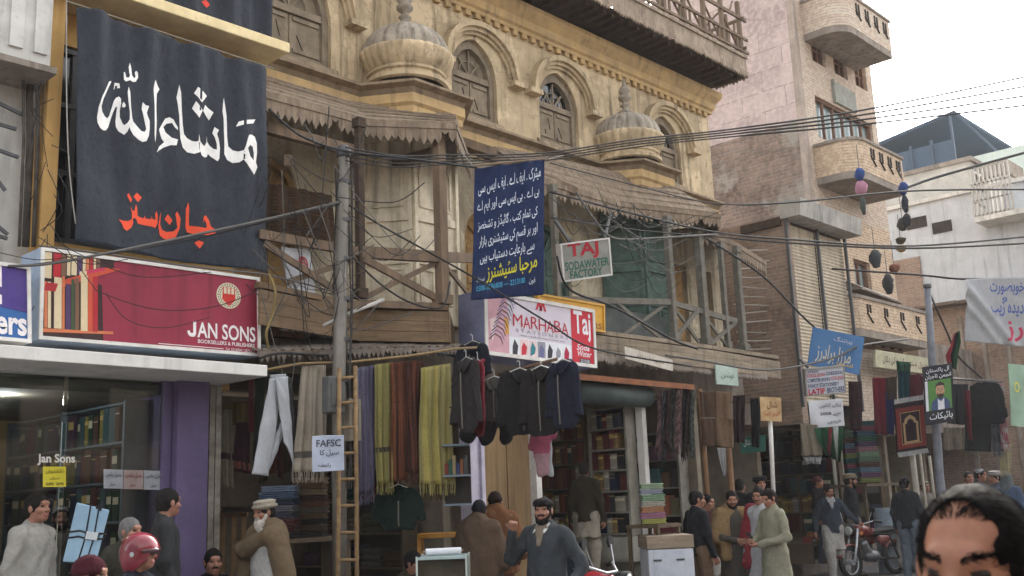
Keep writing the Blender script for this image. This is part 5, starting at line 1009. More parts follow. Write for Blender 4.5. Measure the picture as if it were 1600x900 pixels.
# cupboard, bottles and blue door below the narrow shelf
t = thing('cupboard', 'blue grey cupboard with a sunken panel in the open bookshop', 'cupboard', (BX-.2, 10.4, .15)); m = mat('blue_cupboard', C(78, 96, 122), C(64, 80, 104), 5, .7, .1)
mb = MB(); mb.box(BX-.26, 10.25, .152, BX-.02, 11.3, 1.05); mb.build('body', m, t); mb = MB(); mb.box(BX-.29, 10.3, .25, BX-.262, 10.75, 1.0); mb.build('door', m, t); mb = MB(); mb.box(BX-.29, 10.8, .25, BX-.262, 11.25, 1.0); mb.build('door', m, t)
t = thing('side_cabinet', 'pale cabinet of drinks under the narrow paperback shelf', 'cabinet', (BX-.1, 9.8, .15)); m = mat('pale_cabinet', C(170, 168, 156), C(146, 144, 132), 6, .7, .1)
mb = MB(); mb.box(BX-.34, 9.45, .75, BX-.02, 10.2, 1.1); mb.box(BX-.34, 9.45, .152, BX-.02, 10.2, .3); mb.box(BX-.34, 10.18, .301, BX-.02, 10.2, .749); mb.box(BX-.06, 9.45, .301, BX-.02, 10.179, .749); mb.build('body', m, t); mb = MB(); mb.box(BX-.37, 9.5, .8, BX-.342, 10.15, 1.06); mb.build('drawer', m, t)
def bottle(x, y, z, h, r, col, label):
    m = MB(); m.lathe([(.001, 0), (r, 0), (r, h*.6), (r*.9, h*.68), (r*.35, h*.82), (r*.32, h*.94), (.001, h*.94)], (x, y, z), 14); o = tag(m.build('bottle', cm(*col, 'gloss'), smooth=True), label, 'bottle', 'bottles in the side cabinet')
    m = MB(); m.lathe([(.001, h*.941), (r*.42, h*.941), (r*.42, h), (.001, h)], (x, y, z), 12); m.build('bottle_cap', cm(220, 220, 214), o); m = MB(); m.lathe([(r*1.01, h*.2), (r*1.01, h*.5)], (x, y, z), 14); m.build('paper_label', cm(196, 200, 150), o)
for k in range(9): bottle(BX-.3+.1*(k % 2), 9.52+.068*k, .302, .2+.05*(k % 3), .035, [(170, 190, 120), (120, 160, 110), (90, 130, 150)][k % 3], '%s bottle in the open cabinet below the paperbacks' % ['lime', 'green', 'blue'][k % 3])
# ------------------------------------------------------------------ the glass front and its stickers
tg = NT('shop_glass'); tr_ = tg.n('ShaderNodeBsdfTransparent'); tr_.inputs[0].default_value = (.66, .7, .7, 1); gl = tg.n('ShaderNodeBsdfGlossy'); gl.inputs['Roughness'].default_value = .02; lw = tg.n('ShaderNodeFresnel'); lw.inputs[0].default_value = 1.45; mx = tg.n('ShaderNodeMixShader')
tg.l(lw.outputs[0], mx.inputs[0]); tg.l(tr_.outputs[0], mx.inputs[1]); tg.l(gl.outputs[0], mx.inputs[2]); tg.l(mx.outputs[0], tg.t.nodes['Material Output'].inputs[0]); GLASS = tg.m
for x0, x1 in ((2.26, 4.015), (4.055, PXL-.105)): mb = MB(); mb.box(x0, 9.335, .425, x1, 9.345, CZ-.01); mb.build('glass_pane', GLASS, jb)
p0, p1, p2 = PY(58, 727, 9.33), PY(117, 727, 9.33), PY(58, 709, 9.33); B = Board(p0, p1, p2); mb = MB(); B.text(mb, 'Jan Sons', 0, 1, 0, 1, 0, bold=.03); tag(mb.build('window_lettering', cm(226, 224, 216, 'ink')), 'white Jan Sons lettering stuck on the dark shop glass', 'sign')
ps = lambda a, b: PY(a, b, 9.325)
paper_sign('window_sticker', 'yellow notice sticker on the shop glass under the white lettering', (67, 729), (103, 729), (67, 761), ps, mat('yellow_sticker', C(214, 202, 60), C(200, 188, 54), 5, .7, 0, stain=.05), [(70, 60, 30)], [(wj('ڈکشنریاں'), .12, .88, .65, .9, 0), (ar('سیل'), .3, .7, .35, .5, 0), ('50% 20%', .12, .9, .08, .22, 0)], th=.002, cat='sticker')
for k, (a, b, c) in enumerate(((162, 192, (190, 196, 204)), (193, 224, (196, 172, 164)), (225, 256, (190, 196, 204)))):
    paper_sign('window_sticker', ['pale notice sticker left of the pinkish one on the glass', 'pinkish notice sticker with dark red words on the glass', 'pale notice sticker right of the pinkish one on the glass'][k], (a, 733+k), (b, 734+k), (a, 763+k), ps, cm(*c, 'paint'), [(60, 60, 70), (120, 40, 40)], [(wj('جنرل بکس'), .1, .9, .58, .85, k % 2), (ar('سیل'), .3, .6, .12, .32, k % 2)], th=.002, cat='sticker')
t = thing('hanging_bulb', 'glowing energy bulb hanging inside the bookshop at the far left', 'lamp', PY(8, 597, 9.9)); m = NT('bulb_glow'); m.b.inputs['Emission Color'].default_value = (1, .98, .9, 1); m.b.inputs['Emission Strength'].default_value = 3
p = PY(8, 597, 9.9); mb = MB(); mb.lathe([(.002, -.1), (.045, -.08), (.06, -.02), (.05, .05), (.025, .08), (.02, .1)], p, 20); mb.build('bulb', m.m, t, smooth=True); mb = MB(); mb.tube([p+V((0, 0, .1)), p+V((0, 0, .17))], .022, 10); mb.build('socket', IRON, t); mb = MB(); mb.tube([p+V((0, 0, .171)), V((p.x, p.y, 2.8))], .005, 5); mb.build('flex', IRON, t)
pl = bpy.data.lights.new('bulb_light', 'POINT'); pl.energy = 7; pl.shadow_soft_size = .06; po = bpy.data.objects.new('bulb_light', pl); COL.objects.link(po); po.parent = t; po.location = (0, -.0, -.16)
# things inside the glass front
t = thing('display_counter', 'dark display counter inside the bookshop window', 'counter', (3.6, 9.9, .15)); mb = MB(); mb.box(2.5, 9.75, .152, 4.5, 10.2, 1.0); mb.build('body', SHW, t); mb = MB(); mb.box(2.45, 9.7, 1.001, 4.55, 10.25, 1.05); mb.build('counter_top', SHB, t)
for k in range(5):
    x = 3.15+.13*k; mb = MB(); h = (.3, .22, .34, .2, .28)[k]; mb.lathe([(.001, 0), (.05, 0), (.05, .02), (.015, .04), (.015, h*.5), (.045, h*.6), (.05, h), (.04, h), (.001, h*.7)], (x, 9.95, 1.051), 16); tag(mb.build('trophy_cup', cm(200, 200, 196, 'metal'), smooth=True), '%s silver trophy cup on the counter inside the glass' % ['tall', 'short', 'tallest', 'shortest', 'middling'][k], 'trophy', 'trophies in the bookshop window')
# ------------------------------------------------------------------ hanging cloths and shawls
def hang(label, pts, y, c, c2=None, folds=6, amp=.035, fringe_=None, stripes=None, axis=(1, 0, 0), cat='shawl', name='shawl', group=None, dep=None, band=None, thick=.006, hang_z=None):
    pos = (lambda a, b: PD(a, b, dep)) if dep else (lambda a, b: PY(a, b, y))
    tl, tr, bl, br = [pos(*p) for p in pts]; ph = random.uniform(0, 6)
    wp = random.uniform(.03, .07); f1 = random.uniform(1.2, 2.2)
    f = lambda u, v: amp*(math.sin((u+wp*math.sin(u*6.28*f1+ph)+.02*math.sin(v*4+ph))*folds*6.28+ph+.6*math.sin(v*3))*(.5+.5*(1-v))+.35*math.sin(u*folds*14.1+ph*2+v*2)+.25*math.sin(v*7+ph))
    s = Sheet(tl, tr, bl, br, f); m = woven('weave_'+label.split()[0], C(*c), C(*c2) if c2 else mul(C(*c), .7), 50, stripes, axis)
    o = s.cloth(name, m, nu=max(24, int(folds*9)), nv=26, thick=thick); tag(o, label, cat, group)
    if band:
        mb = MB(); 
        for v0, v1, col in band: s.flat_ink(mb, [(.0, v0), (1, v0), (1, v1), (0, v1)], [(0, 1, 2, 3)], 0, d=.004)
        mb.build('woven_band', cm(*band[0][2]), o)
    if fringe_:
        mb = MB(); n = int(fringe_*28)
        for i in range(n):
            u = (i+.5)/n; p = s.at(u, .0, -.006); L = .07+.05*random.random(); mb.tube([p, p+V((random.uniform(-.015, .015), random.uniform(-.01, .01), -L))], .004, 4)
        mb.build('fringe', m, o)
    return s
G1 = 'shawls hung in a row over the cloth shop'
hang('cream shawl with a grey stripe hanging left of the ladder', ((474, 572), (511, 570), (459, 738), (509, 736)), 8.7, (204, 188, 164), (186, 170, 146), 3, .03, 1, band=[(.13, .19, (120, 112, 104))])
hang('lavender grey shawl next to the ladder', ((556, 575), (587, 570), (560, 774), (586, 768)), 8.45, (126, 120, 146), (92, 86, 116), 3, .03, 1, 14, group=G1)
hang('olive yellow shawl with a dark stripe beside the lavender one', ((584, 570), (613, 566), (589, 757), (611, 755)), 8.4, (176, 164, 78), (146, 138, 70), 3, .03, 1, 10, group=G1, band=[(.26, .3, (90, 84, 70))])
hang('rust brown patterned shawl beside the olive yellow one', ((612, 566), (638, 564), (611, 752), (636, 750)), 8.36, (140, 78, 40), (84, 46, 34), 3, .03, None, 22, group=G1)
hang('darker rust shawl with a dotted pattern next to the yellow shawl', ((637, 564), (661, 564), (634, 738), (657, 740)), 8.33, (122, 66, 42), (70, 42, 36), 3, .03, 1, 26, group=G1)
hang('bright yellow shawl with a pale edge and long fringe', ((657, 575), (702, 568), (656, 756), (708, 757)), 8.25, (196, 180, 74), (170, 158, 90), 4, .03, 1.4, 9, group=G1)
hang('dark gold fringed shawl showing below the yellow one', ((660, 740), (697, 740), (662, 765), (695, 767)), 8.4, (120, 96, 40), None, 3, .02, 1.2, group=G1)
hang('grey dark cloth hung behind the pale trousers', ((425, 588), (458, 590), (428, 660), (462, 720)), 8.8, (84, 86, 84), None, 3, .03, cat='cloth', name='hanging_cloth')
hang('crimson cloth hanging at the edge of the mauve pillar shop', ((388, 590), (397, 590), (388, 676), (396, 676)), 9.2, (120, 26, 46), None, 2, .02, cat='cloth', name='hanging_cloth')
hang('dark green cloth hanging behind the crimson one', ((398, 592), (412, 592), (398, 690), (410, 690)), 9.3, (36, 62, 50), None, 2, .02, cat='cloth', name='hanging_cloth')
hang('ivory long dress hung just right of the shutter channel', ((344, 640), (362, 640), (342, 760), (364, 764)), 9.75, (178, 166, 134), None, 3, .03, cat='dress', name='hanging_dress', band=[(.36, .44, (70, 30, 60))])
hang('plum dress with pink stripes hung by the ivory one', ((368, 660), (389, 660), (366, 735), (388, 740)), 9.8, (84, 34, 56), None, 3, .03, cat='dress', name='hanging_dress', band=[(.05, .2, (196, 110, 90))])
hang('yellow ochre cloth hung high behind the ivory dress', ((346, 628), (392, 628), (348, 664), (390, 664)), 10.0, (130, 110, 40), None, 3, .02, cat='cloth', name='hanging_cloth')
for k in range(9):
    px = 1030+k*6.2; c = [(150, 110, 110), (96, 100, 110), (84, 60, 60), (120, 128, 120), (140, 128, 120)][k % 5]
    hang('%s tasselled scarf, hanging %s in the scarf row by the white post' % (['pinkish', 'slate', 'maroon', 'sage', 'beige'][k % 5], 'first second third fourth fifth sixth seventh eighth last'.split()[k]), ((px+random.randint(-1, 1), 612-k), (px+4, 611-k), (px-random.randint(0, 5), 712+random.randint(-26, 16)), (px+4, 716+random.randint(-30, 14))), 9.1-.06*(k % 3), c, tuple(int(x*.55) for x in c), 2, .03, .5, 55, (1, .4, .03), cat='scarf', name='scarf', group='scarves in a row')
G2 = 'brown blankets hung folded'
for k, (q, lab) in enumerate(((((1094, 612), (1117, 612), (1096, 652), (1118, 652)), 'upper left'), (((1118, 611), (1143, 614), (1119, 654), (1142, 656)), 'upper right'), (((1096, 654), (1118, 654), (1098, 695), (1119, 697)), 'lower left'), (((1119, 655), (1145, 655), (1120, 696), (1145, 700)), 'lower right'))):
    hang('%s blanket of the four folded brown blankets over the freezer' % lab, q, 9.3, (150, 118, 88) if k % 2 else (112, 84, 66), None, 1, .02, cat='blanket', name='folded_blanket', dep=15.6, thick=.05, group=G2)
hang('maroon checked cloth hung beside the brown blankets', ((1145, 618), (1164, 617), (1145, 690), (1163, 692)), 0, (84, 60, 66), (60, 44, 50), 2, .03, cat='cloth', name='hanging_cloth', dep=16.2, stripes=16)
hang('black cloth hung between the maroon one and the tan sign', ((1173, 622), (1188, 622), (1175, 698), (1187, 700)), 0, (40, 40, 46), None, 2, .03, cat='cloth', name='hanging_cloth', dep=16.4)
hang('white pointed cloth hanging under the brown blankets', ((1120, 700), (1134, 700), (1130, 744), (1134, 742)), 0, (196, 196, 196), None, 2, .02, cat='cloth', name='hanging_cloth', dep=15.5)
hang('sand cloth bag hung above the far bookshop shelves', ((1250, 662), (1278, 664), (1253, 712), (1285, 712)), 0, (160, 150, 126), None, 2, .03, cat='bag', name='cloth_bag', dep=17.3)
hang('white crumpled cloth hung under the sand cloth bag', ((1255, 714), (1284, 714), (1258, 725), (1282, 725)), 0, (176, 180, 180), None, 3, .03, cat='cloth', name='hanging_cloth', dep=17.35)
hang('dark maroon carpet strip hung beside the paper sheet', ((1326, 596), (1347, 596), (1328, 672), (1348, 672)), 0, (74, 38, 44), (54, 36, 44), 1, .02, cat='carpet', name='hanging_carpet', dep=20.3, stripes=9, axis=(0, 0, 1))
G3 = 'cloths hung in the far cloth shop'
for k, (q, c, lab) in enumerate(((((1364, 590), (1386, 590), (1368, 678), (1388, 680)), (150, 30, 60), 'crimson shawl'), (((1384, 612), (1398, 612), (1386, 678), (1398, 680)), (40, 50, 120), 'royal blue cloth'), (((1385, 590), (1402, 588), (1386, 624), (1402, 624)), (92, 78, 66), 'taupe cloth'), (((1402, 580), (1421, 578), (1404, 628), (1422, 628)), (20, 90, 104), 'teal cloth'), (((1421, 586), (1444, 584), (1422, 628), (1443, 630)), (110, 34, 54), 'wine red cloth'), (((1400, 564), (1424, 566), (1402, 580), (1424, 580)), (54, 104, 84), 'sea green cloth'))):
    hang(lab+' hung in the far cloth shop near the prayer rug', q, 0, c, None, 2, .04, cat='cloth', name='hanging_cloth', dep=20.8-.05*k, group=G3)
hang('dark quilted cloth hung behind the portrait poster', ((1478, 600), (1512, 600), (1480, 662), (1512, 664)), 0, (66, 68, 76), None, 3, .04, cat='cloth', name='hanging_cloth', dep=20.4)
hang('crumpled cream sack hung below the portrait poster', ((1476, 668), (1508, 668), (1474, 704), (1508, 702)), 0, (158, 146, 126), (130, 110, 90), 2, .04, cat='sack', name='cloth_sack', dep=20.3)
hang('narrow crimson scarf with a white tip beside the black dress', ((1508, 610), (1517, 610), (1513, 678), (1520, 680)), 0, (120, 30, 50), None, 1, .03, cat='scarf', name='scarf', dep=19.5, fringe_=.5)
hang('black rug with a grey border hung under the black dress', ((1508, 650), (1549, 650), (1508, 704), (1550, 706)), 0, (44, 52, 56), None, 1, .015, cat='rug', name='hanging_rug', dep=19.8)
hang('rose pink and white scarf at the right of the black dress', ((1558, 600), (1568, 600), (1566, 694), (1577, 694)), 0, (190, 90, 110), (200, 190, 190), 2, .03, 1, 30, cat='scarf', name='scarf', dep=19.6)
hang('grey checked scarf under the rose pink scarf', ((1546, 650), (1564, 640), (1552, 706), (1568, 704)), 0, (110, 118, 126), (70, 76, 84), 2, .03, 1, 30, cat='scarf', name='scarf', dep=19.7)
hang('cream fringed scarf hanging lowest at the right edge', ((1560, 700), (1582, 694), (1562, 736), (1580, 732)), 0, (190, 176, 130), None, 3, .03, 1, cat='scarf', name='scarf', dep=19.8)
# prayer rug
tl, tr, bl, br = PD(1396, 632, 19.6), PD(1442, 624, 19.8), PD(1401, 707, 19.6), PD(1449, 700, 19.8)
s = Sheet(tl, tr, bl, br, lambda u, v: .012*math.sin(u*5+v*3)); rug = tag(s.cloth('prayer_rug', woven('rug_plum', C(54, 32, 46), C(44, 28, 40), 60), nu=30, nv=30, thick=.02), 'red prayer rug with a cream arch border hung by its white fringes', 'rug')
mb = MB(); s.off = .018
s.poly(mb, [(.03, .06), (.97, .06), (.97, .9), (.03, .9)], 0, 0, holes=[[(.17, .14), (.83, .14), (.83, .8), (.17, .8)]])
A = [(.24, .16), (.76, .16), (.76, .58), (.7, .6), (.68, .66), (.6, .7), (.5, .74), (.4, .7), (.32, .66), (.3, .6), (.24, .58)]; I = [(.31, .2), (.69, .2), (.69, .55), (.62, .57), (.6, .62), (.5, .66), (.4, .62), (.38, .57), (.31, .55)]
s.poly(mb, A, 1, .002, holes=[I]); s.poly(mb, [(.17, .14), (.83, .14), (.83, .155), (.17, .155)], 1, .001); s.poly(mb, [(.17, .785), (.83, .785), (.83, .8), (.17, .8)], 1, .001)
for x in (.17, .815): s.poly(mb, [(x, .155), (x+.015, .155), (x+.015, .785), (x, .785)], 1, .001)
mb.build('woven_pattern', [woven('rug_red', C(150, 46, 36), C(120, 38, 34), 60), woven('rug_cream', C(206, 166, 110), C(186, 146, 96), 60)], rug)
for v, d in ((1.0, 1), (0, -1)):
    mb = MB()
    for i in range(40): p = s.at((i+.5)/40, v); mb.tube([p, p+V((random.uniform(-.01, .01), -.01, .09*d))], .006, 4)
    mb.build('fringe', cm(206, 206, 206), rug)
# pale trousers (two tapering legs)
tt = thing('hanging_trousers', 'pair of pale grey trousers hung with legs crossing', 'trousers', PY(430, 585, 8.6))
for q, dy in ((((421, 592), (442, 590), (393, 741), (419, 744)), 0), (((430, 590), (449, 588), (443, 690), (459, 730)), -.05), (((438, 660), (447, 668), (403, 741), (417, 743)), .03)):
    a_ = [PY(x, y, 8.6+dy) for x, y in q]; sh = Sheet(a_[0], a_[1], a_[2], a_[3], lambda u, v: .022*math.sin(u*3.1)+.006*math.sin(v*9+u*4)+.004*math.sin(v*23+u*9)); sh.cloth('trouser_leg', woven('pale_trouser', C(206, 210, 216), C(190, 194, 200), 50), tt, 12, 40, .012)
a_ = [PY(x, y, 8.62) for x, y in ((422, 586), (446, 584), (422, 596), (446, 595))]; Sheet(*a_, lambda u, v: .02*math.sin(u*3.1)).cloth('waistband', woven('pale_trouser', C(190, 194, 200), C(176, 180, 186), 50), tt, 12, 6, .02)
def garment(name, label, cat, prims, cols, res=.02, wr=.012, group=None, parts=()):
    V_, F_, M_ = sdf_net(prims, res, wr); o = net_obj(name, V_, F_, M_, cols); tag(o, label, cat, group)
    return o
# ------------------------------------------------------------------ people
def skin_mat(name, c):
    t = NT(name); f = t.noise(60, 4); f2 = t.noise(9, 3); col = t.mix(t.ramp(f2, .35, .7), c, (c[0]*.92, c[1]*.74, c[2]*.72, 1)); col = t.mix(t.ramp(t.noise(26, 4), .45, .75), col, (c[0]*1.2, c[1]*1.15, c[2]*1.05, 1)); col = t.mix(t.ramp(f, .5, .8), col, mul(c, .85)); t.base(col)
    t.b.inputs['Roughness'].default_value = .6; t.b.inputs['Subsurface Weight'].default_value = .08; t.b.inputs['Subsurface Radius'].default_value = (.02, .008, .004); t.bump(t.noise(420, 4, (1, 1, 1.6)), .35, .0015); return t.m
SKIN = skin_mat('skin', C(146, 106, 86)); SKIN2 = skin_mat('tanned_skin', C(138, 98, 78)); HAIRB = mat('black_hair', C(30, 26, 25), C(18, 16, 16), 40, .75, .5, sc=(1, 1, .2), stain=0, spec=.1); HAIRG = mat('white_beard', C(190, 184, 174), C(150, 144, 136), 60, .8, .5, stain=0)
EYED = flat('eye_dark', C(34, 26, 22), .4); LIP = flat('lips', C(140, 84, 72), .5)
SHOE = flat('sandal_leather', C(54, 42, 36), .5)
def head_prims(neck_to, mouth=True, brow=True):
    """head in its own frame: centre of skull at origin, +y face, +x right"""
    q = [('e', (0, -.008, .012), (.073, .094, .098), 'skin'), ('e', (0, .022, -.052), (.056, .068, .068), 'skin'), ('e', (0, .055, -.088), (.03, .03, .024), 'skin'),
         ('c', (-.024, .078, .028), (.024, .078, .028), .02 if brow else .0145, .02 if brow else .0145, 'skin'), ('c', (0, .084, .014), (0, .106, -.03), .008, .0125, 'skin', {'k': .015}), ('e', (-.013, .096, -.034), (.009, .01, .008), 'skin', {'k': .01}), ('e', (.013, .096, -.034), (.009, .01, .008), 'skin', {'k': .01}),
         ('e', (-.042, .058, -.028), (.024, .024, .022), 'skin'), ('e', (.042, .058, -.028), (.024, .024, .022), 'skin'),
         ('e', (-.078, -.005, -.008), (.009, .02, .033), 'skin', {'k': .01}), ('e', (.078, -.005, -.008), (.009, .02, .033), 'skin', {'k': .01}),
         ('c', neck_to, (0, -.012, -.06), .062, .055, 'skin')]
    for s in (-1, 1):
        q += [('e', (s*.031, .0755, .006), (.013, .008, .005 if brow else .003), 'eye', {'k': .004, 'pri': .001 if brow else 0})]
        if brow: q += [('c', (s*.015, .0935, .027), (s*.047, .0815, .029), .0045, .003, 'eye', {'k': .004, 'pri': .001})]
    if mouth: q += [('c', (-.02, .084, -.064), (.02, .084, -.064), .0065, .0065, 'lip', {'k': .01, 'pri': .003}), ('e', (0, .082, -.074), (.018, .012, .008), 'lip', {'k': .012})]
    return q
def hair_prims(short=True): return [('e', (0, -.014, .022), (.082, .102, .101), 'hair'), ('e', (0, -.05, -.02), (.07, .06, .08), 'hair')]
HAIRCUT = [('e', (0, .085, -.05), (.066, .075, .1), 'x'), ('e', (0, -.05, -.125), (.09, .09, .06), 'x'), ('e', (0, .04, -.11), (.11, .09, .09), 'x')]
def hand_net(w, d, n, mats='skin', curl=.5, thumb=1, res=.0045, L=.075):
    """palm and five fingers; w wrist, d direction out of the sleeve, n palm normal"""
    w, d, n = V(w), V(d).normalized(), V(n); n = (n-d*n.dot(d)).normalized(); s = d.cross(n); q = []
    q.append(('c', w-d*.03, w+d*.02, .024, .024, mats)); q.append(('c', w+d*.02+s*.018, w+d*.075+s*.026, .016, .013, mats)); q.append(('c', w+d*.02-s*.018, w+d*.075-s*.026, .016, .013, mats)); q.append(('c', w+d*.02, w+d*.08, .017, .014, mats))
    for i, (o, l) in enumerate(((-.03, .82), (-.011, 1.0), (.01, .95), (.03, .75))):
        b = w+d*.082+s*o; a1 = curl*.8; p1 = b+(d*math.cos(a1)+n*math.sin(a1))*.036*l; a2 = curl*1.9; p2 = p1+(d*math.cos(a2)+n*math.sin(a2))*.026*l; a3 = curl*2.6; p3 = p2+(d*math.cos(a3)+n*math.sin(a3))*.02*l
        for u, v_, r in ((b, p1, .0095), (p1, p2, .0085), (p2, p3, .0075)): q.append(('c', u, v_, r, r*.92, mats, {'k': .006}))
    b = w+d*.02-s*.024*thumb; p1 = b+(d*.6-s*thumb*.7+n*.3*curl).normalized()*.042; p2 = p1+(d*.85-s*thumb*.2+n*.5*curl).normalized()*.032
    q += [('c', b, p1, .013, .011, mats, {'k': .012}), ('c', p1, p2, .0105, .0085, mats, {'k': .006})]
    return sdf_net(q, res, 0, .012)
def rotx(v, a, o=(0, 0, 0)): v = V(v)-V(o); return V((v.x, v.y*math.cos(a)-v.z*math.sin(a), v.y*math.sin(a)+v.z*math.cos(a)))+V(o)
def person(label, px, py, dep, turn, gz=.15, top=(70, 74, 80), bottom=(190, 184, 170), style='kameez', lean=0, look=(0, 0), arms=None, step=.0, hair=True, beard=None, cap=None, shawl=None, sit=None, skin=None, res=.012, hres=.0065, stature=None, wr=.0105, build=1.0, collar=None, vneck=None, group=None, hold=None, hands=True, moustache=False, legs=True, hairc=None, hem=.56, name='person', shoe=None, sleeve_end=0, capcol=(120, 104, 86), head_tilt=0, scarfc=None, nobrow=False):
    p = PD(px, py, dep); st = stature or (p.z-gz); sc = st/(1.74 if not cap else 1.77)
    toc = V((-ray(px, py).x, -ray(px, py).y, 0)).normalized(); rr = V((_r.x, _r.y, 0)); t = math.radians(turn)
    fw = toc*math.cos(t)+rr*math.sin(t); fw.normalize(); rt = V((fw.y, -fw.x, 0))
    HIP = .93
    if sit: dz = HIP-sit/sc
    else: dz = 0
    o = V((0, 0, HIP)); L = lambda v: rotx(v, -lean, o)-V((0, 0, dz))
    topk, botk = 'top', 'bottom'; b_ = build; Q = []
    Q += [('c', L((0, 0, 1.0)), L((0, .0, 1.3)), .165*b_, .175*b_, topk, {'flat': ((0, 1, 0), 1.45)}), ('c', L((-.125*b_, -.01, 1.385)), L((.125*b_, -.01, 1.385)), .068, .068, topk), ('e', L((0, .01, 1.08)), (.15*b_, .12*b_, .17), topk), ('c', L((0, -.015, 1.40)), L((0, -.005, 1.46)), .07, .06, topk), ('c', L((-.1, -.02, 1.425)), L((0, -.02, 1.46)), .05, .055, topk), ('c', L((.1, -.02, 1.425)), L((0, -.02, 1.46)), .05, .055, topk)]
    if style == 'kameez': Q += [('c', L((0, 0, 1.02)), V(L((0, 0, 1.02)))-V((0, 0, 1.02-hem+.05)), .165*b_, .245*b_, topk, {'flat': ((0, 1, 0), 1.3), 'zmin': hem-dz})] if not sit else [('e', V(L((0, .1, .95))), (.2, .26, .12), topk)]
    elif not sit: 
        Q += [('c', L((0, 0, .98)), L((0, .0, .9)), .175*b_, .18*b_, topk, {'flat': ((0, 1, 0), 1.35), 'zmin': .86 if not lean else .8})]
        if style == 'sweater': Q += [('c', V((0, 0, .98)), V((0, 0, hem-.05)), .12*b_, .225*b_, botk, {'flat': ((0, 1, 0), 1.3), 'zmin': hem})]
    for s in (-1, 1):
        hp = V((s*.09, 0, .92-dz)); 
        if sit: kn = V((s*.16, .42, .96-dz+.05)); an = V((s*.15, .38, .08)) if sit > .25 else V((s*.1, .32, .07)); 
        else: kn = V((s*.095, .04+s*step*.45, .5)); an = V((s*.1, -.02+s*step, .085))
        if sit and sit <= .25: kn = V((s*.22, .34, .5))
        if legs:
            Q += [('c', hp, kn, .115*b_, .09, botk), ('c', kn, an, .092, .07, botk)]
            Q += [('c', an+V((0, -.02, -.035)), an+V((s*.02, .13, -.045)), .04, .034, 'shoe')]
    arms = arms or {}
    nets = []
    for s, k in ((1, 'r'), (-1, 'l')):
        sh_ = L((s*.168*b_, -.01, 1.385)); el, wr_ = arms.get(k, ((.235, -.03, 1.12), (.245, .06, .86)))[:2]
        el = L((s*el[0], el[1], el[2])); wr_ = L((s*wr_[0], wr_[1], wr_[2])); d = (wr_-el).normalized(); cuff = wr_-d*.02
        Q += [('c', sh_, el, .066*b_, .056, topk), ('c', el, cuff, .055, .044, topk)]
        if hands and k not in arms.get('hide', ''): nets.append(hand_net(wr_, d, arms.get('n'+k, (-s*.8, .4, 0)), curl=arms.get('c'+k, .5), thumb=s if k == 'r' else -1, res=.0055))
    nets.insert(0, sdf_net(Q, res, wr, .035))
    hc = V(L((0, .025, 1.6))); ya, pi_ = math.radians(look[0]), math.radians(look[1])
    Hm = Matrix.Rotation(-ya, 3, 'Z') @ Matrix.Rotation(pi_, 3, 'X') @ Matrix.Rotation(math.radians(head_tilt), 3, 'Y')
    nk = Hm.transposed() @ (V(L((0, -.02, 1.44)))-hc)
    hx = lambda v: np.array(v) @ np.array(Hm.transposed())+np.array(hc)
    v, f, m = sdf_net(head_prims(tuple(nk), brow=not nobrow), hres, 0, .02); nets.append((hx(v), f, m))
    base = V((p.x, p.y, gz))-(rt*hc.x+fw*hc.y)*sc
    R3_ = np.array([list(rt), list(fw), [0, 0, 1]]); xf = lambda v: np.asarray(v)@R3_*sc+np.array(base); hxf = lambda v: xf(hx(v))
    root = thing(name, label, 'person', base, group); sk_ = skin or SKIN
    net_obj('body', nets, {'skin': sk_, 'eye': EYED, 'lip': LIP, 'top': cm(*top), 'bottom': cm(*bottom), 'shoe': shoe or SHOE}, xf, root)
    hm = hairc or HAIRB
    if hair: v, f, m = sdf_net(hair_prims(), hres*.9, .003, .02, HAIRCUT, 3); net_obj('hair', [(v, f, m)], {'hair': hm}, hxf, root)
    if beard:
        bm_ = hm if beard == 'b' else HAIRG; z = .03 if beard == 'w' else 0
        q = [('e', (0, .05+z*.3, -.098-z*.6), (.05+z*.2, .045+z*.3, .045+z), 'b'), ('c', (-.062, .015, -.03), (-.04, .05, -.09), .018, .024, 'b'), ('c', (.062, .015, -.03), (.04, .05, -.09), .018, .024, 'b'), ('c', (-.03, .088, -.05), (.03, .088, -.05), .009, .009, 'b', {'k': .01})]
        v, f, m = sdf_net(q, hres*.8, .003, .02, [('e', (0, .1, -.068), (.022, .02, .006), 'x')], 4); net_obj('beard', [(v, f, m)], {'b': bm_}, hxf, root)
    elif moustache: v, f, m = sdf_net([('c', (-.03, .086, -.054), (0, .096, -.048), .006, .008, 'b'), ('c', (.03, .086, -.054), (0, .096, -.048), .006, .008, 'b')], .004, .001, .01); net_obj('moustache', [(v, f, m)], {'b': hm}, hxf, root)
    if cap:
        q = {'pakol': [('c', (.0, -.01, .06), (0, -.01, .075), .104, .1, 'c', {'flat': ((0, 0, 1), 2.6)}), ('e', (0, -.012, .098), (.105, .115, .022), 'c'), ('e', (0, -.014, .04), (.084, .104, .05), 'c')],
             'beanie': [('e', (0, -.012, .03), (.086, .106, .1), 'c', {'zmin': .012}), ('c', (0, -.012, .02), (0, -.012, .03), .09, .09, 'c', {'flat': ((0, 0, 1), 3)})],
             'kufi': [('c', (0, -.014, .05), (0, -.014, .1), .084, .08, 'c', {'zmin': .04, 'zmax': .112})],
             'hood': [('e', (0, -.02, .005), (.098, .112, .125), 'c'), ('c', (0, -.03, -.05), (0, -.02, -.16), .1, .12, 'c')],
             'flatcap': [('e', (0, .005, .062), (.094, .13, .05), 'c'), ('c', (-.05, .1, .045), (.05, .1, .045), .022, .022, 'c', {'flat': ((0, 0, 1), 2.2)})]}[cap]
        cuts = {'hood': [('e', (0, .1, -.01), (.06, .08, .085), 'x')]}.get(cap, [('e', (0, -.01, -.02), (.07, .09, .07), 'x')])
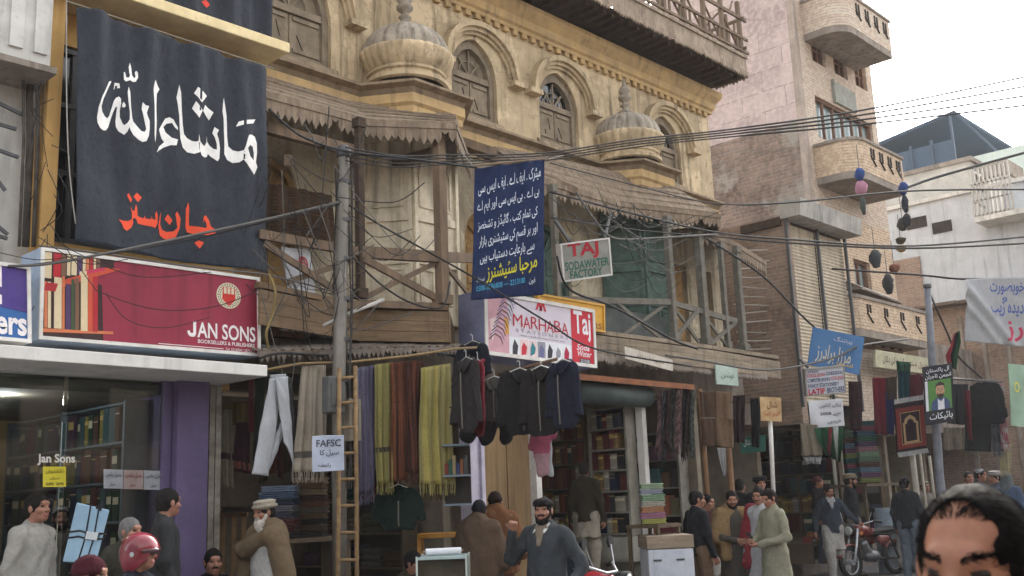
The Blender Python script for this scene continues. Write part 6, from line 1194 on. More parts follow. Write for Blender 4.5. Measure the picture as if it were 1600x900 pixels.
        v, f, m = sdf_net(q, hres*.9, .0015, .02, cuts, 4); net_obj('cap', [(v, f, m)], {'c': cm(*capcol)}, hxf, root)
        if cap == 'pakol': v, f, m = sdf_net([('c', (.092*math.cos(a), -.012+.112*math.sin(a), .052), (.092*math.cos(a+.4), -.012+.112*math.sin(a+.4), .052), .017, .017, 'c') for a in np.arange(0, 6.2, .4)], hres*.8, .001, .01); net_obj('cap_roll', [(v, f, m)], {'c': cm(*[int(x*.88) for x in capcol])}, hxf, root)
    if collar:
        mb = MB(); mb.lathe([(.064, -.012), (.075, .0), (.07, .035), (.058, .03)], tuple(L((0, -.008, 1.445))), 24); A_ = np.array(mb.v); mb.v = [tuple(x) for x in xf(A_)]; mb.build('collar', cm(*collar), root, smooth=True)
    if vneck:   # shirt front showing in the neck opening
        v, f, m = sdf_net([('c', L((x_, .085, 1.45)), L((x_*.15, .128*b_, 1.3)), .022, .008, 'c') for x_ in (-.045, -.02, 0, .02, .045)], .006, 0, .02); net_obj('shirt_front', [(v, f, m)], {'c': cm(*vneck)}, xf, root)
        for s in (-1, 1): v, f, m = sdf_net([('c', L((s*.05, .05, 1.475)), L((s*.055, .13, 1.41)), .026, .012, 'c', {'flat': ((s*.6, 1, .5), 2.2)})], .005, 0, .01); net_obj('collar', [(v, f, m)], {'c': cm(232, 232, 228)}, xf, root)
    if shawl:
        q, c, c2 = shawl; qq = [tuple([a[0]]+[L(x) if isinstance(x, tuple) and len(x) == 3 and i < 3 and a[0] == 'c' else (tuple(L(x)) if i == 1 else x) for i, x in enumerate(a) if i > 0]) for a in q]
        v, f, m = sdf_net(qq, res*.95, .012, .05, wf=.7); net_obj('shawl', [(v, f, m)], {'s': woven('shawl_wool', C(*c), C(*c2), 50)}, xf, root)
    root['k'] = 1; del root['k']
    return root, xf, hxf, L, sc
SHAWL_WRAP = [('c', (-.17, 0, 1.39), (.17, 0, 1.39), .105, .105, 's'), ('c', (0, -.02, 1.33), (0, -.02, .86), .235, .27, 's', {'flat': ((0, 1, 0), 1.35), 'zmin': .74}), ('c', (-.2, .0, 1.36), (-.3, .05, .95), .1, .1, 's'), ('c', (.2, 0, 1.36), (.3, .05, .98), .1, .1, 's'), ('c', (-.14, .12, 1.38), (.2, .16, 1.16), .075, .08, 's'), ('c', (0, -.03, 1.44), (0, -.02, 1.5), .12, .1, 's')]
SHAWL_OPEN = [('c', (-.17, -.02, 1.40), (.17, -.02, 1.40), .095, .095, 's'), ('c', (0, -.1, 1.33), (0, -.1, .95), .2, .24, 's', {'flat': ((0, 1, 0), 2.2), 'zmin': .8}), ('c', (.17, .05, 1.4), (.2, .13, .85), .085, .09, 's', {'flat': ((0, 1, 0), 1.8), 'zmin': .72}), ('c', (-.17, .05, 1.4), (-.2, .12, .95), .085, .09, 's', {'flat': ((0, 1, 0), 1.8), 'zmin': .72}), ('c', (.2, -.02, 1.37), (.3, .02, 1.08), .095, .1, 's'), ('c', (-.2, -.02, 1.37), (-.3, .02, 1.08), .095, .1, 's'), ('c', (0, -.05, 1.44), (0, -.04, 1.48), .105, .09, 's')]
def cuff_hand(a, b): return a
P_ = person
# left group in front of the bookshop
P_('man in a cream kurta seen from the side at the far left', 60, 767, 8.7, 70, top=(196, 192, 182), bottom=(196, 192, 182), look=(0, 6), res=.01, hres=.0055, collar=(196, 192, 182))
P_('man in a dark grey jacket looking away beside the mauve pillar', 264, 759, 9.0, 115, top=(66, 68, 70), bottom=(80, 78, 74), style='coat', look=(-20, 0), res=.01, hres=.0055, collar=(80, 80, 80))
P_('rider in a maroon knitted cap at the bottom edge', 143, 856, 5.6, 95, gz=0, top=(50, 44, 50), bottom=(60, 60, 66), style='coat', cap='beanie', capcol=(86, 24, 40), hair=True, res=.014, hres=.006)
rt_, xf_, hxf_, L_, sc_ = P_('motorbike rider wearing a red helmet and dark jacket at the bottom edge', 222, 834, 6.8, 80, gz=0, top=(48, 52, 66), bottom=(60, 60, 66), style='coat', hair=False, res=.014, hres=.006, look=(0, 5))
v, f, m = sdf_net([('e', (0, -.012, .02), (.125, .148, .135), 'h'), ('e', (0, -.035, -.05), (.118, .118, .11), 'h')], .006, 0, .03, [('e', (0, .15, -.06), (.098, .11, .075), 'x'), ('c', (0, 0, -.22), (0, .02, -.06), .095, .088, 'x')]); 
hm_ = NT('helmet_red'); hm_.base(hm_.mix(hm_.ramp(hm_.noise(7, 3), .45, .55), C(120, 26, 36), C(140, 44, 60))); hm_.b.inputs['Roughness'].default_value = .18; hm_.b.inputs['Coat Weight'].default_value = .6
ho = net_obj('helmet', [(v, f, m)], {'h': hm_.m}, hxf_, rt_)
v, f, m = sdf_net([('e', (0, -.008, .01), (.128, .152, .05), 'v')], .006, 0, .02, [('e', (0, -.05, 0), (.16, .15, .2), 'x')]); net_obj('visor', [(v, f, m)], {'v': flat('smoked_visor', C(70, 40, 46), .1, 0, .6)}, hxf_, ho)
v, f, m = sdf_net([('e', (.116, -.01, .0), (.012, .022, .026), 'v')], .006, 0, .02); net_obj('helmet_badge', [(v, f, m)], {'v': cm(210, 206, 206, 'gloss')}, hxf_, ho)
P_('grey haired man stooping behind the blue trunk', 205, 800, 8.3, 60, top=(70, 68, 56), bottom=(80, 76, 66), lean=.25, hairc=mat('grey_hair', C(110, 108, 106), C(80, 78, 78), 40, .7, .4), res=.013)
P_('man in a white cap seen dimly inside the bookshop glass', 96, 783, 10.6, 10, top=(120, 118, 112), bottom=(140, 136, 128), cap='kufi', capcol=(206, 204, 198), beard='b', res=.014)
P_('dark haired man in a navy coat seated low by the mauve pillar', 334, 841, 9.5, 15, top=(38, 40, 52), bottom=(60, 58, 58), style='coat', sit=.42, stature=1.72, moustache=True, res=.012, hres=.006)
P_('old white bearded man in a cream rolled cap and brown shawl', 413, 772, 9.6, -55, top=(206, 204, 198), bottom=(200, 196, 186), beard='w', cap='pakol', capcol=(206, 192, 168), shawl=([('c', (-.17, -.02, 1.39), (.17, -.02, 1.39), .105, .105, 's'), ('c', (0, -.06, 1.33), (0, -.08, .9), .22, .25, 's', {'flat': ((0, 1, 0), 1.6), 'zmin': .76}), ('c', (.2, 0, 1.36), (.3, .1, .9), .11, .12, 's', {'zmin': .7}), ('c', (-.18, .06, 1.38), (.16, .16, 1.24), .08, .09, 's'), ('c', (-.2, -.02, 1.36), (-.28, -.05, 1.0), .1, .11, 's'), ('c', (0, -.03, 1.42), (0, -.02, 1.455), .105, .09, 's')], (136, 112, 80), (120, 98, 70)), look=(-5, -6), skin=SKIN2, res=.01, hres=.0055, build=1.05)
P_('man in a dark cap and olive jacket crouching by the glass counter', 645, 824, 11.2, 60, top=(84, 78, 62), bottom=(70, 66, 58), style='coat', sit=.3, stature=1.7, cap='beanie', capcol=(36, 36, 40), look=(0, -8), lean=.25, res=.012)
P_('man from behind in a brown shawl and dark cap by the yellow table', 748, 775, 11.2, 150, top=(90, 84, 76), bottom=(196, 190, 178), cap='beanie', capcol=(40, 42, 50), shawl=(SHAWL_WRAP, (112, 88, 66), (92, 72, 56)), look=(-30, 0), res=.01, hres=.006, build=1.05)
P_('figure wrapped in an orange brown shawl before the boarded wall', 773, 762, 12.3, 170, top=(120, 80, 40), bottom=(150, 130, 100), shawl=(SHAWL_WRAP, (150, 96, 48), (128, 78, 40)), res=.012, hres=.0065, cap='beanie', capcol=(58, 44, 40))
rt_, xf_, hxf_, L_, sc_ = P_('stout bearded man in a grey sweater raising a cigarette', 848, 768, 9.4, -30, gz=.0, top=(74, 80, 86), bottom=(186, 180, 166), style='sweater', beard='b', cap='flatcap', capcol=(38, 34, 36), build=1.12, arms={'r': ((.34, .07, 1.17), (.23, .2, 1.43)), 'nr': (-.3, .6, 0), 'cr': .75, 'l': ((.34, -.04, 1.1), (.3, .2, .92))}, vneck=(150, 132, 110), res=.009, hres=.005, look=(-12, 4), skin=SKIN)
mb = MB(); a = V(xf_([L_((.19, .27, 1.56))])[0]); mb.tube([a, a+V((-.05, -.04, .015))], .004, 6); tag(mb.build('cigarette', cm(226, 224, 216)), 'white cigarette held up by the stout man in grey', 'cigarette')
P_('man from behind in an olive sweater at the open bookshop', 912, 719, 15.4, 165, gz=.5, top=(70, 62, 44), bottom=(196, 184, 160), style='sweater', res=.012, hem=.62)
# group by the white freezer
P_('man from behind in a black coat beside the white freezer', 1088, 764, 14.2, 120, gz=0, top=(38, 42, 52), bottom=(150, 116, 86), style='coat', res=.012, look=(20, 0), scarfc=1)
P_('man in an ochre shawl with black beard among the group', 1142, 764, 14.4, 25, gz=0, top=(90, 84, 76), bottom=(190, 182, 164), beard='b', shawl=(SHAWL_OPEN, (168, 132, 78), (140, 106, 62)), look=(20, -10), res=.012, arms={'r': ((.27, .05, 1.1), (.1, .28, 1.05)), 'l': ((.27, .05, 1.1), (.1, .28, 1.02))})
P_('young man in white with a red patterned shawl over one shoulder', 1184, 758, 14.0, -40, gz=0, top=(200, 200, 202), bottom=(196, 196, 198), look=(-10, -6), res=.012, shawl=([('c', (.16, -.02, 1.40), (.2, .08, .75), .1, .1, 's', {'flat': ((0, 1, 0), 1.6), 'zmin': .66}), ('c', (.18, -.04, 1.4), (.27, 0, 1.08), .09, .09, 's'), ('c', (-.1, -.06, 1.42), (.17, -.05, 1.42), .06, .07, 's')], (170, 36, 56), (120, 26, 44)), moustache=True)
rt_, xf_, hxf_, L_, sc_ = P_('man in a pale green kameez reading a phone in both hands', 1200, 761, 13.4, -60, gz=0, top=(168, 166, 136), bottom=(170, 166, 138), look=(-5, -16), res=.0105, hres=.006, collar=(168, 166, 136), arms={'r': ((.27, .02, 1.1), (.07, .3, 1.06)), 'l': ((.27, .02, 1.1), (.05, .3, 1.03)), 'cr': .8, 'cl': .8, 'nr': (-.5, .1, .8), 'nl': (.5, .1, .8)})
mb = MB(); q = [xf_([L_(x)])[0] for x in ((-.035, .36, 1.1), (.035, .36, 1.1), (.035, .42, 1.17), (-.035, .42, 1.17))]; q2 = [x+np.array((0, 0, .012)) for x in q]; mb.hexa(q+q2); tag(mb.build('mobile_phone', cm(40, 42, 48, 'gloss')), 'small dark phone in the hands of the man in pale green', 'phone')
P_('man in a dark felt hat standing in shade behind the group', 1186, 738, 16.2, 20, gz=.2, top=(44, 44, 50), bottom=(70, 66, 60), cap='pakol', capcol=(44, 42, 44), res=.014, style='coat')
P_('man in a black shirt facing away inside the dim cloth shop', 1155, 746, 16.4, 150, gz=.2, top=(46, 46, 50), bottom=(90, 86, 80), res=.014)
P_('man in a maroon jumper half hidden behind the black coat', 1104, 770, 15.0, 60, gz=.0, top=(92, 48, 44), bottom=(190, 186, 178), res=.014, style='sweater')
P_('man in a pakol cap and dark coat outside the cloth stacks', 1327, 735, 20.4, 80, gz=.0, top=(44, 48, 56), bottom=(170, 160, 140), cap='pakol', capcol=(176, 156, 128), beard='b', res=.014, style='coat')
P_('man in shade with a maroon cap by the binders shelf', 1277, 740, 20.0, 60, gz=.3, top=(50, 42, 48), bottom=(70, 80, 110), cap='beanie', capcol=(110, 50, 54), res=.015, style='coat')
P_('walking man in a blue grey sweater and cream shalwar', 1294, 755, 19.6, 15, gz=0, top=(66, 78, 92), bottom=(196, 192, 184), style='sweater', step=.16, look=(-10, -14), arms={'r': ((.27, -.06, 1.12), (.3, -.02, .88)), 'l': ((.33, .06, 1.14), (.42, .26, 1.02))}, vneck=(190, 186, 190), moustache=True, res=.0115, hres=.007, wr=.009)
P_('man from behind in a black vest near the metal drum', 1412, 741, 19.4, 160, gz=0, top=(48, 54, 62), bottom=(110, 124, 140), res=.014, style='coat', cap='beanie', capcol=(34, 34, 38))
P_('man in white sitting on the ground beside the red motorcycle', 1405, 818, 20.6, 100, gz=0, top=(206, 202, 194), bottom=(200, 196, 188), sit=.2, stature=1.7, cap='kufi', capcol=(206, 206, 204), res=.014, arms={'r': ((.25, .2, 1.1), (.16, .4, 1.0)), 'l': ((.25, .2, 1.1), (.16, .4, 1.0))})
for k, (px, py, dep, tu, tp, cp, cc, lab) in enumerate(((1512, 734, 21.5, 20, (120, 60, 60), None, None, 'bareheaded man in dull red far off under the black rug'), (1530, 728, 22.5, 60, (70, 74, 86), 'kufi', (190, 190, 196), 'man in a grey white cap far off beside the dull red one'), (1552, 731, 21.0, -70, (90, 100, 116), 'pakol', (206, 200, 196), 'man in a pale rolled cap far off before the cream scarf'), (1571, 733, 20.2, 160, (76, 102, 138), 'hood', (110, 120, 126), 'hooded man in a blue coat with his back turned at right edge'), (1444, 748, 22.5, 30, (150, 140, 128), 'kufi', (196, 186, 166), 'man in a cream cap far off behind the pole base'))):
    P_(lab, px, py, dep, tu, gz=0, top=tp, bottom=(120, 116, 110), cap=cp, capcol=cc or (90, 90, 90), res=.016, hres=.008)
# the man close to the lens: only his forehead reaches into the frame
rt_, xf_, hxf_, L_, sc_ = P_('balding dark haired man close by, only his forehead and brows in view', 1505, 735, 1.5, -21, gz=0, top=(120, 124, 130), bottom=(90, 90, 94), hair=False, res=.014, hres=.0032, skin=skin_mat('close_skin', C(132, 90, 68)), look=(2, -7), head_tilt=-2, nobrow=True)
HAIRN = mat('close_hair', C(22, 19, 18), C(12, 11, 11), 60, .75, .3, stain=0, spec=.06)
hq = [('e', (0, -.016, .02), (.0785, .0985, .0985), 'h'), ('e', (0, -.05, -.03), (.07, .055, .08), 'h')]
hcut = [('e', (0, .1, .054), (.056, .087, .08), 'x'), ('e', (-.004, .12, -.06), (.073, .114, .108), 'x'), ('e', (-.0, .05, -.13), (.1, .08, .09), 'x'), ('e', (0, -.05, -.15), (.09, .09, .06), 'x'), ('e', (-.04, .075, .065), (.028, .04, .022), 'x')]
v, f, m = sdf_net(hq, .004, .0012, .02, hcut, 6); hcap = net_obj('hair', [(v, f, m)], {'h': HAIRN}, hxf_, rt_)
def strands(name, roots, dirs, lens, lift, m, r0=.0004):
    mb = MB(); off = hxf_
    for q, d, L0, lf in zip(roots, dirs, lens, lift):
        n = q/np.linalg.norm(q); d = d-n*(d@n); d = d/(np.linalg.norm(d)+1e-6); pts = []
        for k in range(5):
            t = k/4; a = t*L0/.1; pp = (q+n*lf*math.sin(t*2.6))*math.cos(a)+d*np.linalg.norm(q)*math.sin(a); pts.append(pp)
        mb.tube(hxf_(np.array(pts)), [r0, r0, r0, r0*.8, r0*.3], 3, cap=False)
    return mb.build(name, m, rt_)
sel = rng.choice(len(v), 4200); Rq, Dq = [], []
for i in sel:
    q = v[i]; side = np.tanh(q[0]/.02); Rq.append(q*1.003); Dq.append(np.array([side*.45, -1.0, -.9*min(1, abs(q[0])/.06)])+rng.normal(0, .1, 3))
strands('hair_strands', Rq, Dq, rng.uniform(.012, .035, len(sel)), rng.uniform(0, .002, len(sel)), HAIRN, .0003)
Rq, Dq = [], []
for i in range(1100):   # thin hair over the receding hairline and crown
    a = rng.uniform(-1.0, 1.0); e_ = rng.uniform(.75, 1.35); n = np.array([math.sin(a)*math.cos(e_), math.cos(a)*math.cos(e_), math.sin(e_)]); q = n/math.sqrt((n[0]/.0745)**2+((n[1])/.0955)**2+(n[2]/.0985)**2)+np.array([0, -.008, .012])
    Rq.append(q); Dq.append(np.array([np.sign(a)*.4, -1, .2])+rng.normal(0, .15, 3))
e0 = np.min([np.abs(_prim(h_, v[:, 0], v[:, 1], v[:, 2])) for h_ in (hcut[0], hcut[4])], 0) < .005
for q in v[e0][rng.choice(e0.sum(), 1500)]:      # the hairline itself is uneven
    Rq.append(q*1.001+np.array([-np.sign(q[0])*.002, rng.uniform(-.002, .007), -rng.uniform(0, .003)])); Dq.append(np.array([np.tanh(q[0]/.03)*.5, -1, .5])+rng.normal(0, .25, 3))
strands('thin_hair', Rq, Dq, rng.uniform(.012, .04, len(Rq)), rng.uniform(0, .002, len(Rq)), HAIRN, .00028)
hv = sdf_net(head_prims((0, -.05, -.16), brow=False), .004, 0, .02)[0]; hv = hv[hv[:, 1] > .02]
def face_y(x, z): d = (hv[:, 0]-x)**2+(hv[:, 2]-z)**2; k_ = np.argsort(d)[:3]; return hv[k_, 1].mean()
Rq, Dq = [], []
for s_ in (-1, 1):
    for i in range(300):
        x = rng.uniform(.012, .053); z = .026+.006*math.sin((x-.012)/.041*2.4)+rng.normal(0, .0026)*(1.2-x*8); Rq.append(np.array([s_*x, face_y(s_*x, z)+.0002, z])); Dq.append(np.array([s_*1.0, -.2, .7-x*16])+rng.normal(0, .3, 3))
strands('eyebrows', Rq, Dq, rng.uniform(.005, .01, len(Rq)), rng.uniform(.0, .001, len(Rq)), HAIRN, .00042)
Rq, Dq = [], []
for s_ in (-1, 1):
    for i in range(60): x = rng.uniform(.018, .046); z = .002-.08*(abs(x)-.031)**2*10; Rq.append(np.array([s_*x, face_y(s_*x, z)+.0004, z])); Dq.append(np.array([s_*.3, .8, -.5])+rng.normal(0, .2, 3))
strands('eyelashes', Rq, Dq, rng.uniform(.004, .007, len(Rq)), rng.uniform(.0, .001, len(Rq)), HAIRN, .0003)
# ------------------------------------------------------------------ garments on hangers, stacks, furniture, vehicles
def garment_on(label, name, cat, px, py, dep, turn, prims, cols, res=.014, wr=.009, sc=1.0, group=None, hanger=True):
    """garment modelled flat in (x right, y depth, z up from the hook), hung at a pixel and depth, turned like a person"""
    p = PD(px, py, dep); toc = V((-ray(px, py).x, -ray(px, py).y, 0)).normalized(); rr = V((_r.x, _r.y, 0)); t = math.radians(turn); fw = toc*math.cos(t)+rr*math.sin(t); rt = V((fw.y, -fw.x, 0))
    R3_ = np.array([list(rt), list(fw), [0, 0, 1]])*sc; xf = lambda v: np.asarray(v)@R3_+np.array(p)
    root = thing(name, label, cat, p, group); net_obj('garment_body', [sdf_net(prims, res, wr, .03)], cols, xf, root)
    if name in ('hanging_jacket', 'hanging_coat', 'hanging_vest') and hanger:
        L_ = .7; lo_ = min(p_[6].get('zmin', 0) for p_ in prims if len(p_) > 6); mb = MB(); mb.tube([xf([x])[0] for x in ((.0, .085, -.2), (.004, .085, -.4), (0, .08, lo_+.04))], .007, 5); mb.build('zip', cm(120, 116, 110, 'metal'), root)
        mb = MB(); mb.tube([xf([x])[0] for x in ((-.03, .075, -.2), (-.085, .03, -.1), (-.06, -.05, -.055), (0, -.06, -.05), (.06, -.05, -.055), (.085, .03, -.1), (.03, .075, -.2))], .022, 6); mb.build('collar', cols['g'], root, smooth=True)
        for s_ in (-1, 1): mb = MB(); a_ = [xf([(s_*.14+dx, .078, lo_*.66+dz)])[0] for dx, dz in ((-.06, -.03), (.06, .0))]; mb.tube(a_, .008, 5); mb.build('pocket', cols['g'], root)
    if hanger: mb = MB(); q = [xf([x])[0] for x in ((-.17, 0, -.1), (0, 0, -.03), (.17, 0, -.1))]; mb.tube(q, .006, 5); h = [xf([x])[0] for x in ((0, 0, -.03), (0, 0, .03), (.02, 0, .05), (.03, 0, .03))]; mb.tube(h, .003, 5); mb.build('hanger', cm(200, 200, 196, 'metal'), root)
    return root
def jacket(w=.23, L=.68, sl=.58): 
    f = {'flat': ((0, 1, 0), 3.4)}
    q = [('c', (-w*.6, 0, -.13), (w*.6, 0, -.13), .07, .07, 'g', f), ('c', (0, 0, -.25), (0, 0, -L+.12), w*.9, w*.98, 'g', {'flat': ((0, 1, 0), 4), 'zmin': -L})]
    for s in (-1, 1): q.append(('c', (s*w*.85, 0, -.16), (s*(w+.04), .03, -sl), .068, .052, 'g', {'flat': ((0, 1, 0), 2.2), 'zmin': -sl-.02}))
    return q
GJ = 'jackets hung over the bookshop front'
garment_on('charcoal jacket with full sleeves beside the yellow shawl', 'hanging_jacket', 'jacket', 728, 553, 10.9, -48, jacket(.17, .82, .7), {'g': cm(62, 58, 58)}, group=GJ)
garment_on('crimson red jacket squeezed behind the charcoal one', 'hanging_jacket', 'jacket', 746, 556, 11.2, -72, jacket(.17, .86, .7), {'g': cm(150, 24, 50)}, group=GJ)
garment_on('navy padded jacket hung high behind the red one', 'hanging_jacket', 'jacket', 738, 528, 11.8, -30, jacket(.18, .5, .42), {'g': cm(40, 44, 58)}, group=GJ)
q = jacket(.16, .52, .3); garment_on('grey quilted vest with pale sleeve ends', 'hanging_vest', 'vest', 772, 583, 11.2, -10, q[:2]+[('c', (-.17, 0, -.2), (-.22, .02, -.5), .05, .045, 's', {'flat': ((0, 1, 0), 1.6)})], {'g': cm(92, 90, 84), 's': cm(140, 138, 138)}, group=GJ)
garment_on('black jacket with wide sleeves, left one of the black pair', 'hanging_jacket', 'jacket', 812, 570, 10.8, 12, jacket(.19, .72, .6), {'g': cm(40, 38, 40)}, group=GJ)
garment_on('black brown jacket hung right of the widest black one', 'hanging_jacket', 'jacket', 845, 566, 10.6, -24, jacket(.18, .74, .6), {'g': cm(46, 42, 42)}, group=GJ)
garment_on('dark navy coat at the end of the jacket pole', 'hanging_coat', 'coat', 879, 556, 10.4, -45, jacket(.17, .72, .58), {'g': cm(38, 44, 66)}, group=GJ)
garment_on('black trousers folded under the jackets by the boarded wall', 'folded_trousers', 'trousers', 770, 655, 11.4, 0, [('c', (-.16, 0, -.05), (-.14, 0, -.2), .1, .08, 'g', {'flat': ((0, 1, 0), 2)}), ('c', (.05, 0, -.05), (.08, 0, -.18), .12, .1, 'g', {'flat': ((0, 1, 0), 2)}), ('c', (.26, 0, -.05), (.28, 0, -.16), .1, .09, 'g', {'flat': ((0, 1, 0), 2)})], {'g': cm(38, 36, 40)})
f3 = {'flat': ((0, 1, 0), 2.4)}
garment_on('rose pink child shirt with short sleeves and striped hem', 'hanging_shirt', 'shirt', 845, 662, 11.3, -20, [('c', (0, 0, -.1), (.0, 0, -.3), .1, .085, 'g', f3), ('c', (-.07, 0, -.06), (-.15, 0, -.13), .04, .04, 'g', f3), ('c', (.07, 0, -.06), (.14, 0, -.24), .04, .035, 'g', f3), ('c', (.0, 0, -.35), (.0, 0, -.5), .085, .08, 's', f3), ('c', (-.06, 0, -.2), (-.09, 0, -.55), .035, .03, 'w', f3)], {'g': cm(200, 80, 118), 's': cm(214, 160, 172), 'w': cm(196, 198, 206)})
garment_on('black dress with long sleeves hung from the far pole', 'hanging_dress', 'dress', 1538, 596, 19.6, 0, [('c', (-.13, 0, -.1), (.13, 0, -.1), .08, .08, 'g', f3), ('c', (0, 0, -.2), (0, 0, -.8), .2, .26, 'g', {'flat': ((0, 1, 0), 2.4), 'zmin': -.8}), ('c', (-.2, 0, -.12), (-.28, 0, -.65), .08, .06, 'g', f3), ('c', (.2, 0, -.12), (.3, 0, -.65), .08, .06, 'g', f3)], {'g': cm(36, 40, 46)}, res=.018)
# poles carrying the goods
def pole_thing(label, pts, r, m, name='pole', cat='pole', group=None, n=8): mb = MB(); mb.tube(pts, r, n); return tag(mb.build(name, m, smooth=True), label, cat, group)
pole_thing('thin bent bamboo pole carrying the row of shawls', [PY(415, 578, 8.7), PY(470, 568, 8.68), PY(545, 566, 8.5), PY(640, 556, 8.35), PY(712, 545, 8.2), PY(745, 543, 8.1)], .014, mat('bamboo', C(146, 124, 88), C(116, 96, 66), 12, .7, .2))
pole_thing('rough wooden pole holding the black jackets below the stationery sign', [PY(752, 596, 9.2), PY(800, 580, 8.6), PY(870, 561, 7.9)], .02, mat('bare_pole', C(120, 92, 72), C(90, 70, 56), 12, .8, .3))
pole_thing('rod of clothes hangers below the tin awning', [PY(408, 540, 8.9), PY(500, 556, 8.9), PY(742, 547, 8.7)], .012, IRON)
pole_thing('long white rod slanting across the pole on the veranda', [PY(505, 509, 8.6), PY(545, 490, 8.5), PY(600, 468, 8.4)], .02, cm(206, 200, 190, 'paint'))
pole_thing('thin metal rod from which the black dress hangs', [PD(1440, 588, 20.2), PD(1490, 592, 19.8), PD(1566, 597, 19.4)], .02, IRON)
for k, (x, y0, y1, d, r, lab) in enumerate(((1302, 715, 790, 21.3, .04, 'whitish wooden post under the green flag'), (1314, 700, 770, 21.4, .02, 'slim grey post beside the whitish wooden post'), (1425, 708, 752, 20.0, .06, 'pale square post under the prayer rug'), (1437, 706, 752, 20.3, .03, 'thin white post right of the pale square post'), (1452, 712, 752, 20.6, .03, 'thin white post left of the grey street pole'), (1093, 608, 690, 15.9, .04, 'orange brown post beside the brown blankets'), (1138, 700, 770, 16.0, .05, 'ochre wooden post at the mouth of the dim cloth shop'))):
    pole_thing(lab, [PD(x, y0, d), V((PD(x, y0, d).x, PD(x, y0, d).y, .0))], r, cm(190, 182, 164, 'paint') if 'whi' in lab or 'pale' in lab else cm(140, 100, 60, 'paint') if 'o' in lab[:2] else WOODGREY, 'post', 'post')
# utility pole with ladder, meter boxes
UY = 8.45; u0 = PY(537, 238, UY); u1 = PY(530, 700, UY)
t = thing('utility_pole', 'grey steel utility pole wrapped in cables before the shawls', 'pole', (u1.x, UY, .15)); mb = MB(); mb.tube([(u1.x, UY, .15), (u1.x, UY, 2.9), (u0.x, UY, u0.z-.1), (u0.x, UY, u0.z)], [.072, .068, .062, .05], 20); mb.build('shaft', mat('galvanised_pole', C(128, 124, 116), C(96, 90, 82), 7, .55, .2, sc=(1, 1, .3), stain=.35, metal=.3), t, smooth=True)
mb = MB(); mb.lathe([(.001, .08), (.05, .07), (.075, .02), (.075, -.05), (.06, -.06)], u0, 16); mb.build('pole_cap', IRON, t, smooth=True)
mb = MB()
for k in range(7): z = 5.0-k*.42; mb.lathe([(.066, 0), (.074, .01), (.074, .04), (.066, .05)], (u0.x+(u1.x-u0.x)*k/10, UY, z), 16)
mb.build('clamp_band', IRON, t)
mb = MB()
for k in range(7):
    ph = k*.9; pts = [(u0.x+(u1.x-u0.x)*i/24*.8+.07*math.cos(ph+.25*math.sin(i*.7+k)), UY+.07*math.sin(ph-.9+.3*math.sin(i*.5+k*2))-.01, u0.z-.15-i*.14) for i in range(25)]; mb.tube(pts, .009, 5)
mb.build('bound_cables', cm(50, 48, 46, 'paint'), t)
p = PY(519, 616, UY-.12); t2 = thing('meter_box', 'grey metal meter box strapped to the utility pole', 'meter box', p); mb = MB(); mb.box(p.x-.1, UY-.2, p.z-.19, p.x+.1, UY-.08, p.z+.17); mb.build('case', mat('meter_grey', C(92, 94, 92), C(74, 76, 74), 6, .6, .1), t2, bevel=.015); mb = MB(); mb.box(p.x-.07, UY-.212, p.z-.12, p.x+.07, UY-.201, p.z+.1); mb.build('lid', cm(104, 106, 104, 'paint'), t2); mb = MB(); mb.beam((p.x+.05, UY-.1, p.z), (u1.x, UY-.06, p.z), .03, .02); mb.build('bracket', IRON, t2)
p = PY(549, 655, UY-.1); t2 = thing('meter_box', 'pale tan switch box beside the ladder on the utility pole', 'meter box', p); mb = MB(); mb.box(p.x-.07, UY-.16, p.z-.22, p.x+.08, UY-.06, p.z+.2); mb.build('case', cm(150, 140, 118, 'paint'), t2, bevel=.01); mb = MB(); mb.box(p.x-.03, UY-.17, p.z-.1, p.x+.04, UY-.161, p.z+.1); mb.build('lid', cm(110, 106, 96, 'paint'), t2)
t = thing('ladder', 'yellowish bamboo ladder leaning on the utility pole', 'ladder', (u1.x, UY-.3, .15)); lm = mat('bamboo_ladder', C(136, 110, 76), C(98, 78, 54), 14, .8, .4, stain=.4)
la, lb = PY(530, 575, UY-.2), PY(555, 572, UY-.2); lc, ld = PY(527, 930, UY-.42), PY(557, 930, UY-.42)
for a, b in ((la, lc), (lb, ld)): mb = MB(); e = b+(b-a)*((b.z-.152)/(a.z-b.z)); mb.tube([a, a.lerp(e, .5)+V((.006, 0, 0)), e], .022, 10); mb.build('rail', lm, t, smooth=True)
for k in range(9): f = .05+k*.115*1.0; a = la.lerp(lc, f); b = lb.lerp(ld, f); mb = MB(); mb.tube([a, b], .016, 8); mb.build('rung', lm, t, smooth=True)
t = thing('street_pole', 'grey steel street pole behind the portrait poster', 'pole', PD(1470, 800, 19.5)); a, b = PD(1449, 446, 19.5), PD(1468, 745, 19.5); mb = MB(); mb.tube([V((b.x, b.y, 0)), b, a.lerp(b, .4), a], [.085, .08, .07, .055], 16); mb.build('shaft', mat('blue_grey_pole', C(122, 126, 134), C(98, 102, 110), 6, .6, .15), t, smooth=True); mb = MB(); mb.lathe([(.001, .03), (.07, .02), (.075, -.04), (.066, -.05)], a, 14); mb.build('pole_cap', IRON, t); t.location = (b.x, b.y, 0)
for ch in t.children: ch.location = ch.location - V((b.x, b.y, 0)) + PD(1470, 800, 19.5)
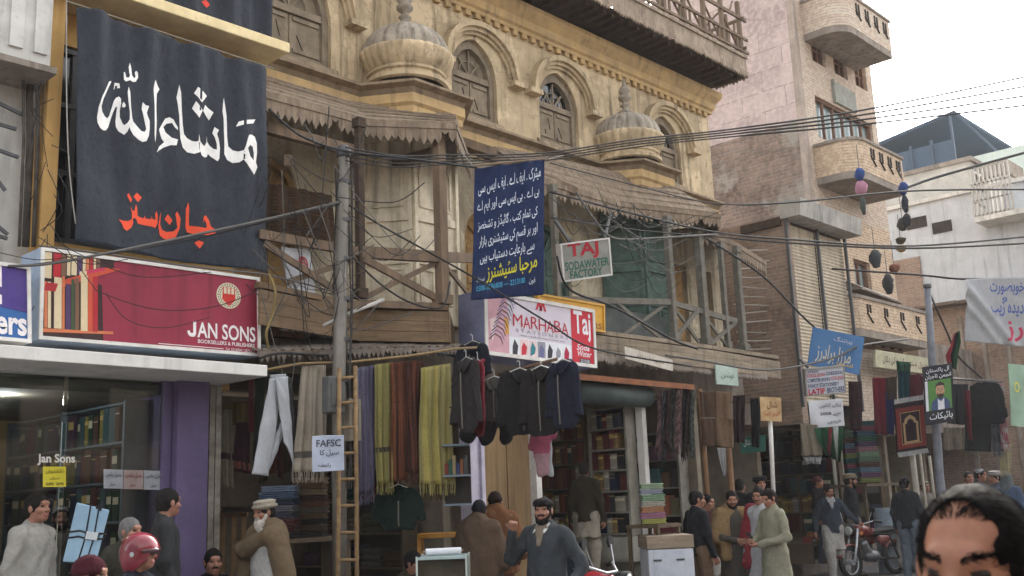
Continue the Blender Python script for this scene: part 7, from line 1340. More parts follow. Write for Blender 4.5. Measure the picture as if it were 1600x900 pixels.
# stacks of folded cloth: every folded piece is a thing
def folded(label, c, w, d, h, cat='folded cloth', group=None, striped=None):
    """one folded cloth: rounded folded edge towards -y, layered"""
    m = MB(); n = 3
    for k in range(n):
        z0 = h*k/n; hh = h/n*.94; pr = [(d/2, z0), (-d/2+hh/2, z0)]+[(-d/2+hh/2-hh/2*math.sin(a), z0+hh/2-hh/2*math.cos(a)) for a in np.linspace(.3, math.pi-.3, 5)]+[(-d/2+hh/2, z0+hh), (d/2, z0+hh)]
        j = .012*(k % 2); m.prism(pr, -w/2+j, w/2-j, frame=lambda y, z, x: (x, y, z))
    o = m.build('folded_cloth', c, base=(0, 0, 0)); o.location = (0, 0, 0); return tag(o, label, cat, group)
def stack(base, ang, items, w, d, group, fmt):
    z = base.z; ords = ['lowest', 'second', 'third', 'fourth', 'fifth', 'sixth', 'seventh', 'eighth', 'ninth', 'tenth', 'eleventh', 'twelfth']
    for i, (nm, col, h) in enumerate(items):
        o = folded(fmt % (nm, ords[i] if i < len(items)-1 else 'top'), cm(*col), w*random.uniform(.94, 1.04), d, h, group=group); o.location = (base.x+random.uniform(-.015, .015), base.y+random.uniform(-.01, .01), z); o.rotation_euler = (0, random.uniform(-.015, .015), ang+random.uniform(-.06, .06)); z += h+.004
AN = -YAW
p = PD(1021, 818, 13.2); tbl = thing('side_table', 'small dark table under the pastel towels', 'table', (p.x, p.y, .15)); mb = MB(); mb.box(p.x-.25, p.y-.25, p.z-.05, p.x+.25, p.y+.25, p.z-.006); mb.build('table_top', SHW, tbl)
for sx in (-1, 1):
    for sy in (-1, 1): mb = MB(); mb.box(p.x+sx*.22-.02, p.y+sy*.22-.02, .152, p.x+sx*.22+.02, p.y+sy*.22+.02, p.z-.051); mb.build('leg', SHW, tbl)
stack(p, AN, [('lemon yellow', (206, 206, 90), .06), ('pink', (206, 130, 170), .07), ('peach orange', (214, 150, 96), .075), ('cream', (206, 206, 186), .06), ('mint', (150, 196, 150), .08), ('lilac', (176, 184, 206), .06), ('pale green', (176, 206, 160), .07)], .3, .24, 'towels in the pastel stack', '%s towel, %s in the pastel stack by the freezer')
p = PD(487, 838, 10.6); plat = thing('low_platform', 'low dark platform carrying the shawl piles', 'platform', (p.x, p.y, .15)); mb = MB(); mb.box(p.x-.75, p.y-.25, p.z-.05, p.x+.35, p.y+.25, p.z-.006); mb.build('platform_top', SHW, plat)
for dx in (-.7, .3): mb = MB(); mb.box(p.x+dx-.04, p.y-.2, .152, p.x+dx+.04, p.y+.2, p.z-.051); mb.build('leg', SHW, plat)
stack(p, AN, [(n, c, .055) for n, c in (('dark grey', (60, 56, 54)), ('brown', (96, 72, 54)), ('black', (46, 44, 44)), ('umber', (110, 84, 60)), ('grey brown', (104, 92, 80)), ('rust', (120, 76, 50)), ('coffee', (78, 58, 46)), ('tan', (150, 120, 88)), ('cinnamon', (120, 88, 62)), ('sand', (164, 138, 106)), ('sepia', (96, 76, 58)))], .3, .3, 'folded shawls in the brown pile', '%s folded shawl, %s in the brown pile behind the ladder')
stack(p+V((-.42, -.05, 0)), AN, [(n, c, .06) for n, c in (('black', (40, 40, 46)), ('wine', (84, 40, 44)), ('dark red', (96, 44, 44)), ('slate', (70, 76, 90)), ('checked grey', (110, 110, 116)), ('navy', (46, 56, 80)), ('steel blue', (76, 96, 126)), ('pale blue', (110, 130, 156)))], .34, .3, 'folded shawls in the blue pile', '%s folded shawl, %s in the blue pile by the old man')
p = PD(1338, 756, 21.4); zz = [('violet', (104, 84, 120)), ('green', (60, 120, 96)), ('sea blue', (66, 110, 130)), ('rose', (170, 90, 110)), ('teal', (50, 110, 110)), ('yellow green', (160, 170, 90)), ('mauve', (130, 90, 130)), ('sky blue', (110, 150, 176)), ('brown', (110, 80, 70)), ('grey green', (110, 140, 120)), ('pale green', (140, 176, 140)), ('dusty pink', (180, 130, 140))]
tb2 = thing('stall_table', 'dark stall table under the coloured cloth stacks', 'table', (p.x, p.y, .3)); mb = MB(); mb.box(p.x-.6, p.y-.5, p.z-.06, p.x+.9, p.y+.3, p.z-.006); mb.build('table_top', SHW, tb2)
for dx in (-.55, .85): mb = MB(); mb.box(p.x+dx-.03, p.y-.45, .302, p.x+dx+.03, p.y-.39, p.z-.061); mb.build('leg', SHW, tb2)
random.seed(11)
stack(p, AN, [(n, c, .1) for n, c in zz], .42, .3, 'bright cloths in the left stack', '%s folded cloth, %s in the left bright stack'); stack(PD(1359, 754, 21.2), AN, [(n, c, .1) for n, c in zz[5:]+zz[:5]], .42, .3, 'bright cloths in the right stack', '%s folded cloth, %s in the right bright stack')
# freezer
p = PD(1037, 838, 13.0); ang = AN+.05; t = thing('chest_freezer', 'white chest freezer with a worn wooden lid before the scarves', 'freezer', (p.x, p.y, .0)); cx_, sx_ = math.cos(ang), math.sin(ang); fr = lambda x, y, z: (p.x+x*cx_-y*sx_, p.y+x*sx_+y*cx_, z)
def rbox(x0, y0, z0, x1, y1, z1, nm, m, par, bev=0): mb = MB(); mb.hexa([fr(x0, y0, z0), fr(x1, y0, z0), fr(x1, y1, z0), fr(x0, y1, z0), fr(x0, y0, z1), fr(x1, y0, z1), fr(x1, y1, z1), fr(x0, y1, z1)]); return mb.build(nm, m, par, bevel=bev)
zt = p.z+.02; fw_ = mat('freezer_white', C(196, 200, 208), C(176, 182, 192), 4, .4, .05, stain=.15, streak=.15); rbox(-.26, -.3, .02, .3, .35, zt-.16, 'body', fw_, t, .02); rbox(-.27, -.31, zt-.155, .31, .36, zt, 'lid', mat('worn_wood_lid', C(156, 140, 120), C(120, 106, 92), 9, .8, .3, sc=(.4, .4, 2)), t, .01); rbox(-.2, -.312, zt-.3, -.1, -.301, zt-.28, 'handle', IRON, t); rbox(.08, -.312, zt-.3, .18, -.301, zt-.28, 'handle', IRON, t)
# glass counter, yellow table, glass shelf
p = PD(693, 868, 9.0); ang = AN; cx_, sx_ = math.cos(ang), math.sin(ang); t = thing('glass_counter', 'glass sided counter with metal edges below the yellow table', 'counter', (p.x, p.y, .15)); zt = p.z
for x0, x1, y0, y1 in ((-.2, .2, -.25, -.24), (-.2, .2, .24, .25), (-.2, -.19, -.24, .24), (.19, .2, -.24, .24)): rbox(x0, y0, .5, x1, y1, zt-.021, 'glass_panel', GLASS, t)
rbox(-.2, -.25, zt-.02, .2, .25, zt, 'counter_top', PALEGLASS, t); rbox(-.2, -.25, .152, .2, .25, .49, 'base', SHB, t)
for sx in (-.215, .2):
    for sy in (-.265, .25): rbox(sx, sy, .152, sx+.015, sy+.015, zt+.01, 'corner_strip', cm(190, 200, 196, 'metal'), t)
t2 = thing('paper_roll', 'white paper roll lying on the glass counter', 'paper roll', fr(0, 0, zt)); mb = MB(); mb.tube([fr(-.15, -.05, zt+.035), fr(.15, .02, zt+.035)], .03, 14); mb.build('roll', PAPER, t2); mb = MB(); mb.tube([fr(-.17, -.055, zt+.035), fr(.17, .025, zt+.035)], .012, 8); mb.build('core', WOODGREY, t2)
p = PD(699, 832, 11.6); t = thing('yellow_table', 'yellow varnished table frame behind the glass counter', 'table', (p.x, p.y, .15)); ym = mat('yellow_varnish', C(196, 140, 52), C(160, 110, 44), 8, .4, .05); rbox(-.32, -.2, p.z-.05, .28, .2, p.z, 'table_top', ym, t, .006)
for x in (-.32, .24):
    for y in (-.2, .16): rbox(x, y, .152, x+.04, y+.04, p.z-.051, 'leg', ym, t)
p = PD(715, 790, 11.0); t = thing('glass_cabinet', 'small wall cabinet of glass shelves beside the white pilaster', 'cabinet', (p.x, p.y, p.z)); rbox(-.14, -.1, p.z, .14, .15, p.z+.02, 'shelf', SHB, t); rbox(-.14, -.1, p.z+.3, .14, .15, p.z+.32, 'shelf', SHB, t); rbox(-.14, -.1, p.z+.62, .14, .15, p.z+.64, 'shelf', SHB, t); rbox(-.14, .151, p.z, .14, .17, p.z+.64, 'back_panel', DARK, t)
for k in range(6):
    x = -.12+.04*k; tag(rbox(x, -.06, p.z+.322, x+.034, .1, p.z+.322+.12+.04*(k % 3), 'goods_box', cm(*[(150, 60, 50), (60, 110, 90), (180, 160, 110), (70, 80, 130), (160, 100, 60), (90, 90, 90)][k]), None), '%s small box on the middle shelf of the glass cabinet' % ['red', 'green', 'straw', 'blue', 'orange', 'grey'][k], 'box', 'small boxes in the glass cabinet')
garment_on('dark green padded coat heaped over the crouching man', 'hanging_coat', 'coat', 622, 752, 10.9, 0, jacket(.2, .5, .4), {'g': cm(24, 52, 44)})
# wooden easel frame beside the old man
p = PD(362, 800, 10.9); cx_, sx_ = math.cos(AN), math.sin(AN); t = thing('wooden_frame', 'unpainted wooden stand frame leaning by the shutter channel', 'stand', (p.x, p.y, .15)); em = mat('raw_wood', C(150, 120, 84), C(124, 96, 66), 9, .8, .2)
for a, b in (((-.09, 0, p.z), (-.07, -.1, .16)), ((.13, 0, p.z-.05), (.15, -.1, .16)), ((.03, 0, p.z-.02), (.06, -.12, .16)), ((-.12, -.01, p.z-.03), (.17, -.01, p.z-.03)), ((-.1, -.06, .75), (.17, -.06, .75))): mb = MB(); mb.beam(fr(*a), fr(*b), .05, .04); mb.build('bar', em, t)
p = PD(372, 797, 10.8); tag(folded('dark folded blanket lying on the wooden stand frame', cm(70, 60, 52), .3, .2, .06), None, None); o = bpy.data.objects['folded_cloth'] if False else None
bpy.context.view_layer.update(); fo = [x for x in COL.objects if x.get('label') == 'dark folded blanket lying on the wooden stand frame'][0]; fo.location = (p.x, p.y, p.z-.02); fo.rotation_euler = (0, 0, AN)
# blue metal trunk carried upright
t = thing('metal_trunk', 'pale blue metal trunk roped shut and carried upright on a bike', 'trunk', PD(130, 840, 6.4)); c0 = [PD(120, 785, 6.4), PD(171, 797, 6.2), PD(150, 880, 6.2), PD(98, 878, 6.4)]; nn = ray(130, 840).normalized(); nn = V((nn.x, nn.y, 0)).normalized()*.16
bm_ = mat('trunk_blue', C(136, 164, 184), C(116, 146, 168), 5, .45, .05, stain=.15); mb = MB(); mb.hexa([c0[3], c0[2], c0[2]+nn, c0[3]+nn, c0[0], c0[1], c0[1]+nn, c0[0]+nn]); mb.build('body', bm_, t, bevel=.008)
mb = MB(); k = lambda u, v: (c0[3]*(1-u)+c0[2]*u)*(1-v)+(c0[0]*(1-u)+c0[1]*u)*v-nn*.03
for v in (.42, .52): mb.tube([k(-.03, v-.02), k(.3, v+.03), k(.6, v+.0), k(1.03, v+.04)], .006, 5)
for u in (.45, .7): mb.tube([k(u, -.02), k(u+.05, .45), k(u-.02, 1.03)], .005, 5)
mb.tube([k(.75, .95), k(.72, 1.1), k(.62, .98)], .008, 5); mb.build('rope', cm(60, 60, 64), t)
mb = MB(); q = [k(.5, .42), k(.85, .42), k(.85, .56), k(.5, .56)]; mb.hexa([x-nn*.02 for x in q]+[x-nn*.12 for x in q]); mb.build('clasp', cm(206, 214, 220, 'metal'), t)
p = PD(1385, 800, 20.9); t = thing('oil_drum', 'pale blue grey metal drum behind the red motorcycle', 'drum', (p.x, p.y, 0)); mb = MB(); z1 = p.z+.08; mb.lathe([(.001, .0), (.26, 0), (.27, .02), (.26, .04), (.26, z1*.33), (.27, z1*.35), (.26, z1*.37), (.26, z1*.64), (.27, z1*.66), (.26, z1*.68), (.26, z1-.03), (.27, z1), (.25, z1), (.25, z1-.03), (.001, z1-.03)], (p.x, p.y, 0), 36); mb.build('barrel', mat('drum_paint', C(150, 164, 176), C(120, 134, 148), 5, .5, .1, stain=.3), t, smooth=False); mb = MB(); mb.lathe([(.001, 0), (.04, 0), (.04, .02), (.001, .025)], (p.x+.14, p.y, z1-.029), 12); mb.build('bung', IRON, t)
t = thing('handcart', 'low dark wooden table heaped with small goods below the binders shelf', 'stall', (22, 10.9, .3)); mb = MB(); q = PD(1270, 835, 20.4); mb.box(q.x-.7, q.y-.35, .62, q.x+.7, q.y+.35, .68); mb.build('table_top', SHW, t)
for dx in (-.6, .6): mb = MB(); mb.box(q.x+dx-.04, q.y-.3, .302, q.x+dx+.04, q.y+.3, .619); mb.build('leg', SHW, t)
for k in range(7):
    c = [(150, 60, 50), (190, 120, 60), (60, 70, 110), (170, 160, 140), (120, 40, 50), (70, 100, 90), (200, 150, 90)][k]; x = q.x-.6+.19*k; mb = MB(); h = .12+.08*(k % 3); mb.box(x, q.y-.3, .683, x+.15, q.y-.1, .683+h); o = tag(mb.build('carton', cm(*c, 'paint'), bevel=.005), '%s carton on the low table under the binders shelf' % ['brick red', 'amber', 'indigo', 'ivory', 'wine', 'green grey', 'honey'][k], 'carton', 'cartons on the low table'); m2 = MB(); m2.box(x+.02, q.y-.304, .7, x+.13, q.y-.3005, .7+h*.5); m2.build('carton_label', PAPER, o)
# ------------------------------------------------------------------ motorcycles
def motorcycle(label, px, py, dep, head, gz, tank, lean_=0):
    """px,py = front axle height reference on the ground; head = direction angle like a person's turn"""
    p = PD(px, py, dep); toc = V((-ray(px, py).x, -ray(px, py).y, 0)).normalized(); rr = V((_r.x, _r.y, 0)); t_ = math.radians(head); fw = toc*math.cos(t_)+rr*math.sin(t_); rt = V((fw.y, -fw.x, 0)); o = V((p.x, p.y, gz)); root = thing('motorcycle', label, 'motorcycle', o)
    T = lambda x, y, z: o+rt*(x+z*lean_)+fw*y+V((0, 0, z)); BLKM = cm(34, 34, 36, 'paint'); CH = cm(196, 198, 202, 'metal'); TK = cm(*tank, 'gloss')
    def tor(y, name):
        w = MB(); R, r = .26, .048; vs = []; n, k = 36, 10
        for i in range(n):
            a = 2*math.pi*i/n
            for j in range(k): b = 2*math.pi*j/k; q = R+r*math.cos(b); vs.append(T(r*.8*math.sin(b), y+q*math.cos(a), .31+q*math.sin(a)))
        w.add(vs, [(i*k+j, i*k+(j+1) % k, ((i+1) % n)*k+(j+1) % k, ((i+1) % n)*k+j) for i in range(n) for j in range(k)]); hub = MB(); hub.tube([T(-.06, y, .31), T(.06, y, .31)], .05, 14); wo_ = hub.build('wheel', CH, root, smooth=False)
        w.build('tyre', BLKM, wo_, smooth=True); rm = MB(); pts = [T(0, y+.215*math.cos(2*math.pi*i/36), .31+.215*math.sin(2*math.pi*i/36)) for i in range(37)]; rm.tube(pts, .014, 6); rm.build('rim', CH, wo_)
        s = MB()
        for i in range(18): a = 2*math.pi*i/18; s.tube([T(.02*(-1)**i, y, .31), T(0, y+.21*math.cos(a), .31+.21*math.sin(a))], .003, 4)
        s.build('spokes', CH, wo_)
    tor(.62, 'front'); tor(-.62, 'rear')
    for s in (-1, 1): b = MB(); b.tube([T(s*.08, .62, .31), T(s*.08, .5, .62), T(s*.08, .4, .92)], [.026, .024, .02], 10); b.build('fork_leg', CH, root, smooth=True)
    def arc(y, nm, a0, a1, m):
        b = MB(); n = 12; vs = []
        for i in range(n+1):
            a = a0+(a1-a0)*i/n
            for x, r in ((-.065, .32), (-.04, .35), (.04, .35), (.065, .32)): vs.append(T(x, y+r*math.cos(a), .31+r*math.sin(a)))
        b.add(vs, [(i*4+j, i*4+j+1, i*4+j+5, i*4+j+4) for i in range(n) for j in range(3)]); q = b.build(nm, m, root, smooth=True); md = q.modifiers.new('s', 'SOLIDIFY'); md.thickness = .006
    arc(.62, 'front_mudguard', .3, 2.4, TK); arc(-.62, 'rear_mudguard', .7, 2.9, TK)
    loc = lambda v: np.array([list(T(*x)) for x in v])
    net_obj('tank', [sdf_net([('c', (0, .3, .86), (0, -.02, .84), .12, .09, 't'), ('e', (0, .2, .9), (.13, .2, .09), 't')], .014, 0, .05)], {'t': TK}, loc, root)
    net_obj('seat', [sdf_net([('c', (0, -.05, .83), (0, -.62, .86), .1, .11, 't', {'flat': ((0, 0, 1), 1.9)})], .014, 0, .04)], {'t': BLKM}, loc, root)
    net_obj('engine', [sdf_net([('e', (0, .02, .4), (.13, .18, .12), 't'), ('c', (0, .1, .45), (0, .2, .62), .09, .08, 't'), ('e', (.1, -.05, .38), (.06, .11, .1), 't')], .014, .004, .02, wf=3)], {'t': cm(120, 120, 122, 'metal')}, loc, root)
    net_obj('side_panel', [sdf_net([('c', (-.09, -.2, .68), (-.09, -.4, .7), .09, .06, 't', {'flat': ((1, 0, 0), 3)}), ('c', (.09, -.2, .68), (.09, -.4, .7), .09, .06, 't', {'flat': ((1, 0, 0), 3)})], .012, 0, .01)], {'t': TK}, loc, root)
    b = MB()
    for pa in ([(0, .42, .88), (0, .3, .35), (0, -.1, .28)], [(.07, .1, .8), (.08, -.4, .78), (.08, -.75, .8)], [(-.07, .1, .8), (-.08, -.4, .78), (-.08, -.75, .8)], [(.08, -.62, .31), (.08, -.1, .33)], [(-.08, -.62, .31), (-.08, -.1, .33)], [(.1, -.62, .31), (.1, -.45, .75)], [(-.1, -.62, .31), (-.1, -.45, .75)]): b.tube([T(*x) for x in pa], .018, 8)
    b.build('chassis', BLKM, root); b = MB(); b.tube([T(.12, .2, .35), T(.13, -.1, .26), T(.15, -.3, .28), T(.16, -.85, .36)], [.02, .022, .04, .042], 10); b.build('exhaust', CH, root, smooth=True)
    b = MB(); b.tube([T(-.36, .2, 1.03), T(-.3, .26, 1.05), T(-.12, .38, .98), T(.12, .38, .98), T(.3, .26, 1.05), T(.36, .2, 1.03)], .014, 8); hbz = b.build('handlebar', CH, root, smooth=True)
    for s in (-1, 1):
        b = MB(); b.tube([T(s*.3, .26, 1.05), T(s*.4, .16, 1.02)], .02, 8); b.build('grip', BLKM, hbz)
        b = MB(); b.tube([T(s*.25, .3, 1.05), T(s*.3, .26, 1.22)], .006, 5); st_ = b.build('mirror_stem', CH, root); b = MB(); b.tube([T(s*.31, .26, 1.25), T(s*.31, .23, 1.25)], .055, 14); b.build('mirror', BLKM, st_)
        b = MB(); b.tube([T(s*.16, .45, .84), T(s*.2, .48, .84)], .035, 10); b.build('indicator', cm(214, 120, 40, 'gloss'), root)
    b = MB(); b.tube([T(0, .4, .9), T(0, .46, .9), T(0, .55, .89)], [.05, .09, .1], 18); hl = b.build('headlight', BLKM, root, smooth=True); b = MB(); b.tube([T(0, .551, .89), T(0, .57, .89)], [.092, .06], 18); b.build('headlight_lens', cm(206, 210, 206, 'gloss'), hl)
    b = MB(); b.beam(T(0, -.95, .62), T(0, -.95, .74), .16, .015); b.build('number_plate', PAPER, root)
    return root
q = PD(1352, 880, 20.6); motorcycle('red motorcycle with orange tank flash parked on the far roadside', 1366, 884, 19.9, -42, 0, (124, 38, 30), .06)
motorcycle('red motorcycle nosing into the bottom edge beside the man in grey', 905, 930, 9.9, 62, 0, (180, 24, 40), .05)
# ------------------------------------------------------------------ hanging decorations on the far balcony wires
def lantern(px, py, dep, cols, label, n=2, s=1.0):
    p = PD(px, py, dep); t = thing('paper_lantern', label, 'lantern', p, 'decorations hung across the far street'); z = 0
    for k, (c, h, r) in enumerate(cols):
        mb = MB(); mb.lathe([(.002, z), (r*.5, z-.02), (r, z-h*.3), (r*.95, z-h*.6), (r*.55, z-h*.95), (.002, z-h)], p, 14, rfun=lambda a, z: .8+.14*math.sin(a*3+z*20)+.06*math.sin(a*7+z*31)); mb.build('globe', cm(*c), t, smooth=True); z -= h
    mb = MB(); mb.tube([p, p+V((0, 0, .5))], .008, 5); mb.build('string', IRON, t)
lantern(1342, 262, 21.5, [((50, 92, 170), .28, .12), ((214, 140, 170), .34, .15), ((90, 100, 96), .4, .07)], 'blue over pink paper lantern hanging below the round brick balcony')
lantern(1410, 284, 22.5, [((50, 80, 150), .3, .12), ((60, 66, 80), .4, .09), ((70, 72, 76), .0+.3, .1)], 'blue and slate lantern hanging against the white building')
lantern(1409, 340, 22.5, [((90, 86, 82), .3, .14)], 'grey lantern hung below the blue and slate one'); lantern(1406, 370, 22.5, [((90, 80, 60), .16, .13), ((190, 150, 60), .18, .14)], 'grey and yellow lantern hung lowest against the white wall')
lantern(1366, 390, 21.8, [((84, 88, 92), .4, .15)], 'dark grey lantern before the glazed bay'); lantern(1386, 428, 21.8, [((76, 78, 82), .44, .13)], 'charcoal lantern at the right end of the glazed bay'); lantern(1396, 412, 22, [((150, 90, 70), .2, .13)], 'terracotta lantern between the two grey lanterns')
# ------------------------------------------------------------------ overhead cables
CAB = cm(44, 44, 46, 'paint'); CAB2 = cm(110, 108, 104, 'paint'); GC = 'overhead cables'
def cable(label, pts, r, m=CAB, sag=.0, group=GC):
    """pts = (px, py, depth): catenary spans through measured points"""
    P = [PD(a, b, d) for a, b, d in pts]; n = 14; out = []
    if len(P) == 2: out = [P[0].lerp(P[1], i/n)-V((0, 0, sag*4*(i/n)*(1-i/n))) for i in range(n+1)]
    else:
        for i in range(len(P)-1):
            p0, p1, p2, p3 = P[max(0, i-1)], P[i], P[i+1], P[min(len(P)-1, i+2)]
            for k in range(8 if i < len(P)-2 else 9): t = k/8; out.append(.5*((2*p1)+(p2-p0)*t+(2*p0-5*p1+4*p2-p3)*t*t+(3*p1-p0-3*p2+p3)*t**3))
    cdp = lambda q: (q-EYE).dot(_f); mb = MB(); mb.tube(out, [r*max(.55, cdp(q)/14) if cdp(q) < 16.5 else max(r*cdp(q)/14, .001*cdp(q)) for q in out], 6); return tag(mb.build('cable', m, smooth=True), label, 'cable', group)
cable('thick grey cable sweeping under the orange words to the utility pole', [(-40, 414, 8.5), (60, 414, 8.7), (170, 395, 9.0), (300, 368, 9.6), (420, 342, 10.3), (538, 314, 10.9)], .02, CAB2)
cable('second thinner cable beside the thick grey one', [(-40, 424, 8.5), (90, 408, 8.8), (260, 382, 9.5), (420, 346, 10.3), (538, 318, 10.9)], .01)
cable('black cable running from the utility pole down across the stationery sign', [(538, 316, 10.9), (600, 355, 11.0), (690, 405, 11.2), (760, 445, 11.5), (850, 500, 12.0), (930, 545, 12.8), (1080, 572, 14)], .013)
cable('cable looping from the utility pole along the veranda rail', [(540, 390, 10.9), (590, 440, 10.9), (640, 472, 11.2), (690, 480, 11.5), (703, 440, 11.8)], .014)
for k in range(4): cable('%s of the bundled cables crossing above the navy banner into the sky' % ['uppermost', 'second', 'third', 'lowest'][k], [(540, 230+k*7, 10.9), (620, 243+k*6, 11.5), (700, 242+k*5, 12.2), (850, 239+k*4, 13.5), (1000, 217+k*4, 15), (1150, 201+k*4, 16.5), (1370, 168+k*8, 18.5), (1640, 112+k*16, 21)], .0115-.0006*k)
for k, (y0, y1, y2, y3) in enumerate(((255, 300, 312, 296), (300, 345, 384, 366), (340, 352, 388, 378))):
    cable('%s long cable spanning from the veranda to the far right' % ['high thin', 'thick', 'low'][k], [(860, y0, 13.2), (1000, (y0+y1)/2+14, 14.6), (1120, y1+18, 16), (1240, (y1+y2)/2+10, 17.5), (1430, y2-(14 if k == 0 else 0), 20), (1640, y3, 23)], (.008, .014, .01)[k])
cable('thin cable from the far balcony across the white wall to the banner', [(1300, 420, 20), (1440, 430, 21), (1510, 436, 21), (1640, 434, 22)], .008)
cable('slack cable drooping before the brick annexe', [(1100, 370, 16.5), (1190, 430, 17), (1260, 500, 18), (1330, 560, 19)], .01)
cable('pale cable curving under the blue painted signboard', [(1040, 555, 15.5), (1100, 564, 15.8), (1200, 578, 16.6), (1300, 560, 17.6), (1345, 540, 18), (1420, 530, 19.5)], .014, CAB2)
cable('cable above the maroon shop sign along the cloth hem', [(60, 384, 8.8), (160, 396, 9.2), (250, 410, 9.6), (340, 421, 10), (420, 430, 10.3), (520, 455, 10.9)], .012, CAB2)
cable('loose wire dipping over the pictured books', [(78, 350, 9.0), (140, 440, 9.0), (165, 460, 9.1), (250, 484, 9.4), (340, 478, 9.8), (410, 450, 10.1)], .006)
cable('hanging wire loop over the maroon sign face', [(165, 458, 9.1), (200, 500, 9.2), (260, 512, 9.4), (330, 495, 9.7)], .005)
cable('thin white cord down the left edge of the black banner', [(104, -20, 9.1), (104, 150, 8.9), (108, 260, 8.8), (118, 350, 8.8)], .008, cm(196, 190, 180))
cable('wire running from the street pole down to the banner corner', [(1449, 450, 19.5), (1480, 520, 19.8), (1500, 560, 20), (1560, 612, 20.5)], .01)
cable('thin wire from the building eave to the street pole', [(1400, 300, 24), (1470, 275, 25), (1640, 228, 27)], .02)
cable('yellow pipe like cable curling by the sign corner', [(420, 428, 10.2), (430, 455, 10.1), (426, 490, 10.1), (416, 520, 10.0), (420, 545, 10.1)], .018, cm(170, 144, 74))
cable('bundle of wires lying over the tin awning', [(405, 560, 10), (440, 552, 10.2), (520, 555, 10.8), (620, 548, 11.4), (720, 556, 11.9)], .02)
cable('dark cable along the veranda eave to the navy banner', [(420, 170, 10.4), (470, 212, 10.6), (540, 236, 10.9), (640, 248, 11.4), (745, 262, 12.0)], .016)
cable('cable hanging from the eave beside the TAJ sign', [(900, 300, 13), (930, 345, 13.2), (960, 372, 13.6), (1020, 372, 14.4), (1120, 366, 16)], .014, CAB2)
cable('cable slanting from the TAJ sign under the veranda rail', [(870, 400, 13), (890, 452, 13.1), (960, 480, 13.8), (1050, 530, 15), (1090, 545, 15.4)], .016)
for k, (x0, y0, x1, y1) in enumerate(((0, 500, 60, 470), (0, 395, 120, 400), (60, 370, 200, 405), (90, 380, 330, 425))): cable('thin tangled wire drooping about the top corner of the maroon sign', [(x0, y0, 8.6), ((x0+x1)/2, max(y0, y1)+6, 8.8), (x1, y1, 9.0)], .006, group='wires at the sign corner')
random.seed(5)
for k in range(52):   # tangle of thin service wires round the veranda and the pole
    a = (random.uniform(400, 540), random.uniform(200, 480), random.uniform(10.3, 10.9)); b = (a[0]+random.uniform(-60, 170), a[1]+random.uniform(-60, 130), a[2]+random.uniform(-.1, .6)); c = ((a[0]+b[0])/2+random.uniform(-30, 30), max(a[1], b[1])+random.uniform(5, 50), (a[2]+b[2])/2)
    cable('loose thin wire in the tangle between the utility pole and the veranda', [a, c, b], random.uniform(.004, .008), CAB if k % 3 else CAB2, group='tangled service wires')
for k in range(12):
    a = (random.uniform(55, 95), random.uniform(110, 380), 9.3); b = (a[0]+random.uniform(-30, 30), a[1]+random.uniform(30, 140), 9.3+random.uniform(0, .2)); c = ((a[0]+b[0])/2+random.uniform(-25, 25), (a[1]+b[1])/2, 9.25); cable('loose wire clipped to the yellow wall edge at the far left', [a, c, b], .006, group='wires on the yellow wall edge')
for k in range(26):
    a = (random.uniform(850, 1000), random.uniform(290, 400), random.uniform(13, 14)); b = (a[0]+random.uniform(30, 160), a[1]+random.uniform(-10, 70), a[2]+random.uniform(.2, 1)); c = ((a[0]+b[0])/2, max(a[1], b[1])+random.uniform(8, 30), (a[2]+b[2])/2); cable('loose thin wire strung about the TAJ sign and green veranda', [a, c, b], .005, CAB2 if k % 2 else CAB, group='wires about the projecting sign')
# woven mat and little details on the veranda
hang('brown split bamboo screen slumped on the veranda beside the pole', ((420, 285), (520, 305), (415, 360), (525, 382)), 9.6, (110, 80, 52), (70, 52, 36), 3, .05, None, 60, (.5, .5, 1), cat='screen', name='bamboo_screen')
t = thing('wall_rack', 'small brown wall rack of white bundles under the veranda', 'rack', PY(450, 525, 9.6)); a, b = PY(430, 500, 9.6), PY(476, 530, 9.6); mb = MB(); mb.box(a.x, 9.58, b.z, b.x, 9.7, a.z+.15); mb.build('rack_back', RUST, t)
for r_ in range(2):
    for k in range(5): x = a.x+.04+k*.1; z = b.z+.06+r_*.22; mb = MB(); mb.box(x, 9.52, z, x+.07, 9.578, z+.15); mb.build('bundle', PAPER, t)
# ------------------------------------------------------------------ the other side of the street, behind the camera
for k, (x0, x1, h, c, lab) in enumerate(((-14, -4, 7.0, (200, 180, 150), 'sand coloured building across the street behind the viewer'), (-3.9, 6, 7.0, (176, 160, 146), 'dun coloured building across the street behind the viewer'), (6.1, 18, 9.0, (190, 170, 150), 'buff coloured building across the street behind the viewer'), (18.1, 34, 7.5, (180, 170, 160), 'grey buff building across the street behind the viewer'))):
    t = thing('opposite_building', lab, 'building', ((x0+x1)/2, -7, 0)); mb = MB(); mb.box(x0, -10, 0, x1, -7, h); mb.build('wall', cm(*c, 'paint'), t)
    n = int((x1-x0)/2.2)
    for i in range(n):
        x = x0+.6+i*2.2
        for z in (3.6, 5.6):
            if z+1.3 < h: mb = MB(); mb.box(x, -6.998, z, x+1.1, -6.95, z+1.3); mb.build('window', GLASSD, t)
        mb = MB(); mb.box(x-.3, -6.998, .1, x+1.5, -6.94, 2.7); mb.build('shopfront', DARK, t)
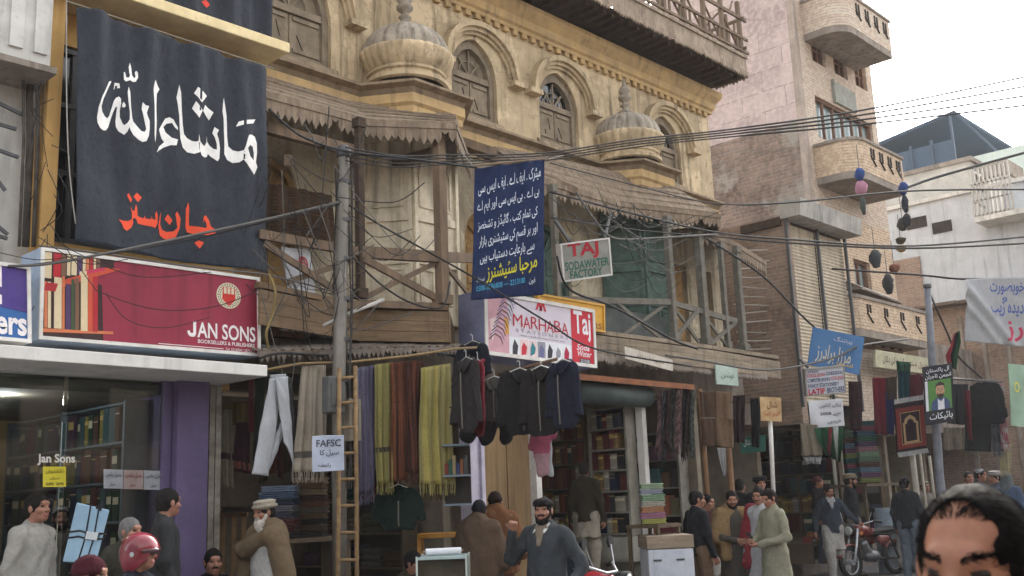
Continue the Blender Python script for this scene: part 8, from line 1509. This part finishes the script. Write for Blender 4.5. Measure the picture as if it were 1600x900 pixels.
# ------------------------------------------------------------------ more stock inside the shops
random.seed(21)
NM = ['maroon', 'black', 'navy', 'brown', 'olive', 'grey', 'plum', 'rust', 'teal', 'sand']; NC = [(110, 40, 50), (44, 42, 46), (50, 58, 90), (106, 76, 56), (96, 92, 60), (110, 108, 104), (90, 54, 84), (150, 84, 54), (50, 104, 108), (170, 150, 116)]
for k in range(10):
    px = 560+k*15; j = (k*7) % 10; hang('%s garment hung on the inner rail of the cloth shop' % NM[j], ((px, 668), (px+13, 668), (px-1, 770+random.randint(-20, 10)), (px+12, 772+random.randint(-20, 10))), 11.6, NC[j], None, 2, .03, cat='garment', name='hanging_garment', group='garments on the inner rail')
pole_thing('inner rail of the cloth shop strung with dark garments', [PY(545, 664, 11.6), PY(720, 664, 11.6)], .015, IRON, 'rail', 'rail')
for k in range(6):
    px = 398+k*11; j = (k*3+1) % 10; hang('%s garment hung deep behind the pale trousers' % NM[j], ((px, 640), (px+10, 640), (px-1, 745+random.randint(-20, 10)), (px+9, 745+random.randint(-20, 10))), 11.2, NC[j], None, 2, .03, cat='garment', name='hanging_garment', group='garments behind the pale trousers')
SHP = mat('dusty_white_shelf', C(160, 156, 146), C(132, 128, 118), 6, .8)
zs = shelf_unit('display_shelf', 'pale display shelf of small boxes and tins under the brown blankets', 14.34, 9.9, 12.2, .9, 2.7, 4, SHP)
for r_, z in enumerate(zs[:-1]):
    y = 12.1
    while y > 10.1:
        w = random.uniform(.12, .26); j = random.randrange(10); h = random.uniform(.18, .36); mb = MB(); y -= w+random.uniform(.01, .06); mb.box(14.36+random.uniform(0, .06), y, z+.002, 14.56, y+w, z+h)
        o = tag(mb.build('goods_box', cm(*[min(230, int(c*1.35)+20) for c in NC[j]], 'paint'), bevel=.006), '%s box on the %s row of the pale display shelf' % (NM[j], ROWN[r_]), 'box', 'boxes on the pale display shelf')
zs = shelf_unit('display_shelf', 'dark open shelf of folded cloth at the back of the cloth shop', 8.6, 10.1, 12.4, .5, 2.6, 5, SHW)
for r_, z in enumerate(zs[:-1]):
    for q in range(5):
        j = random.randrange(10); o = folded('%s cloth bundle on the %s shelf of the cloth shop wall' % (NM[j], ROWN[r_]), cm(*NC[j]), .38, .22, random.uniform(.16, .3), group='cloth bundles on the shop wall'); o.location = (8.74, 10.32+.43*q, z+.003); o.rotation_euler = (0, 0, -math.pi/2+random.uniform(-.05, .05))
zs = shelf_unit('display_shelf', 'low open shelf of tins along the far bookshop front', 24.15, 11.0, 13.1, .5, 2.6, 4, SHW)
for r_, z in enumerate(zs[:-1]):
    for q in range(6):
        j = random.randrange(10); mb = MB(); h = random.uniform(.2, .36); mb.box(24.18, 11.05+.33*q, z+.002, 24.38, 11.33+.33*q, z+h); tag(mb.build('goods_box', cm(*[min(230, int(c*1.3)+15) for c in NC[j]], 'paint'), bevel=.006), '%s carton on the %s row of the low open shelf' % (NM[j], ROWN[r_]), 'box', 'cartons on the low open shelf')
# ------------------------------------------------------------------ dusty street air
hz = MB(); hz.box(-30, -20, -1, 70, 45, 26); ho_ = hz.build('haze', bpy.data.materials.new('street_haze')); ho_['kind'] = 'stuff'
m = ho_.data.materials[0]; m.use_nodes = True; m.node_tree.nodes.clear(); pv = m.node_tree.nodes.new('ShaderNodeVolumePrincipled'); pv.inputs['Color'].default_value = (.93, .91, .9, 1); pv.inputs['Density'].default_value = .0008; mo = m.node_tree.nodes.new('ShaderNodeOutputMaterial'); m.node_tree.links.new(pv.outputs[0], mo.inputs['Volume'])
# ------------------------------------------------------------------ repeats on one shelf: say which, counted from the street
_by = {}
for o in list(COL.objects):
    if o.parent is None and o.get('group') and o.get('category') in ('book', 'box', 'folded cloth', 'garment'): _by.setdefault((o['group'], o['label']), []).append(o)
ORD = 'first second third fourth fifth sixth seventh eighth ninth tenth eleventh twelfth thirteenth fourteenth'.split()
for (g_, lab), os_ in _by.items():
    if len(os_) > 1:
        for k, o in enumerate(sorted(os_, key=lambda q: q.location.y)): o['label'] = '%s (%s from the street)' % (lab, ORD[min(k, 13)])
